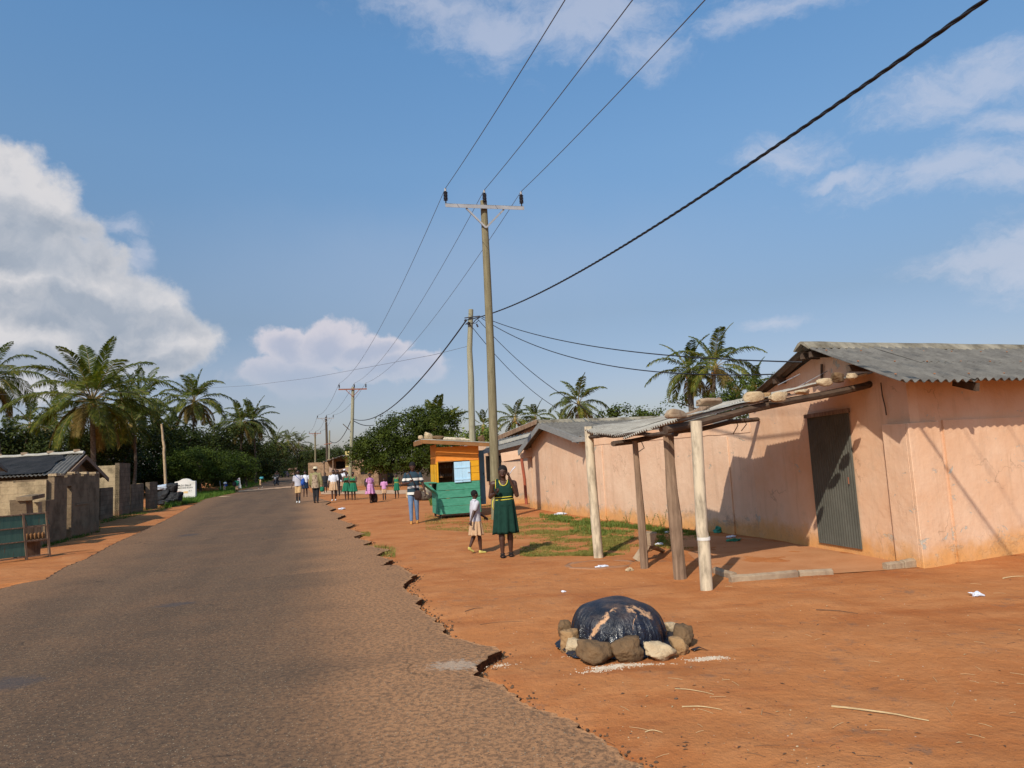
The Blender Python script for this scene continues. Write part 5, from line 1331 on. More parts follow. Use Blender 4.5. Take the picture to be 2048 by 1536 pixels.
m = MB(); a = on(90); c = on(107); seg(m, a, c, -.1, zt(98, 1000), .16); seg(m, c + RD * .001, on(133), -.1, zt(120, 952), .16, rag=.03)
seg(m, on(142) , on(198), -.1, zt(170, 947.5), .16, rag=.05); seg(m, on(133) + RD * .001, on(142) - RD * .001, zt(138, 972), zt(138, 950), .155)
part('wall', m, M['ruin'], ru)
m = MB(); m.hexa([V3(on(150), .95), V3(on(176), .95), V3(on(176), .95) + A3 * .03, V3(on(150), .95) + A3 * .03, V3(on(150), 1.0), V3(on(176), 1.0), V3(on(176), 1.0) + A3 * .03, V3(on(150), 1.0) + A3 * .03]); part('window_sill', m, M['ruin'], ru)
for px, w_ in ((113, .35), (122, .3), (150, .35), (173, .3), (192, .4)):
    m = MB(); a = V3(on(px), zt(px, 947 if px > 140 else 951)); m.box(a - A3 * .08 + Vector((0, 0, .02)), (.2, w_, .07), TH); part('coping_block', m, M['stone_pale'], ru)
# cross wall that faces the camera (sunlit)
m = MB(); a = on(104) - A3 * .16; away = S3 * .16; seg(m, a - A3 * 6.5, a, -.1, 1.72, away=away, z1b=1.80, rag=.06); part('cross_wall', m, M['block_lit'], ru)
m = MB(); a = on(198) - A3 * .161 - S3 * .16; seg(m, a - A3 * 5, a, -.1, 1.8, away=S3 * .15); part('back_wall', m, M['ruin'], ru)
pl_ = empty('gate_pillar', on(66), 'leaning square block pillar with a concrete head beside the green rack', 'pillar')
m = MB(); a = on(60); seg(m, a, on(73), -.1, zt(58, 998), .35, lean=-.35); part('shaft', m, M['ruin'], pl_)
m = MB(); a = V3(on(47), zt(52, 997)); m.beam(a, V3(on(73), zt(70, 992)), .35, .10); part('head', m, M['ruin'], pl_)
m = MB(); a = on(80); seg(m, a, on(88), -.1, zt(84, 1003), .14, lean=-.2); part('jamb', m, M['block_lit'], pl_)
m = MB(); a = on(58) - A3 * 1.1; seg(m, a - A3 * .2 - S3 * 4.5, a - A3 * .2, -.1, 1.32, .16, rag=.05); solo('low_wall', m, M['ruin'], 'dark low block wall behind the green rack', 'wall')
# green rack leaning by the road
gk = empty('green_rack', G(20, 1118), 'teal painted wooden display rack with an open lower shelf, cut by the left border', 'display rack')
def gt(): return TB(G(-30, 1132), R(60))
m = gt(); 
for z0, z1 in ((.10, .40), (.42, .70), (.72, .98)): m.b(-.2, .78, 0, .02, z0, z1, -.10 * z0)
m.b(.80, 1.25, 0, .02, .74, .98, -.08); part('panel', m, M['tealpaint'] if 'tealpaint' in M else M['bluedoor'], gk)
m = gt()
for x in (-.22, .77, 1.24): m.b(x, x + .04, -.02, .03, 0, 1.02, -.1)
for z0 in (.06, .40, .70, .98): m.b(-.2, 1.28, -.015, .025, z0, z0 + .025, -.01 - .1 * z0)
m.b(.8, 1.25, .0, .4, .38, .41); m.b(.8, 1.25, .38, .41, .05, 1.0)
part('frame', m, M['oldwood'], gk)
m = gt()
for k in range(5): m.ell(m.P(.86 + k * .08, .15, .48), (.035, .05, .09), 8, 6)
part('goods', m, M['rawwood'], gk)
crumple(GZ(50, 1113), .5, .3, .12, 'tealcloth' if 'tealcloth' in M else 'greenplastic', 'flattened teal plastic lying at the foot of the green rack', 41)
# second row, set back
Q0 = G(202, 1040); Q1 = G(313, 1016); QD = (Q1 - Q0).normalized()
def on2(px): return V3(PL(px, 1030, Q0, QD), 0)
def zt2(px, py): return PL(px, py, Q0, QD).z
bw_ = empty('block_wall', Q0, 'grey cement block wall with gaps and a taller square corner, left roadside beyond the roofless house', 'wall')
m = MB(); seg(m, on2(201), on2(226), -.1, zt2(215, 975), .16); part('wall_panel', m, M['block'], bw_)
m = MB(); seg(m, on2(238), on2(260), -.1, zt2(245, 926), .18); part('tall_panel', m, M['block'], bw_)
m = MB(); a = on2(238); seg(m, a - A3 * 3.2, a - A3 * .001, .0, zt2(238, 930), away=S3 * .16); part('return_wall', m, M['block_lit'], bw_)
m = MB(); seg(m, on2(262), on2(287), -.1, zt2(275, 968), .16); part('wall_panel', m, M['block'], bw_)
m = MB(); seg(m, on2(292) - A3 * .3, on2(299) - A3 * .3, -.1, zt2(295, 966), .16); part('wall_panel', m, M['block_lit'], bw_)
m = MB(); seg(m, on2(299), on2(315), -.1, zt2(306, 964), .2); part('wall_panel', m, M['block'], bw_)
# roofed house behind
H0 = D(168, 909, 26.5); hh = empty('sheet_roofed_house', V3(H0, 0), 'low house behind the ruin with black plastic tied over its grey roof sheets', 'house')
rd_ = Vector((-.985, .17, 0)); En = D(128, 948, 23.3); Ef = D(213, 955, 30.2)
m = MB()
for k in range(7):
    for e_ in (En, Ef): corr(m, H0 + rd_ * k * 1.3, H0 + rd_ * (k + 1.03) * 1.3, e_ + rd_ * k * 1.3, e_ + rd_ * (k + 1.03) * 1.3, .16, .022, .008, 0, 3, .02)
hr = part('roof', m, M['asbestos'], hh, smooth='auto')
m = MB(); 
a0 = H0 + rd_ * .8 + Vector((0, 0, .05)); 
for (s0, s1, v1) in ((.75, 3.6, .97), (3.3, 6.3, .98), (5.9, 9, 1.0)):
    K = 10; b0 = len(m.v)
    for i in range(K + 1):
        for j in range(K + 1):
            p = H0.lerp(En, v1 * j / K) + rd_ * (s0 + (s1 - s0) * i / K + .25 * noise.noise(Vector((j * .5, s0, 0)))); m.v.append(tuple(p + Vector((0, 0, .06 + .03 * noise.noise(Vector((i * .7, j * .7, s0)))))))
    for i in range(K):
        for j in range(K): q = b0 + i * (K + 1) + j; m.face((q, q + 1, q + K + 2, q + K + 1))
M['blacksheet'] = simple('black_roof_plastic', (0.030, 0.028, 0.027), (0.012, 0.012, 0.012), 2.2, 0.8, 0.8, 5, 0.08, spec=.15, detail=7)
part('plastic_cover', m, M['blacksheet'], hr, smooth=True)
m = MB(); m.tube([H0 + rd_ * k * .5 + Vector((0, 0, .08 + .02 * (k % 2))) for k in range(19)], .06, 7); part('ridge_cap', m, M['asbestos_pale'], hr, smooth='auto')
m = MB()
for k in range(8): m = MB(); m.box(H0 + rd_ * (.3 + k * 1.15) + Vector((0, 0, .17)), (.22, .12, .09), .3); part('ridge_block', m, M['concrete'], hr)
m = MB(); dn = Vector((0, 0, -.1)); m.beam(H0 + dn - rd_ * .1, En + dn - rd_ * .1, .04, .13); m.beam(H0 + dn - rd_ * .1, Ef + dn - rd_ * .1, .04, .16); part('bargeboard', m, M['oldwood'], hh)
m = MB(); a = V3(En, 0) + rd_ * .35 + S3 * .6; c = V3(Ef, 0) + rd_ * .35 - S3 * .6; w0 = rd_ * .15
m.hexa([V3(a, -.1), V3(c, -.1), V3(c + w0, -.1), V3(a + w0, -.1), V3(a, 1.75), V3(c, 1.75), V3(c + w0, 1.75), V3(a + w0, 1.75)])
pk_ = V3(H0, 0) + rd_ * .35; m.hexa([V3(a, 1.76), V3(c, 1.76), V3(c + w0, 1.76), V3(a + w0, 1.76), V3(pk_ - S3 * .05, H0.z - .16), V3(pk_ + S3 * .05, H0.z - .16), V3(pk_ + w0 + S3 * .05, H0.z - .16), V3(pk_ + w0 - S3 * .05, H0.z - .16)])
seg(m, a + rd_ * 8, a, -.1, 1.75, away=S3 * .15)
part('wall', m, M['ruin'], hh)
m = MB(); q = D(-5, 905, 20.5); m.beam(D(-10, 925, 20), D(14, 942, 20.6), .05, .08); m.hexa([D(-60, 900, 20), D(14, 942, 20.6), D(14, 942, 20.6) + Vector((-3, 1.2, 0)), D(-60, 900, 20) + Vector((-3, 1.2, 0)), D(-60, 897, 20), D(14, 939, 20.6), D(14, 939, 20.6) + Vector((-3, 1.2, 0)), D(-60, 897, 20) + Vector((-3, 1.2, 0))])
m.box((D(-60, 960, 21.5).x - 1.2, 21, .8), (1.5, 1, 1.6)); solo('side_roof', m, M['asbestos'], 'edge of another low sheet roof at the left border', 'roof')
# heap of bagged refuse at the end of the wall
bh = G(331, 1012)
M['bagblack'] = simple('black_bin_plastic', (0.010, 0.010, 0.011), (0.02, 0.02, 0.022), 5, 0.5, 0.8, 9, 0.08, spec=.2)
M['bagpale'] = simple('pale_blue_plastic', (0.42, 0.47, 0.54), (0.30, 0.34, 0.40), 5, 0.5, 0.6, 9, 0.05)
for i, (dx, dy, dz, a, h, mm, lb) in enumerate(((-.2, .2, 0, 1.1, 1.0, 'bagblack', 'tall black refuse sack leaning on the end of the block wall'), (.45, 0, 0, .9, .75, 'bagblack', 'black refuse sack on the road side of the heap'), (.1, -.4, 0, .7, .35, 'bagblack', 'low black sack at the foot of the heap'),
                                                (-.15, .1, .95, .95, .35, 'bagpale', 'pale blue plastic sheet spread on top of the sack heap'), (.35, .1, .68, .7, .6, 'bagblack', 'upper black sack at the right of the heap'))):
    m_ = stone_mb((a, a * .8, h), 80 + i * 5, .28, .1); o_ = bpy.data.objects.new('refuse_sack', m_.mesh('refuse_sack', M[mm], (0, 0, -h / 2), True)); COL.objects.link(o_); o_.location = (bh.x + dx, bh.y + dy, dz); tag(o_, lb, 'sack', 'heap of sacks by the block wall')
# white painted monument stone with its lettering
ms = G(370, 1001); mon = empty('painted_signstone', ms, 'white painted signstone with black lettering and a curved top by the road', 'sign')
mrz = R(6); cosm, sinm = math.cos(mrz), math.sin(mrz)
wM = 1.40; zb = 1.36; prof = [(-wM / 2, 0), (wM / 2, 0), (wM / 2, 1.31), (wM * .33, 1.34), (wM * .20, 1.47), (wM * .04, 1.53), (-wM * .12, 1.51), (-wM * .26, 1.41), (-wM * .36, 1.36), (-wM / 2, 1.33)]
m = MB(); fr = [Vector((ms.x + x * cosm, ms.y + x * sinm, z)) for x, z in prof]; bk_ = [p + Vector((-sinm * .28, cosm * .28, 0)) for p in fr]
m.loft([fr, bk_]); M['signwhite'] = simple('dirty_white_paint', (0.62, 0.60, 0.56), (0.46, 0.44, 0.39), 2.2, 0.9, 0.3, 14, 0.01, lo=.45, hi=.75)
part('slab', m, M['signwhite'], mon, bevel=.012)
M['black'] = simple('black_paint', (0.03, 0.03, 0.03), (0.05, 0.05, 0.05), 8, 0.8)
M['orangep'] = simple('faded_orange_paint', (0.62, 0.40, 0.16), (0.60, 0.44, 0.24), 8, 0.8)
M['redp'] = simple('faded_red_paint', (0.45, 0.20, 0.16), (0.55, 0.40, 0.36), 8, 0.8)
def text(s, loc, size, rz, mat, parent, ext=.004, tilt=0.0):
    cu = bpy.data.curves.new('lettering', 'FONT'); cu.body = s; cu.size = size; cu.align_x = 'CENTER'; cu.extrude = ext; cu.space_character = 1.05
    cu.offset = size * .012
    to = bpy.data.objects.new('t', cu); COL.objects.link(to)
    me = bpy.data.meshes.new_from_object(to.evaluated_get(bpy.context.evaluated_depsgraph_get())); bpy.data.objects.remove(to)
    me.transform((Matrix.Rotation(rz, 4, 'Z') @ Matrix.Rotation(R(90), 4, 'X') @ Matrix.Rotation(tilt, 4, 'Z')))
    me.materials.clear(); me.materials.append(mat)
    o = bpy.data.objects.new('lettering', me); COL.objects.link(o); o.parent = parent; o.location = Vector(loc) - wloc(parent); return o
def mp(x, z): return Vector((ms.x + x * cosm + sinm * .006, ms.y + x * sinm - cosm * .006, z))
text('M.D.I E&J-Z', mp(-.02, 1.00), .17, mrz, M['black'], mon); text('MACHINE BLOCK', mp(.02, .84), .125, mrz, M['black'], mon)
text('INDUSTRY', mp(-.40, .62), .07, mrz, M['redp'], mon); text('No 3', mp(-.36, .50), .09, mrz, M['redp'], mon); text('A 7', mp(.35, .62), .13, mrz, M['black'], mon)
m = MB(); c = mp(0, .56); m.hexa([mp(-.10, .50), mp(.20, .50), mp(.20, .50) + Vector((0, .004, 0)), mp(-.10, .50) + Vector((0, .004, 0)), mp(-.10, .64), mp(.20, .64), mp(.20, .64) + Vector((0, .004, 0)), mp(-.10, .64) + Vector((0, .004, 0))]); part('painted_panel', m, M['orangep'], mon)
# small square road sign
rs = G(442, 981); rsg = empty('road_sign', rs, 'small square white sign on a thin post in the verge grass', 'sign')
Yr = rs.y; m = MB(); m.tube([V3(rs, -.1), D(438.5, 955, Yr), D(438, 946, Yr) + Vector((0, .04, 0))], .04, 8); part('post', m, M['steel'], rsg)
c = D(438, 948.5, Yr - .05); m = MB(); m.box(c, (.54, .03, .56), 0, Matrix.Rotation(R(4), 3, 'Y')); pn = part('plate', m, M['signwhite'], rsg, bevel=.004)
m = MB(); c2 = c + Vector((0, -.022, 0)); m.box(c2, (.045, .006, .26))
for dz in (-.11, 0.02, .12): m.box(c2 + Vector((0, .001, dz)), (.26, .006, .035))
part('symbol', m, M['black'], pn)
# leaning advertising board
bd = G(488, 979); Yb = bd.y; m = MB(); p = [D(477, 976, Yb), D(484, 976.5, Yb), D(479.5, 955, Yb + .3), D(475, 957, Yb + .3)]
m.hexa([D(474, 976, Yb), D(483, 976.5, Yb), D(483, 976.5, Yb + .05), D(474, 976, Yb + .05), D(474.5, 957, Yb + .3), D(479.5, 955.5, Yb + .3), D(479.5, 955.5, Yb + .35), D(474.5, 957, Yb + .35)])
bo = empty('leaning_board', bd, 'white board on short legs leaning at the verge behind a walking pupil', 'board'); part('panel', m, M['white'], bo)
m = MB(); c = D(477, 958.5, Yb + .26); m.box(c, (.2, .03, .12)); part('heading', m, simple('pink_print', (.6, .2, .35), (.6, .3, .4), 5), bo)
m = MB(); m.beam(D(482.5, 976, Yb + .02), G(483.5, 979.5), .05, .05); m.beam(D(475, 976, Yb + .02), G(475, 979.5), .05, .05); part('leg', m, M['stick'], bo)
# dry stick pole on the left
m = MB(); sb = G(331, 1003); Ys = sb.y; pts = [V3(sb, -.1)] + [D(x, y, Ys) for x, y in ((331, 962), (329.5, 930), (328, 905), (328.5, 893), (326, 880), (325, 865), (323, 848))]
m.tube(pts, [.10, .10, .095, .09, .095, .085, .075, .07], 8, jit=.05); solo('dry_pole', m, M['stick'], 'bare crooked stick pole standing alone beyond the block wall', 'pole', smooth='auto')
# pale kerb fragment on the left edge
crumple(GZ(452, 994), 1.3, .25, .12, 'stone_pale', 'long pale slab of broken kerb on the left road edge', 44, 'kerb_fragment', 'kerb stone')
crumple(GZ(430, 996), .5, .3, .1, 'stone_pale', 'small pale stone left of the broken kerb slab', 45, 'stone', 'stone')
m = MB(); c = G(405, 985)
for k in range(14): m.ell((c.x + random.uniform(-1.2, 1.4), c.y + random.uniform(-.5, .5), random.uniform(0, .12)), (.5, .3, .3), 9, 6, jit=.15)
solo('earth_heap', m, M['dirt'], 'low heap of red earth behind the white signstone', 'earth heap', smooth=True)
# ------------------------------------------------------------------ block house behind the crowd
Yh = 64
def H(px, py, dy=0): return D(px, py, Yh + dy)
hb = empty('block_house', V3(H(728, 975), 0), 'unplastered block house with a dark square window under the broad tree', 'house')
m = MB(); x0, x1 = H(699, 940).x, H(757, 940).x; wx0, wx1 = H(721.5, 940).x, H(735.5, 940).x; wz0, wz1 = H(728, 949).z, H(728, 932).z; zt_ = H(712, 920).z
for (a, c, z0, z1) in ((x0, wx0, -.1, zt_), (wx1, x1, -.1, zt_ - .7), (wx0, wx1, -.1, wz0), (wx0, wx1, wz1, zt_ - .2)): m.box(((a + c) / 2, Yh, (z0 + z1) / 2), (c - a, .2, z1 - z0))
m.box((x0 + .1, Yh + 2.1, zt_ / 2), (.2, 4, zt_)); m.box((x1 - .1, Yh + 2.1, zt_ / 2 - .35), (.2, 4, zt_ - .7)); m.box(((x0 + x1) / 2, Yh + 4.2, 1.2), (x1 - x0, .2, 2.4))
part('wall', m, M['mudbrick'], hb)
m = MB(); m.box(((wx0 + wx1) / 2, Yh + .02, (wz0 + wz1) / 2), (wx1 - wx0, .1, wz1 - wz0)); part('window', m, M['dark'], hb)
m = MB(); a = H(736.5, 946, -.1).x; c = H(746, 946, -.1).x; m.box(((a + c) / 2, Yh - .14, (wz0 + wz1) / 2), (c - a, .03, wz1 - wz0)); part('shutter', m, M['rawwood'], hb)
m = MB(); a = H(691, 930, -.2); c = H(701, 930, -.2); m.box(((a.x + c.x) / 2, Yh - .1, 1.6), (c.x - a.x, .25, 3.2)); part('yellow_panel', m, simple('pale_yellow_paint', (.60, .46, .17), (.45, .36, .15), 3, .9), hb)
m = MB(); a = H(642, 926, -1.2); c = H(682, 911.5, -1.2); e_ = H(698, 912, -1.2); up = Vector((0, 4, .2)); corr(m, a, c, a + up, c + up, .3, .03, .02, 0, 2); corr(m, c, e_, c + up, e_ + up, .3, .03, .02, 0, 2)
part('roof', m, M['asbestos'], hb, smooth='auto')
m = MB(); m.box((H(672, 940).x, Yh + 1, 1.3), (H(694, 940).x - H(650, 940).x, .2, 2.6)); m.box((H(672, 940).x, Yh + 1.02, .2), (3.4, 3, .4)); part('shaded_wall', m, M['mudbrick'], hb)
m = MB(); m.box((H(676, 931).x, Yh + .88, H(676, 931).z), (.8, .05, .7)); part('window', m, M['dark'], hb)
m = MB(); 
for px in (648, 666): m.tube([V3(H(px, 960, -1), -.1), H(px, 922 if px == 648 else 915, -1)], .07, 6)
part('post', m, M['oldwood'], hb)
m = MB(); K = 14
rows = []
for i in range(K + 1):
    px = 658 + 40 * i / K; dip = 5 * math.sin(math.pi * i / K); rows.append([H(px, 932 + dip + 2 - .1 * i, -.7), H(px, 945 - .2 * i, -.6)])
for i in range(K): m.quad(rows[i][0], rows[i][1], rows[i + 1][1], rows[i + 1][0])
part('awning_cloth', m, simple('faded_pinkish_cloth', (.40, .30, .24), (.32, .23, .18), 3, .9), hb)
m = MB(); m.box((H(636, 922, 10).x, Yh + 12, 1.2), (2.4, 3, 2.5)); solo('distant_shed', m, M['mudbrick'], 'pale flat shed behind the slanted roof of the block house', 'shed')
m = MB(); c = D(587, 938, 250); m.box(c + Vector((0, 0, -1.1)), (2.2, 2, 1.8)); m.hexa([c + Vector((-1.7, -1.5, -.2)), c + Vector((1.7, -1.5, -.2)), c + Vector((1.7, 1.5, -.2)), c + Vector((-1.7, 1.5, -.2)), c + Vector((-1.5, -.1, .4)), c + Vector((1.5, -.1, .4)), c + Vector((1.5, .1, .4)), c + Vector((-1.5, .1, .4))])
solo('distant_house', m, simple('rusty_far_roof', (.30, .15, .10), (.36, .24, .18), .5), 'tiny rust roofed house at the far end of the road', 'house')
# mud wall in the shade of the broad tree
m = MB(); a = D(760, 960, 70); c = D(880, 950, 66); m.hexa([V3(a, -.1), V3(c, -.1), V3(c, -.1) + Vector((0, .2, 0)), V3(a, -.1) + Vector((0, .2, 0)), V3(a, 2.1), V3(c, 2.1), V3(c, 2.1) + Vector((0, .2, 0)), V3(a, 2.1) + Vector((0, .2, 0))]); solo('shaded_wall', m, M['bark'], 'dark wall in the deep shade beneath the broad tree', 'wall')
# ------------------------------------------------------------------ palms
def frond_mb(mb, base, dirv, length, droop, nleaf, wid, leafdroop, seed, ribs=None, segs=10, hang=1.0, stalk=.16):
    """one feather leaf: curved rib, narrow leaflets hanging from both sides"""
    rnd = random.Random(seed)
    d = Vector(dirv).normalized(); side = d.cross(Vector((0, 0, 1)))
    if side.length < .05: side = Vector((rnd.uniform(-1, 1), rnd.uniform(-1, 1), 0))
    side.normalize(); pts = [Vector(base)]; cur = d.copy(); st = length / segs; wob = rnd.uniform(-.25, .25)
    for i in range(segs):
        pts.append(pts[-1] + cur * st)
        cur = (cur + Vector((0, 0, -droop * st / length * (1.0 + 1.2 * i / segs))) + side * wob * .06).normalized()
    rr = [.028 * length / 4 * (1 - .85 * i / segs) for i in range(segs + 1)]
    (ribs or mb).tube(pts, rr, 5)
    for i in range(nleaf):
        t = stalk + (1 - stalk) * (i + .5) / nleaf
        f = t * segs; k = min(int(f), segs - 1); p = pts[k].lerp(pts[k + 1], f - k); tg = (pts[k + 1] - pts[k]).normalized()
        sd = tg.cross(Vector((0, 0, 1)));
        if sd.length < .1: sd = side.copy()
        sd.normalize(); upv = sd.cross(tg).normalized()
        ll = length * .29 * (math.sin(math.pi * min(1, .18 + t * .80)) ** .6) * rnd.uniform(.85, 1.1)
        for s_ in (-1, 1):
            if rnd.random() < .05: continue
            dr = leafdroop * rnd.uniform(.75, 1.3)
            o1 = (sd * s_ * .85 + tg * .75 + upv * .18).normalized()
            mid = p + o1 * ll * .5 + Vector((0, 0, -ll * .10 * dr)); end = p + (o1 * (1 - .35 * min(1, dr * .5))) * ll * .9 + Vector((0, 0, -ll * .42 * dr * hang))
            w_ = wid * rnd.uniform(.9, 1.25); wv = tg * w_ * .5 + upv * w_ * rnd.uniform(-.3, .3)
            b = len(mb.v); mb.v += [tuple(p - wv * .6), tuple(p + wv * .6), tuple(mid + wv), tuple(mid - wv), tuple(end)]
            mb.face((b, b + 1, b + 2, b + 3)); mb.face((b + 3, b + 2, b + 4))
def palm(name, base, top, label, flen=4.2, nf=22, nleaf=34, wid=.07, seed=1, group=None, hero=False, fm='frond', trunk_r=.16, droop=1.35, old=3, leafdroop=1.0, up=.2):
    rnd = random.Random(seed); base = Vector(base); top = Vector(top)
    e = empty(name, base, label, 'palm tree', group)
    m = MB(); pts = []; rr = []; n_ = 26; bow = Vector((rnd.uniform(-.4, .4), rnd.uniform(-.4, .4), 0)) * (top.z / 9)
    for i in range(n_ + 1):
        t = i / n_; pts.append(base.lerp(top, t) + bow * math.sin(math.pi * t) * .6 + Vector((0, 0, -.2 * (1 - t)))); rr.append(trunk_r * (1.35 - .5 * min(1, t * 3) if t < .33 else .85 - .1 * t) * (1 + .05 * (i % 2)))
    m.tube(pts, rr, 10, jit=.03); part('trunk', m, M['ptrunk'], e, smooth='auto')
    crown = MB(); ribs = MB(); dead = MB()
    for i in range(nf):
        t = (i + .5) / nf; az = i * 2.39996 + rnd.uniform(-.2, .2)
        el = R(82 - 118 * t ** .85 + rnd.uniform(-6, 6))
        d = Vector((math.cos(az) * math.cos(el), math.sin(az) * math.cos(el), math.sin(el)))
        L_ = flen * (.72 + .34 * math.sin(math.pi * min(1, t * 1.15 + .12))) * rnd.uniform(.9, 1.08)
        dr = droop * (.55 + .6 * t) * rnd.uniform(.8, 1.2)
        c = top + Vector((d.x * .12, d.y * .12, .1 - .35 * t))
        isold = i >= nf - old
        if hero:
            f = MB(); f.cur = 0; frond_mb(f, c, d, L_, dr, nleaf, wid, leafdroop * (.6 + .9 * t), seed * 100 + i)
            nrib = 10 * 5 + 2
            f.mi = [1 if k < nrib else 0 for k in range(len(f.f))]
            part('frond', f, [M['frondold' if isold and i % 2 else fm], M['rachis']], e, label='yellowing frond' if isold and i % 2 else None)
        else:
            frond_mb(dead if isold else crown, c, d, L_, dr, nleaf, wid, leafdroop * (.6 + .9 * t), seed * 100 + i, ribs)
    if not hero:
        cr = part('crown', crown, M[fm], e); part('ribs', ribs, M['rachis'], cr)
        if dead.v: part('dry_fronds', dead, M['frondold'], cr)
    m = MB()
    for i in range(9 if hero else 6):
        a = rnd.random() * 6.28; m.ell(top + Vector((math.cos(a) * .28, math.sin(a) * .28, -.35 - rnd.random() * .3)), (.13, .13, .16), 8, 6)
    part('coconuts', m, M['nut'], e, smooth=True)
    m = MB(); m.ell(top + Vector((0, 0, -.1)), (.22, .22, .4), 8, 6); m.tube([top, top + Vector((.05, 0, 1.0))], [.08, .01], 6); part('heart', m, M['rachis'], e, smooth=True)
    return e
M['nut'] = simple('orange_coconut_husk', (0.32, 0.17, 0.05), (0.20, 0.11, 0.035), 3, 0.7)
def at(px, Y): p = D(px, 950, Y); return Vector((p.x, Y, 0))
GP = 'coconut palms along the left of the road'
palm('coconut_palm', at(190, 54), D(184, 800, 54), 'largest coconut palm, with yellowing lower fronds hanging over the sheet roofed house', 6.0, 31, 96, .060, 11, GP, hero=True, trunk_r=.22, droop=1.3, old=8, leafdroop=.95)
palm('coconut_palm', at(14, 58), D(-22, 760, 58), 'tall coconut palm with a leaning trunk cut off by the left border', 4.8, 26, 80, .050, 12, GP, trunk_r=.19, droop=1.9, old=5, leafdroop=1.3)
palm('coconut_palm', at(388, 88), D(388, 803, 88), 'coconut palm with hanging yellow lower fronds, second clear crown from the left', 5.2, 28, 52, .085, 13, GP, droop=1.6, old=7)
pA = palm('coconut_palm', at(488, 108), D(482, 846, 108), 'left of the twin coconut palms above the road sign', 4.9, 30, 38, .10, 14, GP, fm='frondfar', droop=1.7, old=7)
palm('coconut_palm', at(512, 112), D(505, 842, 112), 'right of the twin coconut palms above the road sign', 4.7, 28, 38, .10, 15, GP, fm='frondfar', droop=1.5, old=4)
palm('coconut_palm', at(546, 160), D(551, 884, 160), 'slim palm standing over the motorcycle', 4.6, 22, 26, .13, 16, GP, fm='frondfar', old=4)
palm('coconut_palm', at(569, 245), D(576, 882, 245), 'slim palm just right of the one over the motorcycle', 6.0, 22, 26, .13, 17, GP, fm='frondfar', old=6)
palm('coconut_palm', at(594, 248), D(597, 888, 248), 'slim palm above the boy with the blue bag', 6.0, 22, 26, .13, 18, GP, fm='frondfar', old=8)
bgp = [(20, 70, 880, 3.6), (95, 75, 862, 3.6), (112, 84, 834, 3.2), (245, 66, 806, 4.2), (285, 72, 806, 4.0), (310, 84, 845, 3.6), (-30, 66, 860, 3.6), (265, 60, 850, 3.8), (430, 120, 870, 3.6), (620, 210, 905, 4.0), (560, 200, 900, 4.2), (345, 95, 860, 3.4), (60, 90, 850, 3.6)]
lbp = ['low dark palm at the left border beneath the tall leaning palm', 'dark palm left of the largest palm, behind the roof', 'palm crown peeping out behind the left fronds of the largest palm', 'dark palm just right of the largest palm crown', 'palm whose fronds stick out right of the largest palm',
       'lower dark palm behind the bare stick pole', 'dark palm hidden at the very left border', 'dark palm behind the right fronds of the largest palm', 'small palm between the second palm and the twin palms', 'small hazy palm behind the farthest utility pole', 'distant palm beyond the slim palms', 'low palm left of the second clear crown', 'distant palm between the left border and the largest palm']
protos = [palm('background_palm', (0, 0, 0), (0, 0, 8.0), 'x', 4.0, 20, 24, .11, 30 + i, 'dark palms in the grove', fm='frondfar', old=2) for i in range(2)]
for i, ((px, Y, py, fl), lb) in enumerate(zip(bgp, lbp)):
    o_ = protos[i] if i < 2 else copy_tree(protos[i % 2])
    top = D(px, py, Y); o_.location = (top.x, Y, 0); o_.scale = (fl / 4.0, fl / 4.0, max(.5, top.z / 8.0)); o_.rotation_euler = (0, 0, i * 1.3); o_['label'] = lb
GR = 'palms rising behind the peach buildings'
palm('coconut_palm', at(1160, 86), D(1157, 806, 86), 'palm standing between the two overhead cables behind the middle grey roof', 4.3, 20, 44, .09, 41, GR, droop=1.5, old=4)
palm('coconut_palm', at(1384, 58), D(1378, 742, 60), 'left of the twin palms, with a shaggy brown trunk, behind the roofs', 4.0, 20, 50, .07, 42, GR, droop=1.6, old=4, trunk_r=.3)
palm('coconut_palm', at(1436, 56), D(1430, 732, 56), 'right of the twin palms, leaning slightly, behind the roofs', 4.2, 20, 54, .07, 43, GR, droop=1.5, old=5)
palm('coconut_palm', at(1030, 95), D(1030, 838, 95), 'low palm right of the tall utility pole', 3.9, 18, 34, .09, 44, GR, old=2)
palm('coconut_palm', at(1072, 98), D(1070, 836, 98), 'low palm above the cream roofed house', 3.5, 16, 34, .09, 45, GR, old=1)
palm('coconut_palm', at(968, 100), D(967, 852, 100), 'small palm seen between the two utility poles', 3.0, 16, 30, .09, 46, GR, old=1)
palm('coconut_palm', at(1130, 104), D(1128, 850, 104), 'low palm left of the cables behind the middle roof', 3.4, 16, 30, .09, 47, GR, old=1)
palm('coconut_palm', at(1505, 62), D(1508, 765, 62), 'palm tip above the bush beside the near building', 2.6, 14, 34, .07, 48, GR, old=1)
palm('young_palm', at(880, 66), D(872, 862, 66), 'young palm whose feathery fronds rise out of the broad tree', 3.9, 15, 48, .10, 49, None, droop=.55, old=0, leafdroop=.6)
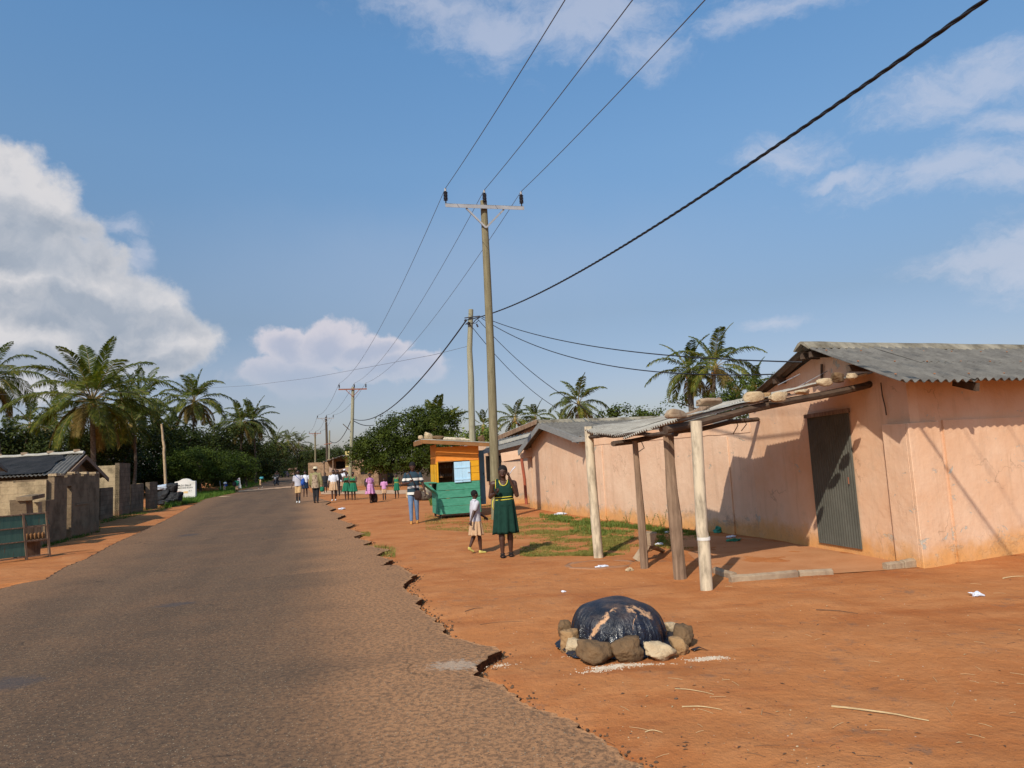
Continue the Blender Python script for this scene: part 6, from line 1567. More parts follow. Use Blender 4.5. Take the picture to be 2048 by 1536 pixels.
# ------------------------------------------------------------------ broadleaf trees
def crown_mb(lobes, nleaf, ls, seed, fill=.55, elong=1.3):
    rnd = random.Random(seed); m = MB()
    vol = [a[3] * a[4] * a[5] for a in lobes]; tot = sum(vol)
    for (x, y, z, rx, ry, rz_), v in zip(lobes, vol):
        n_ = int(nleaf * v / tot); nc = max(4, n_ // 26)
        for c in range(nc):
            th = rnd.random() * 6.283; u = rnd.uniform(-1, 1); r_ = (fill + (1 - fill) * rnd.random() ** .6) * rnd.uniform(.85, 1.08); q = math.sqrt(1 - u * u)
            cx, cy, cz = x + rx * r_ * q * math.cos(th), y + ry * r_ * q * math.sin(th), z + rz_ * r_ * u
            cr = ls * rnd.uniform(1.6, 3.4)
            for k in range(max(1, n_ // nc)):
                p = Vector((cx + rnd.gauss(0, .5) * cr, cy + rnd.gauss(0, .5) * cr, cz + rnd.gauss(0, .4) * cr))
                d = Vector((rnd.gauss(0, 1), rnd.gauss(0, 1), rnd.gauss(-.15, .6))).normalized(); ow = Vector(((p.x - x) / rx, (p.y - y) / ry, (p.z - z) / rz_ + .35)); nn = (ow.normalized() * 1.15 + Vector((rnd.gauss(0, .5), rnd.gauss(0, .5), rnd.gauss(.2, .5)))).normalized()
                s_ = d.cross(nn)
                if s_.length < .1: continue
                s_.normalize(); l = ls * rnd.uniform(.6, 1.25); w_ = l / elong * .5
                b = len(m.v); m.v += [tuple(p - d * l * .5), tuple(p + s_ * w_), tuple(p + d * l * .5 - nn * l * .08), tuple(p - s_ * w_)]; m.face((b, b + 1, b + 2, b + 3))
    return m
def tree(name, base, lobes, nleaf, ls, label, seed, mat='leafdark', group=None, tr=.25, cat='tree', fill=.55, trunk=True, limbs=6):
    e = empty(name, base, label, cat, group); rnd = random.Random(seed)
    base = Vector(base); L_ = [(base.x + a[0], base.y + a[1], a[2], a[3], a[4], a[5]) for a in lobes]
    if trunk:
        m = MB(); zc = min(a[2] for a in lobes); top = Vector((base.x, base.y, zc * .75))
        m.tube([base + Vector((0, 0, -.2)), base.lerp(top, .3) + Vector((.05, 0, 0)), top], [tr * 1.4, tr, tr * .8], 9, jit=.05)
        for a in sorted(L_, key=lambda q: -q[3])[:limbs]:
            q = Vector((a[0], a[1], a[2])); md = top.lerp(q, .5) + Vector((rnd.uniform(-.3, .3), rnd.uniform(-.3, .3), .2)); m.tube([top - Vector((0, 0, .15)), md, q], [tr * .55, tr * .35, tr * .12], 6)
        part('trunk', m, M['bark'], e, smooth='auto')
    part('crown', crown_mb(L_, nleaf, ls, seed, fill), M[mat], e)
    return e
def lob(cx, cz, rx, rz_, Y, dy=0, base=None, ry=None):
    """lobe given as a sight position at depth Y, relative to the base point"""
    p = D(cx, cz, Y + dy); s_ = (Y + dy) / F
    return (p.x - base.x, dy, p.z, rx * s_, (ry or (rx + rz_) / 2) * s_, rz_ * s_)
b = at(815, 58)
tree('broad_tree', b, [lob(815, 868, 62, 42, 58, 0, b), lob(765, 890, 52, 36, 58, -1, b), lob(728, 908, 34, 32, 58, 0, b), lob(868, 850, 48, 38, 58, .5, b), lob(885, 893, 42, 42, 58, 0, b), lob(800, 920, 70, 26, 58, -1.5, b), lob(860, 925, 50, 22, 58, -1, b), lob(768, 840, 20, 12, 58, 0, b), lob(835, 828, 30, 16, 58, .5, b), lob(905, 835, 20, 18, 58, .5, b), lob(750, 930, 34, 16, 58, -1, b)],
     46000, .155, 'large broad dark green tree with dense low crown behind the kiosk', 5, 'leafmango', tr=.35, fill=.62)
b = at(715, 80); tree('tree', b, [lob(712, 905, 22, 24, 80, 0, b), lob(722, 890, 16, 14, 80, 0, b)], 1500, .28, 'thin hazy tree just right of the red-armed pole', 6, 'leafdark', tr=.2)
b = at(955, 45); tree('frangipani_shrub', b, [lob(935, 872, 16, 10, 45, 0, b), lob(975, 868, 22, 12, 45, 0, b), lob(955, 880, 30, 10, 45, 0, b)], 1500, .17, 'light green shrub rising between the kiosk roof and the far roofs', 7, 'weed', cat='shrub', tr=.08)
b = at(1450, 50); tree('bushy_tree', b, [lob(1500, 785, 60, 34, 50, 0, b), lob(1440, 805, 40, 22, 50, 0, b), lob(1540, 772, 34, 24, 50, 0, b), lob(1352, 803, 26, 14, 50, 0, b), lob(1490, 815, 70, 24, 50, 0, b)], 9000, .14, 'bright green bushy tree showing above the canopy stones', 8, 'leafbush', fill=.6, tr=.2)
b = at(1215, 70); tree('tree', b, [lob(1215, 828, 30, 9, 70, 0, b), lob(1240, 820, 22, 9, 70, 0, b), lob(1290, 828, 40, 9, 70, 0, b)], 1400, .25, 'low tree tops just over the ridge of the middle building', 9, 'leafbush', tr=.15)
# roadside bush and dark grove on the left
b = at(400, 68); tree('roadside_bush', b, [lob(395, 925, 60, 30, 68, 0, b), lob(350, 935, 36, 26, 68, 0, b), lob(435, 935, 30, 26, 68, 2, b), lob(400, 950, 66, 16, 68, 0, b), lob(410, 905, 30, 12, 68, 1, b)], 16000, .16, 'large rounded bush with feathery leaves between the signstone and the road sign', 21, 'leafbush', cat='bush', fill=.65, tr=.12)
b = at(492, 84); tree('roadside_bush', b, [lob(484, 932, 34, 26, 84, 0, b), lob(462, 925, 28, 24, 84, 1, b), lob(500, 946, 22, 14, 84, 0, b)], 6500, .18, 'bush at the road bend behind the leaning white board', 22, 'leafbush', cat='bush', fill=.65, tr=.12)
protoT = []
def ptree(seed):
    rnd = random.Random(seed); L_ = [(rnd.uniform(-2.2, 2.2), rnd.uniform(-1.8, 1.8), rnd.uniform(2.2, 6.2), rnd.uniform(1.3, 2.3), rnd.uniform(1.3, 2.2), rnd.uniform(1.0, 1.9)) for _ in range(9)] + [(0, 0, 1.6, 3.0, 2.4, 1.8)]
    return tree('grove_tree', (0, 0, 0), L_, 8000, .24, 'x', seed, 'leafdark', 'dark trees of the grove', tr=.22, fill=.5)
for i in range(3): protoT.append(ptree(70 + i))
gt_ = [(30, 60, 1.0, 'dark tree behind the left border roof'), (100, 64, .85, 'dark tree under the left fronds of the largest palm'), (150, 58, .9, 'dark tree behind the largest palm trunk'), (215, 62, 1.0, 'dark tree directly behind the tall block pillar'),
       (262, 68, 1.1, 'dense dark tree left of the stick pole'), (300, 74, 1.1, 'dense dark tree right behind the stick pole'), (345, 84, 1.2, 'dark tree under the second clear palm'), (395, 94, 1.25, 'dark tree just behind the second clear palm'), (432, 104, 1.3, 'dark tree between the second palm and the twin palms'),
       (470, 116, 1.25, 'dark tree below the twin palms on the left'), (512, 124, 1.3, 'dark tree below the twin palms on the right'), (532, 140, 1.15, 'dark tree left of the motorcycle rider'), (545, 200, 1.5, 'far dark tree above the motorcycle'), (588, 262, 1.8, 'far tree beyond the blue car'),
       (612, 250, 1.3, 'far tree behind the boy with the blue bag'), (635, 180, 1.1, 'far tree behind the hat of the walking man'), (662, 150, 1.0, 'far tree left of the block house roof'), (688, 170, 1.0, 'far tree over the block house roof'), (190, 75, 1.1, 'dark tree further back left of the block pillar'),
       (60, 78, 1.1, 'dark tree further back near the left border'), (-10, 66, 1.0, 'dark tree cut by the left border'), (650, 230, 1.3, 'farthest tree behind the dark grey pole'), (455, 90, .75, 'lower dark tree behind the roadside bush'), (375, 72, .7, 'low dark tree behind the large rounded bush')]
for i, (px, Y, sc, lb) in enumerate(gt_):
    o_ = protoT[i] if i < 3 else copy_tree(protoT[i % 3]); p = at(px, Y); o_.location = p; o_.scale = (sc * 1.05, sc, sc * random.uniform(.85, .98)); o_.rotation_euler = (0, 0, i * 1.9); o_['label'] = lb
# dark thick undergrowth closes the view under the grove
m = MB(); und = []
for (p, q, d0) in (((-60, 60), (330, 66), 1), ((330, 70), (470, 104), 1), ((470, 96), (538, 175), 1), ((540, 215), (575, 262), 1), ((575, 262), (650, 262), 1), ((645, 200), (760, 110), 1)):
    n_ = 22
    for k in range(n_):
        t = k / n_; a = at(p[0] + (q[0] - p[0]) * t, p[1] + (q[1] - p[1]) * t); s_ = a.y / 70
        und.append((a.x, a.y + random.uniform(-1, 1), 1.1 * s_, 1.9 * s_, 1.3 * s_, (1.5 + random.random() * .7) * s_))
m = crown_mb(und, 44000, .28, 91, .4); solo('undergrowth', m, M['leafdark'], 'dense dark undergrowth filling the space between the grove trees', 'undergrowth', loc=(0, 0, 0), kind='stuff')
# ------------------------------------------------------------------ grass and weeds
def blades(name, label, spots, n_, h0, h1, mat, seed, wbl=.006, thr=0.0, cs=1.5):
    rnd = random.Random(seed); m = MB()
    tot = 0
    while tot < n_:
        poly = spots[rnd.randrange(len(spots))]; u, v = rnd.random(), rnd.random()
        px = poly[0] + (poly[2] - poly[0]) * u; py = poly[1] + (poly[3] - poly[1]) * v + (poly[4] if len(poly) > 4 else 0) * u
        p = G(px, py); tot += 1
        c = noise.noise(Vector((p.x * cs, p.y * cs, 3))) + .5 * noise.noise(Vector((p.x * 5, p.y * 5, 7)))
        if c < thr + rnd.uniform(-.25, .25): continue
        x, y = p.x, p.y; z = gz(x, y) - .003; h = rnd.uniform(h0, h1) * (1 + max(0, c)); an = rnd.random() * 6.28; l = h * rnd.uniform(.3, 1.1)
        dx, dy = math.cos(an), math.sin(an); w_ = wbl * rnd.uniform(.7, 1.3)
        m.tri((x - dy * w_, y + dx * w_, z), (x + dy * w_, y - dx * w_, z), (x + dx * l, y + dy * l, z + h))
    return solo(name, m, M[mat], label, 'grass', loc=(0, 0, 0), kind='stuff')
blades('grass', 'patchy dry short grass between the kiosk and the compound wall', [(850, 1026, 1150, 1060, 14), (1000, 1030, 1300, 1075, 22), (1060, 1060, 1260, 1100, 5), (1150, 1040, 1420, 1080, 26), (1040, 1095, 1250, 1112, 0)], 90000, .008, .032, 'grass', 3, .006, -.09)
blades('grass', 'greener tufts along the foot of the peach walls', [(1080, 1028, 1200, 1040, 12), (1190, 1040, 1400, 1052, 26), (1140, 1040, 1330, 1066, 20)], 20000, .02, .08, 'weed', 4, .009, .04)
blades('grass', 'green grass on the left verge round the white signstone', [(330, 1008, 470, 1018, -32), (380, 985, 475, 1000, -14), (440, 972, 520, 985, -12), (490, 962, 545, 972, -10), (330, 996, 400, 1012, -6)], 30000, .08, .30, 'grassgreen', 5, .022, -.5)
blades('grass', 'sparse grass along the foot of the left walls', [(75, 1085, 200, 1100, -35), (200, 1035, 330, 1048, -28)], 9000, .02, .10, 'grassgreen', 6, .010, .05)
blades('grass', 'thin grass tufts growing over the broken road edge', [(735, 1090, 790, 1108, 6), (700, 1062, 740, 1070, 4), (880, 1008, 1000, 1015, 0)], 2600, .02, .07, 'grass', 7, .006, -.6)
blades('grass', 'green patch in front of the kiosk', [(860, 1000, 885, 1012, 0), (990, 1000, 1010, 1015, 0)], 1500, .05, .15, 'weed', 8, .012, -.4)
def weed(p, h, label, seed, group='weeds along the foot of the wall'):
    rnd = random.Random(seed); m = MB()
    for s_ in range(rnd.randint(2, 4)):
        an = rnd.random() * 6.28; l = h * rnd.uniform(.6, 1); b0 = Vector(p); tp = b0 + Vector((math.cos(an) * .12, math.sin(an) * .12, l)); m.tube([b0, b0.lerp(tp, .5), tp], .004, 4)
        for k in range(int(l / .02)):
            t = .2 + .8 * rnd.random(); c = b0.lerp(tp, t); a2 = rnd.random() * 6.28; d = Vector((math.cos(a2), math.sin(a2), rnd.uniform(-.2, .6))); s2 = Vector((-d.y, d.x, 0)).normalized(); q = rnd.uniform(.03, .055)
            b = len(m.v); m.v += [tuple(c), tuple(c + d * q * .5 + s2 * q * .3), tuple(c + d * q), tuple(c + d * q * .5 - s2 * q * .3)]; m.face((b, b + 1, b + 2, b + 3))
    solo('weed', m, M['weed'], label, 'weed', group)
for i, (px, py, h, lb) in enumerate(((1127, 1030, .32, 'leafy weed against the middle building gable'), (1215, 1046, .22, 'weed just right of the far white post'), (1258, 1052, .35, 'tall weed against the wall left of the thin wooden post'), (1302, 1056, .38, 'weed rising above the broken pedestal'), (1327, 1060, .45, 'tallest thin weed left of the thick wooden post'), (1092, 1046, .16, 'low weed on the grass below the gable'), (1160, 1052, .15, 'spreading weed in the middle of the grass'), (1276, 1060, .14, 'low weed behind the thin wooden post'), (1385, 1068, .14, 'small weed between the thick wooden post and the near white post'))):
    weed(G(px, py), h, lb, 200 + i)
# ------------------------------------------------------------------ people
def mitten(mb, w, d, s, H, side, curl=.5):
    """palm, four unequal fingers and a thumb; w wrist, d direction of the hand"""
    d = Vector(d).normalized(); up = Vector((side, 0, 0)) if abs(d.z) > .6 else Vector((0, 0, 1))
    x = d.cross(up)
    if x.length < .1: x = Vector((1, 0, 0))
    x.normalize(); pn = x.cross(d).normalized() * (1 if side > 0 else -1)
    c = w + d * .026 * H; rot = Matrix((x, pn, d)).transposed(); mb.ell(c, (.024 * H, .012 * H, .032 * H), 10, 7, rot)
    for i, (o, l) in enumerate(((-.0175, .036), (-.006, .043), (.006, .041), (.0175, .033))):
        b0 = w + d * .048 * H + x * o * H; l *= H; k = curl * (1 + .15 * i)
        j1 = b0 + (d * math.cos(k) - pn * math.sin(k)) * l * .5; j2 = j1 + (d * math.cos(k * 2.2) - pn * math.sin(k * 2.2)) * l * .5
        mb.capsule(b0, j1, .0056 * H, .0052 * H, 7); mb.capsule(j1, j2, .0052 * H, .0044 * H, 7)
    t0 = w + d * .018 * H - x * .020 * H * side; t1 = t0 + (d * .7 - x * .7 * side - pn * .25).normalized() * .024 * H; t2 = t1 + (d * .9 - x * .2 * side - pn * .5).normalized() * .020 * H
    mb.capsule(t0, t1, .0078 * H, .006 * H, 7); mb.capsule(t1, t2, .006 * H, .0048 * H, 7)
def ringz(z, rx, ry, cx=0, cy=0, n_=28, fold=0, fa=0, ph=0, tilt=0):
    return [Vector((cx + math.cos(a) * rx * (1 + fa * math.sin(fold * a + ph)), cy + math.sin(a) * ry * (1 + fa * math.sin(fold * a + ph)), z + tilt * math.cos(a))) for a in [2 * math.pi * k / n_ for k in range(n_)]]
def person(label, pos, H, rz, armL, armR, legs, outfit, head=(0, 0, 0), fat=1.0, near=False, group=None, lean=0.0, z=None, seed=0, voxel=None, hipdrop=0.0, bend=0.0):
    """local frame: the person faces -Y.  arm = (elbow, hand, hand direction) in units of H; legs = ((ankle y, lift), (ankle y, lift)) for image left and right"""
    e = empty('person', pos, label, 'person', group); e.rotation_euler = (0, 0, rz)
    if z is not None: e.location.z = z
    vx = voxel or (.0065 if near else .016); f = fat
    body = MB(); sh = .81 * H; bw = .052 * H
    def T(p):     # forward bend of the upper body about the hips
        p = Vector(p)
        if bend: 
            q = p - Vector((0, 0, .5 * H)); q = Matrix.Rotation(bend, 3, 'X') @ q; return q + Vector((0, 0, .5 * H))
        return p
    Rb = Matrix.Rotation(bend, 3, 'X')
    body.ell(T((0, 0, .72 * H)), (.092 * H * f, .060 * H * f, .11 * H), 16, 10, Rb); body.ell(T((0, 0, .60 * H)), (.080 * H * f, .056 * H * f, .08 * H), 16, 10, Rb); body.ell((0, 0, .52 * H), (.088 * H * f, .064 * H * f, .065 * H), 16, 10)
    for s_ in (-1, 1): body.capsule(T((s_ * .03 * H, 0, .80 * H)), T((s_ * .105 * H * f ** .5, 0, .795 * H)), .035 * H, .034 * H, 10)
    hx, hy, ht_ = head
    nk0 = T((0, .005 * H, .81 * H)); hc = T((hx * H, hy * H - .006 * H, .925 * H)); body.capsule(nk0, hc - Vector((0, -.008 * H, .05 * H)), .033 * H, .029 * H, 10)
    Rh = Rb @ Matrix.Rotation(ht_, 3, 'X')
    if len(outfit.get('turn', ())) : Rh = Matrix.Rotation(outfit['turn'][0], 3, 'Z') @ Rh
    def hp(x, y, z_): return hc + Rh @ Vector((x * H, y * H, z_ * H))
    body.ell(hp(0, .004, .008), (.048 * H, .055 * H, .057 * H), 18, 12, Rh); body.ell(hp(0, -.014, -.024), (.038 * H, .038 * H, .042 * H), 14, 10, Rh)
    body.capsule(hp(0, -.050, .006), hp(0, -.060, -.010), .005 * H, .009 * H, 8); body.ell(hp(0, -.049, -.030), (.017 * H, .008 * H, .0075 * H), 10, 6, Rh)
    for s_ in (-1, 1):
        body.ell(hp(s_ * .049, .006, -.006), (.006 * H, .012 * H, .016 * H), 8, 6, Rh); body.ell(hp(s_ * .018, -.045, .018), (.012 * H, .006 * H, .004 * H), 8, 6, Rh)
        body.ell(hp(s_ * .024, -.034, -.014), (.014 * H, .012 * H, .014 * H), 8, 6, Rh)
    arms = []
    for s_, arm in ((-1, armL), (1, armR)):
        S_ = T((s_ * .112 * H * f ** .5, 0, .795 * H)); el = Vector(arm[0]) * H; hd = Vector(arm[1]) * H
        body.capsule(S_, el, .030 * H * f, .023 * H * f ** .7, 10); body.capsule(el, hd, .0235 * H * f ** .7, .0155 * H, 10)
        mitten(body, hd, Vector(arm[2]), 0, H, s_, arm[3] if len(arm) > 3 else .5); arms.append((S_, el, hd))
    legp = []
    for s_, (ay, lift) in zip((-1, 1), legs):
        hip = Vector((s_ * .046 * H, 0, .50 * H)); an = Vector((s_ * .046 * H, ay * H, .042 * H + lift * H)); kn = hip.lerp(an, .5) + Vector((0, -.012 * H - .5 * lift * H, 0)) 
        dl = (.245 * H); v1 = kn - hip
        body.capsule(hip, kn, .050 * H * f, .031 * H * f ** .6, 12); body.capsule(kn, kn.lerp(an, .35), .031 * H * f ** .6, .033 * H * f ** .6, 12); body.capsule(kn.lerp(an, .3), an, .033 * H * f ** .6, .019 * H, 12)
        fd = Vector((0, -1, -.12 if lift < .01 else -.8)).normalized(); toe = an + fd * .075 * H - Vector((0, 0, .022 * H)); heel = an + Vector((0, .012 * H, -.022 * H))
        body.capsule(heel, toe, .019 * H, .015 * H, 10, .8); body.capsule(an, an + Vector((0, -.01, -.02)) * H, .019 * H, .018 * H, 8)
        legp.append((hip, kn, an, heel, toe))
    bm_ = remesh(body, vx, 2); bm_.materials.append(M['skin']); o = bpy.data.objects.new('body', bm_); COL.objects.link(o); o.parent = e
    def piece(name, mb, mat, remv=True, lbl=None, sm=2, vox=None):
        if remv:
            me = remesh(mb, vox or vx, sm); me.materials.append(M[mat] if isinstance(mat, str) else mat)
        else: me = mb.mesh(name, M[mat] if isinstance(mat, str) else mat, (0, 0, 0), True)
        q = bpy.data.objects.new(name, me); COL.objects.link(q); q.parent = e
        if lbl: q['label'] = lbl
        return q
    # hair: cap over the skull
    hr = MB(); hr.ell(hp(0, .010, .018), (.0520 * H, .0565 * H, .0560 * H), 20, 14, Rh, jit=.012)
    keep = [v for v in hr.v]; hm = hr
    b2_ = bmesh.new(); tmp = hr.mesh('hair', M['hair'], (0, 0, 0), True); b2_.from_mesh(tmp)
    cut = hp(0, -.036, .026); nrm = (Rh @ Vector((0, -.62, -.78))).normalized()
    r_ = bmesh.ops.bisect_plane(b2_, geom=b2_.verts[:] + b2_.edges[:] + b2_.faces[:], plane_co=cut, plane_no=nrm, clear_outer=True)
    cut2 = hp(0, 0, -.024); bmesh.ops.bisect_plane(b2_, geom=b2_.verts[:] + b2_.edges[:] + b2_.faces[:], plane_co=cut2, plane_no=(Rh @ Vector((0, 0, -1))), clear_outer=True)
    b2_.to_mesh(tmp); b2_.free(); q = bpy.data.objects.new('hair', tmp); COL.objects.link(q); q.parent = e
    if near:
        for s_ in (-1, 1):
            ey = MB(); ey.ell(hp(s_ * .018, -.0445, .006), (.0065 * H, .0035 * H, .0026 * H), 10, 7, Rh); eo = piece('eye', ey, 'eyewhite', False)
            ey = MB(); ey.ell(hp(s_ * .018, -.0492, .0045), (.0036 * H, .0018 * H, .0028 * H), 8, 6, Rh); io = piece('iris', ey, 'black', False); io.parent = eo
        lp = MB(); lp.ell(hp(0, -.056, -.0275), (.016 * H, .005 * H, .0042 * H), 12, 6, Rh); lp.ell(hp(0, -.055, -.034), (.014 * H, .005 * H, .0048 * H), 12, 6, Rh); piece('lips', lp, 'lips', False)
    O = outfit
    top = O.get('top')
    if top:     # (material, sleeve fraction, hem height, inflate)
        mt_, sl_, hem, inf = top; t = MB(); i_ = inf * H
        rr = [ringz(hem * H, .092 * H * f + i_, .068 * H * f + i_), ringz(.60 * H, .084 * H * f + i_, .060 * H * f + i_), ringz(.70 * H, .094 * H * f + i_, .063 * H * f + i_), ringz(.77 * H, .096 * H * f + i_, .058 * H + i_), ringz(.812 * H, .080 * H + i_, .046 * H + i_), ringz(.838 * H, .040 * H, .038 * H, 0, .004 * H)]
        rr = [[T(p) if k > 0 else p for p in r0] for k, r0 in enumerate(rr)]
        t.loft(rr)
        for (S_, el, hd) in arms:
            if sl_ > 0:
                a1 = min(1, sl_); t.capsule(S_, S_.lerp(el, a1), .031 * H * f + i_ * .45, .026 * H * f + i_ * .65, 12)
                if sl_ > 1: t.capsule(el, el.lerp(hd, sl_ - 1), .026 * H * f + i_ * .7, .019 * H + i_ * .7, 12)
        piece('shirt', t, mt_)
        cl = MB(); cl.tube([T((math.cos(a) * .034 * H, math.sin(a) * .034 * H + .002 * H, .845 * H - .012 * H * (math.sin(a) < 0) * abs(math.sin(a)))) for a in [2 * math.pi * k / 16 for k in range(17)]], .009 * H, 6)
        piece('collar', cl, O.get('collar', mt_), False)
    if 'skirt' in O:     # material, z top, z hem, r top, r hem, folds
        mt_, z0, z1, r0, r1, fo = O['skirt']; t = MB(); n_ = 12; rr = []
        for k in range(n_ + 1):
            u = k / n_; r_ = (r0 + (r1 - r0) * (u ** .75)) * H; rr.append(ringz((z0 + (z1 - z0) * u) * H, r_, r_ * .76, 0, 0, 72, fo, .025 + .115 * u, seed + .8 * u, 0))
            rr[-1] = [p + Vector((.006 * H * u * noise.noise(Vector((p.x * 14, p.y * 14, seed))), 0, .018 * H * u * noise.noise(Vector((p.x * 6, p.y * 6, seed + 3))))) for p in rr[-1]]
        inn_ = [Vector((p.x * .93, p.y * .93, p.z + .004 * H)) for p in rr[-1]]; in2 = [Vector((p.x * .75, p.y * .75, z0 * H * .6 + z1 * H * .4)) for p in rr[-1]]
        t.loft(rr + [inn_, in2]); piece('skirt', t, mt_, False)
    if 'dress' in O:     # sleeveless pinafore bodice with trims
        mt_, trim = O['dress']; t = MB(); i_ = .010 * H
        rr = [ringz(.555 * H, .090 * H * f + i_, .070 * H * f + i_), ringz(.62 * H, .083 * H * f + i_, .060 * H * f + i_), ringz(.70 * H, .094 * H * f + i_, .066 * H * f + i_, 0, -.004 * H), ringz(.755 * H, .090 * H * f + i_, .062 * H * f + i_), ringz(.775 * H, .080 * H * f + i_, .052 * H + i_)]
        t.loft([[T(p) if k > 0 else p for p in r0] for k, r0 in enumerate(rr)])
        for s_ in (-1, 1): t.capsule(T((s_ * .062 * H, -.045 * H, .765 * H)), T((s_ * .066 * H, .0, .835 * H)), .020 * H + i_ * .3, .017 * H, 8); t.capsule(T((s_ * .066 * H, .0, .835 * H)), T((s_ * .062 * H, .045 * H, .765 * H)), .017 * H, .020 * H, 8)
        piece('dress', t, mt_)
        tr = MB(); pts = []
        for k in range(19):
            a = math.pi + math.pi * k / 18; pts.append(T((math.cos(a) * .046 * H, -.030 * H + math.sin(a) * .040 * H, .832 * H + (math.sin(a)) * .058 * H)))
        tr.tube(pts, .0045 * H, 6); piece('neck_trim', tr, trim, False)
        for s_ in (-1, 1):
            tr = MB(); tr.tube([T((s_ * .088 * H, -.060 * H, .745 * H)), T((s_ * .087 * H, -.052 * H, .79 * H)), T((s_ * .085 * H, -.02 * H, .835 * H)), T((s_ * .085 * H, .02 * H, .84 * H))], .004 * H, 6); piece('armhole_trim', tr, trim, False)
        for zb_ in O.get('belt', (.645, .617)):
            r_ = ringz(zb_ * H, .087 * H * f + i_, .066 * H * f + i_, 0, 0, 40, 0, 0, 0, .004 * H); r2 = [p + Vector((0, 0, .009 * H)) for p in r_]; r3 = [Vector((p.x * .93, p.y * .93, p.z)) for p in r2]; r4 = [Vector((p.x * .93, p.y * .93, p.z)) for p in r_]
            tr = MB(); tr.loft([r4, r_, r2, r3], caps=False); piece('belt', tr, trim, False)
        if O.get('sash'):
            tr = MB(); x0 = -.105 * H * f; tr.tube([Vector((x0, -.02 * H, .635 * H)), Vector((x0 - .012 * H, -.03 * H, .60 * H)), Vector((x0 - .016 * H, -.03 * H, .55 * H)), Vector((x0 - .004 * H, -.03 * H, .515 * H))], .005 * H, 6, flat=.6); piece('sash', tr, trim, False)
    if 'shorts' in O:    # material, hem height
        mt_, zh = O['shorts']; t = MB(); t.ell((0, 0, .535 * H), (.096 * H * f, .072 * H * f, .075 * H), 16, 10)
        for (hip, kn, an, he, to) in legp:
            tt = ((hip.z - zh * H) / max(.01, (hip.z - kn.z))); en = hip.lerp(kn, min(1.0, tt)) if tt <= 1 else kn.lerp(an, (kn.z - zh * H) / max(.01, kn.z - an.z))
            t.tube([hip + Vector((0, 0, .02 * H)), hip.lerp(en, .5), en], [.058 * H * f, .058 * H * f, .056 * H * f], 14)
        piece('shorts', t, mt_)
    if 'trousers' in O:
        mt_, inf = O['trousers']; t = MB(); t.ell((0, 0, .53 * H), (.092 * H * f, .068 * H * f, .07 * H), 16, 10); g_ = inf * H
        for (hip, kn, an, he, to) in legp: t.capsule(hip, kn, .052 * H * f + g_, .034 * H * f + g_, 12); t.capsule(kn, an + Vector((0, 0, .02 * H)), .034 * H * f + g_, .023 * H + g_, 12)
        piece('trousers', t, mt_)
    if 'shoes' in O:
        for (hip, kn, an, he, to) in legp:
            t = MB(); t.capsule(he - Vector((0, 0, .001 * H)), to, .0225 * H, .019 * H, 12, .85); t.capsule(he + Vector((0, 0, .012 * H)), he + Vector((0, -.02 * H, .012 * H)), .023 * H, .021 * H, 10)
            piece('shoe', t, O['shoes'], vox=vx * .8)
    if 'socks' in O:
        for (hip, kn, an, he, to) in legp: t = MB(); t.capsule(an, an.lerp(kn, .55), .022 * H, .030 * H, 10); piece('sock', t, O['socks'], False)
    if 'sandals' in O:
        for (hip, kn, an, he, to) in legp:
            t = MB(); c = he.lerp(to, .5); t.ell(Vector((c.x, c.y, 0.011 * H)), (.029 * H, .066 * H, .009 * H), 14, 6)
            for u in (.45, .72): 
                c = he.lerp(to, u); t.tube([c + Vector((math.cos(a) * .024 * H, 0, math.sin(a) * .022 * H - .004 * H)) for a in [math.pi * k / 8 for k in range(9)]], .007 * H, 6)
            t.tube([an + Vector((math.cos(a) * .023 * H, math.sin(a) * .023 * H, -.004 * H)) for a in [2 * math.pi * k / 12 for k in range(13)]], .0055 * H, 6)
            piece('sandal', t, O['sandals'], False)
    if 'hat' in O:
        t = MB(); c = hp(0, .004, .036); t.loft([[c + Rh @ Vector((math.cos(a) * r_ * H, math.sin(a) * r_ * H * 1.1, z_ * H)) for a in [2 * math.pi * k / 24 for k in range(24)]] for r_, z_ in ((.082, -.012), (.084, -.009), (.056, .002), (.053, .025), (.046, .042), (.02, .047))]); piece('hat', t, O['hat'], False)
    def world(p):
        return Vector(e.location) + Matrix.Rotation(rz, 3, 'Z') @ Vector(p)
    return e, world, legp, hp
def bag(name, c, size, mat, label, rz=0, cat='bag', strap=None, group=None, W=None):
    e = empty(name, W(c) if W else c, label, cat, group); m = stone_mb(size, hash(label) % 50 / 3, .06, .42)
    o = bpy.data.objects.new('pouch', m.mesh('pouch', M[mat] if isinstance(mat, str) else mat, (0, 0, 0), True)); COL.objects.link(o); o.parent = e; o.rotation_euler = (0, 0, rz)
    f_ = MB(); f_.ell((0, -size[1] * .5, -size[2] * .12), (size[0] * .33, size[1] * .12, size[2] * .22), 10, 7); o2 = bpy.data.objects.new('pocket', f_.mesh('pocket', M[mat] if isinstance(mat, str) else mat, (0, 0, 0), True)); COL.objects.link(o2); o2.parent = o
    if strap:
        s_ = MB(); P = [(W(p) if W else Vector(p)) for p in strap]; s_.tube(P, .014 if len(strap) > 2 else .01, 6, flat=.4); part('strap', s_, M[mat] if isinstance(mat, str) else mat, e, smooth=True)
    return e
M['eyewhite'] = simple('eye_white', (0.22, 0.18, 0.15), (0.20, 0.16, 0.14), 5, 0.4)
M['lips'] = simple('lips', (0.13, 0.055, 0.045), (0.10, 0.04, 0.035), 5, 0.45)
M['cgreen'] = cloth('dark_green_uniform', (0.010, 0.040, 0.029), (0.007, 0.028, 0.021)); M['cgreen2'] = cloth('bright_green_uniform', (0.018, 0.155, 0.085), (0.014, 0.11, 0.062))
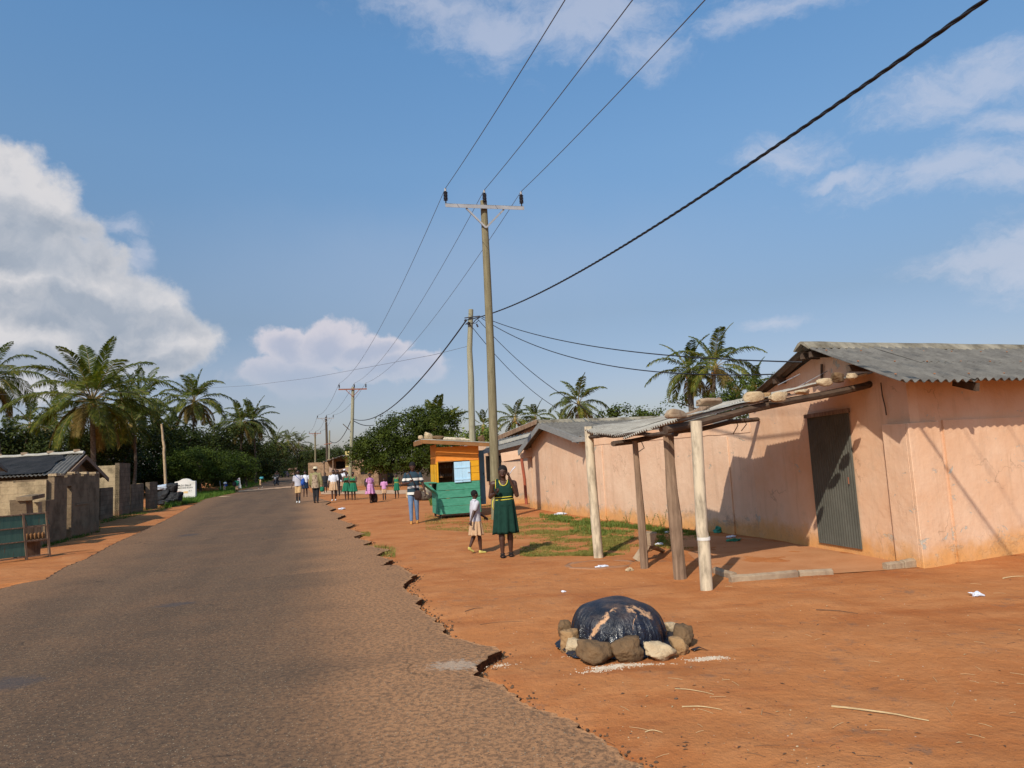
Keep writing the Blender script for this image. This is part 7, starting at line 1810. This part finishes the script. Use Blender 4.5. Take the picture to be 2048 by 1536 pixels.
M['cyellow'] = cloth('yellow_trim', (0.62, 0.55, 0.07)); M['corange'] = cloth('orange_trim', (0.65, 0.20, 0.05))
M['clilac'] = cloth('grey_lilac_check_cotton', (0.47, 0.455, 0.50), (0.38, 0.36, 0.40)); M['cbeige'] = cloth('beige_uniform_cotton', (0.50, 0.33, 0.20), (0.42, 0.27, 0.16)); M['ctan'] = cloth('tan_shorts_cotton', (0.52, 0.33, 0.16))
M['cwhite'] = cloth('white_cotton', (0.68, 0.69, 0.74)); M['cjeans'] = cloth('blue_denim', (0.10, 0.16, 0.27), (0.14, 0.21, 0.33)); M['cpink'] = cloth('pink_uniform', (0.44, 0.12, 0.34), (0.50, 0.22, 0.42), check=(26, (0.6, 0.4, 0.55)))
M['cdark'] = cloth('charcoal_cloth', (0.025, 0.026, 0.03)); M['colive'] = cloth('olive_jacket', (0.26, 0.23, 0.11), (0.20, 0.17, 0.08)); M['cnavy'] = cloth('navy_cloth', (0.015, 0.03, 0.06)); M['cblue'] = cloth('bright_blue_cloth', (0.03, 0.09, 0.36))
M['cbrown'] = cloth('brown_leather', (0.045, 0.025, 0.02)); M['shoewhite'] = cloth('white_canvas_shoe', (0.72, 0.72, 0.70)); M['shoetan'] = cloth('tan_leather_shoe', (0.52, 0.25, 0.07)); M['shoeyellow'] = cloth('pale_yellow_slipper', (0.55, 0.47, 0.14)); M['csandal'] = cloth('black_sandal', (0.02, 0.017, 0.016))
M['hatcream'] = cloth('cream_hat', (0.62, 0.54, 0.38)); M['cgreybag'] = cloth('dark_backpack', (0.03, 0.025, 0.03))
mt, nt_, b_ = newmat('batik_print_back'); n = N(nt_); v = n.voro(n.scalev(n.obj(), (1, 1, .5)), 16); n.link(n.ramp(v.outputs['Distance'], [(.25, (.10, .045, .03)), (.45, (.34, .25, .17))]), b_.inputs['Base Color']); b_.inputs['Roughness'].default_value = .9; M['batik'] = mt
mt, nt_, b_ = newmat('navy_white_striped_jersey'); n = N(nt_); zc = n.sep(n.obj())[2]; c = (.012, .035, .055)
col = None
for z0, z1 in ((1.195, 1.265), (0.985, 1.045), (0.805, 0.875)):
    k = n.math('MULTIPLY', n.math('GREATER_THAN', zc, z0), n.math('LESS_THAN', zc, z1)); col = k if col is None else n.math('MAXIMUM', col, k)
n.link(n.mix(col, c, (.62, .60, .55)), b_.inputs['Base Color']); b_.inputs['Roughness'].default_value = .9; n.bump(n.noise(n.obj(), 14, 3), .4, .015, b_); M['jersey'] = mt
dn = ((0, 0, -1))
def hang(s_, fy=0.0, out=.17): return ((s_ * (out - .02), fy * .4 + .015, .63), (s_ * out, fy - .02, .49), (0, -.05, -1), .35)
# the schoolgirl in the dark green pinafore
pw_ = G(1014, 1113); H_ = 1.55
wo, Ww, lg, hpp = person('girl in a dark green pinafore with yellow belt, hand raised to her cheek', pw_, H_, R(2),
    ((-.150, .02, .655), (-.088, -.120, .700), (.25, -.6, .35), .9), ((.142, -.030, .662), (.066, -.075, .862), (-.1, -.1, 1), 1.3), ((-.03, 0), (.02, 0)),
    dict(dress=('cgreen', 'cyellow'), skirt=('cgreen', .625, .252, .105, .132, 9), sandals='csandal', sash=True, turn=(R(-8),)), head=(.0, -.012, R(11)), fat=1.10, near=True, z=gz(pw_.x, pw_.y), seed=2, voxel=.006)
m = MB(); a = Ww(Vector((.075, -.10, .90)) * H_); m.tube([a, a + Vector((.05, -.01, .07)), a + Vector((.10, -.01, .115))], [.006, .008, .010], 6, flat=.5); solo('folded_paper', m, M['litter'], 'thin folded white paper held up in the raised hand of the girl in dark green', 'paper', smooth=True)
m = MB(); a = Ww(Vector((-.088, -.165, .72)) * H_); m.box(a, (.03, .02, .09)); solo('small_packet', m, M['csandal'], 'small dark object gripped in the lower hand of the girl in dark green', 'packet')
# the child beside her
pc = G(954, 1106); Hc = 1.13
person('small child in grey lilac shirt, beige skirt and yellow slippers in front of the kiosk', pc, Hc, R(112),
    ((-.135, .075, .64), (-.155, .13, .515), (0, .1, -1), .8), ((.13, -.08, .63), (.15, -.20, .55), (.1, -.7, -.6), .4), ((-.05, 0), (.10, .055)),
    dict(top=('clilac', .62, .50, .016), collar='cwhite', skirt=('cbeige', .52, .285, .108, .150, 10), shoes='shoeyellow', turn=(R(14),)), head=(0, .0, 0), fat=1.08, near=True, z=gz(pc.x, pc.y), seed=5, voxel=.006)
# the man with the phone
pm_ = G(829, 1047); Hm = 1.72
mo_, Wm, lgm, _ = person('man in navy and white striped jersey and jeans looking down at his phone', pm_, Hm, R(6),
    ((-.160, -.015, .645), (-.055, -.175, .665), (.7, -.55, .2), .9), ((.155, .01, .64), (.195, -.015, .49), (.15, -.1, -1), .5), ((-.055, 0), (.05, .0)),
    dict(top=('jersey', .70, .46, .014), collar='cnavy', trousers=('cjeans', .004), shoes='shoetan'), head=(0, -.020, R(26)), fat=.97, near=True, z=gz(pm_.x, pm_.y), voxel=.009)
bag('satchel', Vector((.075, -.13, .455)) * Hm, (.22, .09, .27), 'cbrown', 'dark brown satchel hanging on the striped jersey man', W=Wm, strap=[Vector(p) * Hm for p in ((.06, -.10, .52), (.03, -.095, .64), (-.02, -.092, .74), (-.06, -.07, .82), (-.07, 0, .85))])
m = MB(); a = Wm(Vector((-.03, -.20, .685)) * Hm); m.box(a, (.07, .012, .13), R(6), Matrix.Rotation(R(-50), 3, 'X')); solo('phone', m, M['black'], 'dark phone held by the man in the striped jersey', 'phone', bevel=.003)
# the groups further up the road
GS = 'people walking and standing along the road'
def far(px, py, H, rz, label, outfit, aL=None, aR_2=None, legs=((-.05, 0), (.06, 0)), zz=None, seed=0, **k):
    p = G(px, py, RZ if zz else 0); return person(label, p, H, R(rz), aL or hang(-1), aR_2 or hang(1), legs, outfit, group=GS, z=(RZ if zz else gz(p.x, p.y)), seed=seed, **k)
_, W1, _, _ = far(597, 1005, 1.66, 8, 'boy in pale shirt, tan shorts and white shoes walking with a blue bag', dict(top=('clilac', .75, .50, .018), collar='cwhite', shorts=('ctan', .285), shoes='shoewhite', socks='cdark'), ((-.14, .02, .63), (-.19, -.03, .49), (-.1, 0, -1), .4), None, ((.03, 0), (-.09, .01)), True)
bag('shoulder_bag', Vector((.13, .02, .62)) * 1.66, (.24, .2, .42), 'cblue', 'blue bag on the shoulder of the boy with white shoes', W=W1, strap=[Vector(p) * 1.66 for p in ((.10, -.05, .66), (.03, -.09, .74), (-.05, -.075, .81), (-.08, 0, .845))])
far(611, 994, 1.60, 5, 'pupil in white shirt and dark skirt half hidden behind the boy with the blue bag', dict(top=('cwhite', .7, .55, .014), skirt=('cnavy', .58, .32, .10, .12, 8)), zz=True)
_, W3, _, _ = far(632, 1006, 1.76, 180, 'man seen from behind in olive jacket with batik print and a cream hat', dict(top=('colive', 1.8, .42, .024), trousers=('cdark', .008), shoes='cbrown', hat='hatcream'), ((-.155, .0, .63), (-.175, -.03, .48), (0, 0, -1), .5), ((.15, 0, .63), (.16, -.03, .49), (0, 0, -1), .9), ((.0, 0), (-.03, 0)), True, fat=1.12)
m = MB(); bw3 = []
e3 = bpy.data.objects[[o.name for o in COL.objects if o.get('label', '').startswith('man seen from behind')][0]]
t = MB(); rr = [[Vector((math.cos(a) * rx * 1.76, abs(math.sin(a)) * ry * 1.76 + .0, z_ * 1.76)) for a in [math.pi * k / 14 for k in range(15)]] for z_, rx, ry in ((.415, .118, .112), (.52, .112, .110), (.62, .104, .104), (.72, .108, .104), (.78, .092, .098))]
t.loft(rr, closed=False, caps=False); o = bpy.data.objects.new('printed_back', t.mesh('printed_back', M['batik'], (0, 0, 0), True)); COL.objects.link(o); o.parent = e3
bag('carrier_bag', Vector((-.165, -.03, .37)) * 1.76, (.22, .16, .26), 'cgreen2', 'green carrier bag in the hand of the man with the hat', W=W3)
_, W4, _, _ = far(668, 1001, 1.62, 6, 'girl in a white blouse and beige skirt walking left of the two green dresses', dict(top=('cwhite', .8, .55, .018), skirt=('cbeige', .62, .33, .10, .145, 10), shoes='shoewhite'), ((-.15, .02, .64), (-.18, -.03, .52), (0, 0, -1), .4), None, ((-.04, 0), (.05, 0)))
far(676, 992, 1.60, 8, 'person with dark clothes partly hidden behind the girl in the white blouse', dict(top=('cdark', 1, .5, .02), trousers=('cdark', .01), shoes='cbrown'))
far(651, 986, 1.45, 10, 'person in dark clothes walking between the hat man and the white blouse girl', dict(top=('cdark', 1, .5, .02), shorts=('cdark', .3)))
far(685, 986, 1.55, 0, 'distant pupil in pale shirt just left of the two green dresses', dict(top=('cwhite', .7, .5, .018), shorts=('cbeige', .3)))
far(690, 982, 1.6, 0, 'most distant person in a light blue head cloth behind the two green dresses', dict(top=('clilac', .7, .5, .018), trousers=('cdark', .01), hat='cwhite'))
cross = (((-.135, -.05, .65), (-.01, -.115, .665), (1, -.2, .1), .5), ((.135, -.05, .65), (.01, -.125, .685), (-1, -.2, .1), .5))
far(694, 1000, 1.50, 12, 'left girl of the two in bright green dresses with arms folded, orange trim', dict(dress=('cgreen2', 'corange'), skirt=('cgreen2', .60, .30, .10, .155, 9)), *cross, ((-.02, 0), (.03, 0)), seed=3, fat=1.08)
far(707, 1000, 1.45, -6, 'right girl of the two in bright green dresses with arms folded, yellow trim', dict(dress=('cgreen2', 'cyellow'), skirt=('cgreen2', .60, .30, .10, .145, 9)), *cross, ((.0, 0), (.04, 0)), seed=4, fat=1.08)
_, W10, _, _ = far(741, 1006, 1.36, 50, 'girl in a pink dress carrying a dark backpack, right of the two green dresses', dict(dress=('cpink', 'cpink'), skirt=('cpink', .62, .30, .11, .17, 8), top=('cpink', .5, .58, .01), shoes='csandal'), None, ((.12, -.06, .63), (.06, -.15, .56), (0, -1, 0), .5), ((-.06, 0), (.06, 0)), seed=6)
bag('backpack', Vector((0, .13, .68)) * 1.36, (.30, .22, .40), 'cgreybag', 'dark backpack on the girl in the pink dress', W=W10)
bag('school_bag', G(749, 1005) + Vector((0, 0, .2)), (.3, .25, .46), 'cbrown', 'brown bag standing on the soil beside the girl in the pink dress')
far(769, 1000, 1.08, 5, 'small boy in a pink shirt and khaki shorts in the middle of the verge', dict(top=('cpink', .7, .50, .016), shorts=('cbeige', .30), shoes='csandal', socks='cdark'), legs=((-.04, 0), (.05, 0)), seed=7)
far(794, 997, 1.26, -10, 'girl in a green dress with yellow belt walking near the felled trunk', dict(dress=('cgreen2', 'cyellow'), skirt=('cgreen2', .60, .32, .095, .12, 8)), legs=((-.03, 0), (.08, .05)), seed=8)
_, W13, _, _ = far(449, 985, 1.05, 175, 'child in beige shorts bending forward beside the road sign', dict(top=('cblue', .6, .5, .02), shorts=('cbeige', .22)), ((-.12, -.25, .55), (-.1, -.3, .40), (0, 0, -1), .4), ((.12, -.25, .55), (.1, -.3, .40), (0, 0, -1), .4), ((.0, 0), (.06, .03)), bend=R(52))
bag('school_bag', Vector((0, -.12, .83)) * 1.05, (.30, .26, .22), 'cwhite', 'white school bag on the back of the bending child', W=W13)
_, W14, _, _ = far(474, 986, 1.38, 165, 'pupil in beige shorts walking away in front of the leaning white board', dict(top=('cgreen2', .8, .5, .02), shorts=('cbeige', .27)), legs=((-.05, 0), (.05, 0)))
bag('shoulder_bag', Vector((.10, .1, .62)) * 1.38, (.34, .25, .4), 'cgreybag', 'dark bag on the side of the pupil before the white board', W=W14)
_, W15, _, _ = far(521, 977, 1.10, -60, 'child running across the road with a teal bag, left of the motorcycle', dict(top=('cbeige', .7, .5, .02), shorts=('cbeige', .3), shoes='shoewhite'), legs=((-.16, .02), (.16, .10)), zz=True)
bag('school_bag', Vector((-.05, .12, .98)) * 1.10, (.42, .3, .28), 'tealcloth', 'teal bag carried high by the running child', W=W15)
# motorcycle with rider
pmt = G(553, 970.5, RZ); mc = empty('motorcycle', pmt, 'dark motorcycle coming down the road towards the camera', 'motorcycle')
def loc(x, y, z): return pmt + Vector((x, y, z - 0.0))
for y in (-.62, .62):
    m = MB(); c = loc(0, y, .31)
    m.tube([c + Vector((0, math.cos(a) * .27, math.sin(a) * .27)) for a in [2 * math.pi * k / 20 for k in range(21)]], .05, 8); w_ = part('wheel', m, M['black'], mc, smooth='auto')
    m = MB(); m.tube([c - Vector((.05, 0, 0)), c + Vector((.05, 0, 0))], .05, 8)
    for k in range(6): a = k * math.pi / 3; m.tube([c, c + Vector((0, math.cos(a) * .24, math.sin(a) * .24))], .008, 4)
    part('rim', m, M['steel'], w_)
m = MB(); m.ell(loc(0, -.05, .75), (.15, .3, .12), 12, 8); m.ell(loc(0, 0, .45), (.16, .28, .2), 12, 8); m.ell(loc(0, .45, .8), (.14, .35, .06), 12, 6); part('frame', m, M['black'], mc, smooth=True)
m = MB(); m.tube([loc(-.09, -.62, .31), loc(-.09, -.42, .95)], .025, 6); m.tube([loc(.09, -.62, .31), loc(.09, -.42, .95)], .025, 6); m.tube([loc(-.36, -.38, 1.05), loc(0, -.45, 1.0), loc(.36, -.38, 1.05)], .02, 6); part('handlebar', m, M['steel'], mc)
m = MB(); m.ell(loc(0, -.52, .88), (.10, .08, .10), 12, 8); part('headlight', m, M['litter'], mc, smooth=True)
m = MB(); m.tube([loc(0, -.62, .62) + Vector((0, math.cos(a) * .36, math.sin(a) * .1)) for a in [math.pi * k / 8 for k in range(9)]], .06, 6, flat=.5); part('mudguard', m, M['rust'], mc)
e_, Wr, _, _ = person('rider in black on the motorcycle', loc(0, .1, .30 - RZ * 0), 1.70, 0, ((-.19, -.12, .66), (-.17, -.27, .60), (0, -1, 0), .9), ((.19, -.12, .66), (.17, -.27, .60), (0, -1, 0), .9), ((-.14, .02), (-.14, .02)), dict(top=('cdark', 1.9, .5, .03), trousers=('cdark', .012), shoes='cbrown', hat='cdark'), group=GS, fat=1.15)
e_.scale = (1, 1, .86); e_.location.z = .16
person('passenger in dark red sitting behind the motorcycle rider', loc(-.18, .75, .2), 1.62, R(15), hang(-1), hang(1), ((-.1, .02), (-.1, .02)), dict(top=('crust', .9, .5, .03), trousers=('cdark', .012)) if 'crust' in M else dict(top=('cbrown', .9, .5, .03), trousers=('cdark', .012)), group=GS, fat=1.1)
# distant car
pcx = G(569, 953, RZ); Yc = 205.0; cx = D(567.5, 950, Yc).x; ca = empty('car', (cx, Yc, RZ), 'dark blue car far down the road beside the motorcycle', 'car')
M['carblue'] = simple('dark_blue_car_paint', (0.015, 0.035, 0.10), (0.01, 0.025, 0.08), 2, 0.3, spec=.6); M['glassd'] = simple('dark_windscreen', (0.03, 0.04, 0.055), (0.02, 0.03, 0.04), 2, 0.15, spec=.7)
def cr_(prof, x0, x1, mat, nm, bev=.06, par=None):
    m = MB(); a = [Vector((cx + x0, Yc + y, RZ + z)) for y, z in prof]; b_2 = [Vector((cx + x1, Yc + y, RZ + z)) for y, z in prof]; m.loft([a, b_2]); return part(nm, m, M[mat], par or ca, bevel=bev, smooth='auto')
cr_([(-2.2, .35), (2.2, .35), (2.25, .95), (1.9, 1.1), (-1.1, 1.05), (-2.15, .9)], -.92, .92, 'carblue', 'body'); cr_([(-1.0, 1.06), (1.8, 1.1), (1.5, 1.75), (-.3, 1.78)], -.80, .80, 'carblue', 'cabin')
m = MB(); m.quad((cx - .7, Yc - 1.02, RZ + 1.12), (cx + .7, Yc - 1.02, RZ + 1.12), (cx + .62, Yc - .42, RZ + 1.68), (cx - .62, Yc - .42, RZ + 1.68)); part('windscreen', m, M['glassd'], ca)
for x in (-.68, .68):
    m = MB(); m.ell((cx + x, Yc - 2.15, RZ + .72), (.16, .08, .1), 10, 6); part('headlight', m, M['litter'], ca, smooth=True)
for x in (-.85, .85):
    for y in (-1.4, 1.4):
        m = MB(); m.tube([Vector((cx + x - .1, Yc + y, RZ + .34)), Vector((cx + x + .1, Yc + y, RZ + .34))], .34, 16); w_ = part('wheel', m, M['black'], ca, smooth='auto')
# felled trunk pieces behind the phone man
for i, (a, c, r_, lb) in enumerate((((822, 997), (846, 992), .34, 'thick pale felled trunk piece left of the phone man'), ((850, 1000), (872, 985), .26, 'pale forked trunk piece between the phone man and the kiosk'), ((838, 1001), (858, 1001), .2, 'small dark root piece behind the phone man'))):
    p = G(*a) + Vector((0, 0, r_ * .6)); q = G(*c) + Vector((0, 0, r_ * (1.4 if i == 1 else .7))); m = MB(); m.tube([p, p.lerp(q, .35) + Vector((0, 0, .08)), p.lerp(q, .7), q], [r_ * .8, r_, r_ * .85, r_ * .5], 12, jit=.1)
    if i == 1: m.tube([p.lerp(q, .5), p.lerp(q, .5) + Vector((.5, .2, .55))], [r_ * .5, r_ * .3], 8, jit=.1)
    solo('felled_trunk', m, M['stone_pale' if i < 2 else 'bark'], lb, 'felled trunk', 'felled trunk pieces', smooth='auto')
bpy.context.view_layer.update()
for o in bpy.data.objects:
    if o.get('label') and not (4 <= len(o['label'].split()) <= 16) and o.parent is None: print('LABEL', len(o['label'].split()), o.name, o['label'])
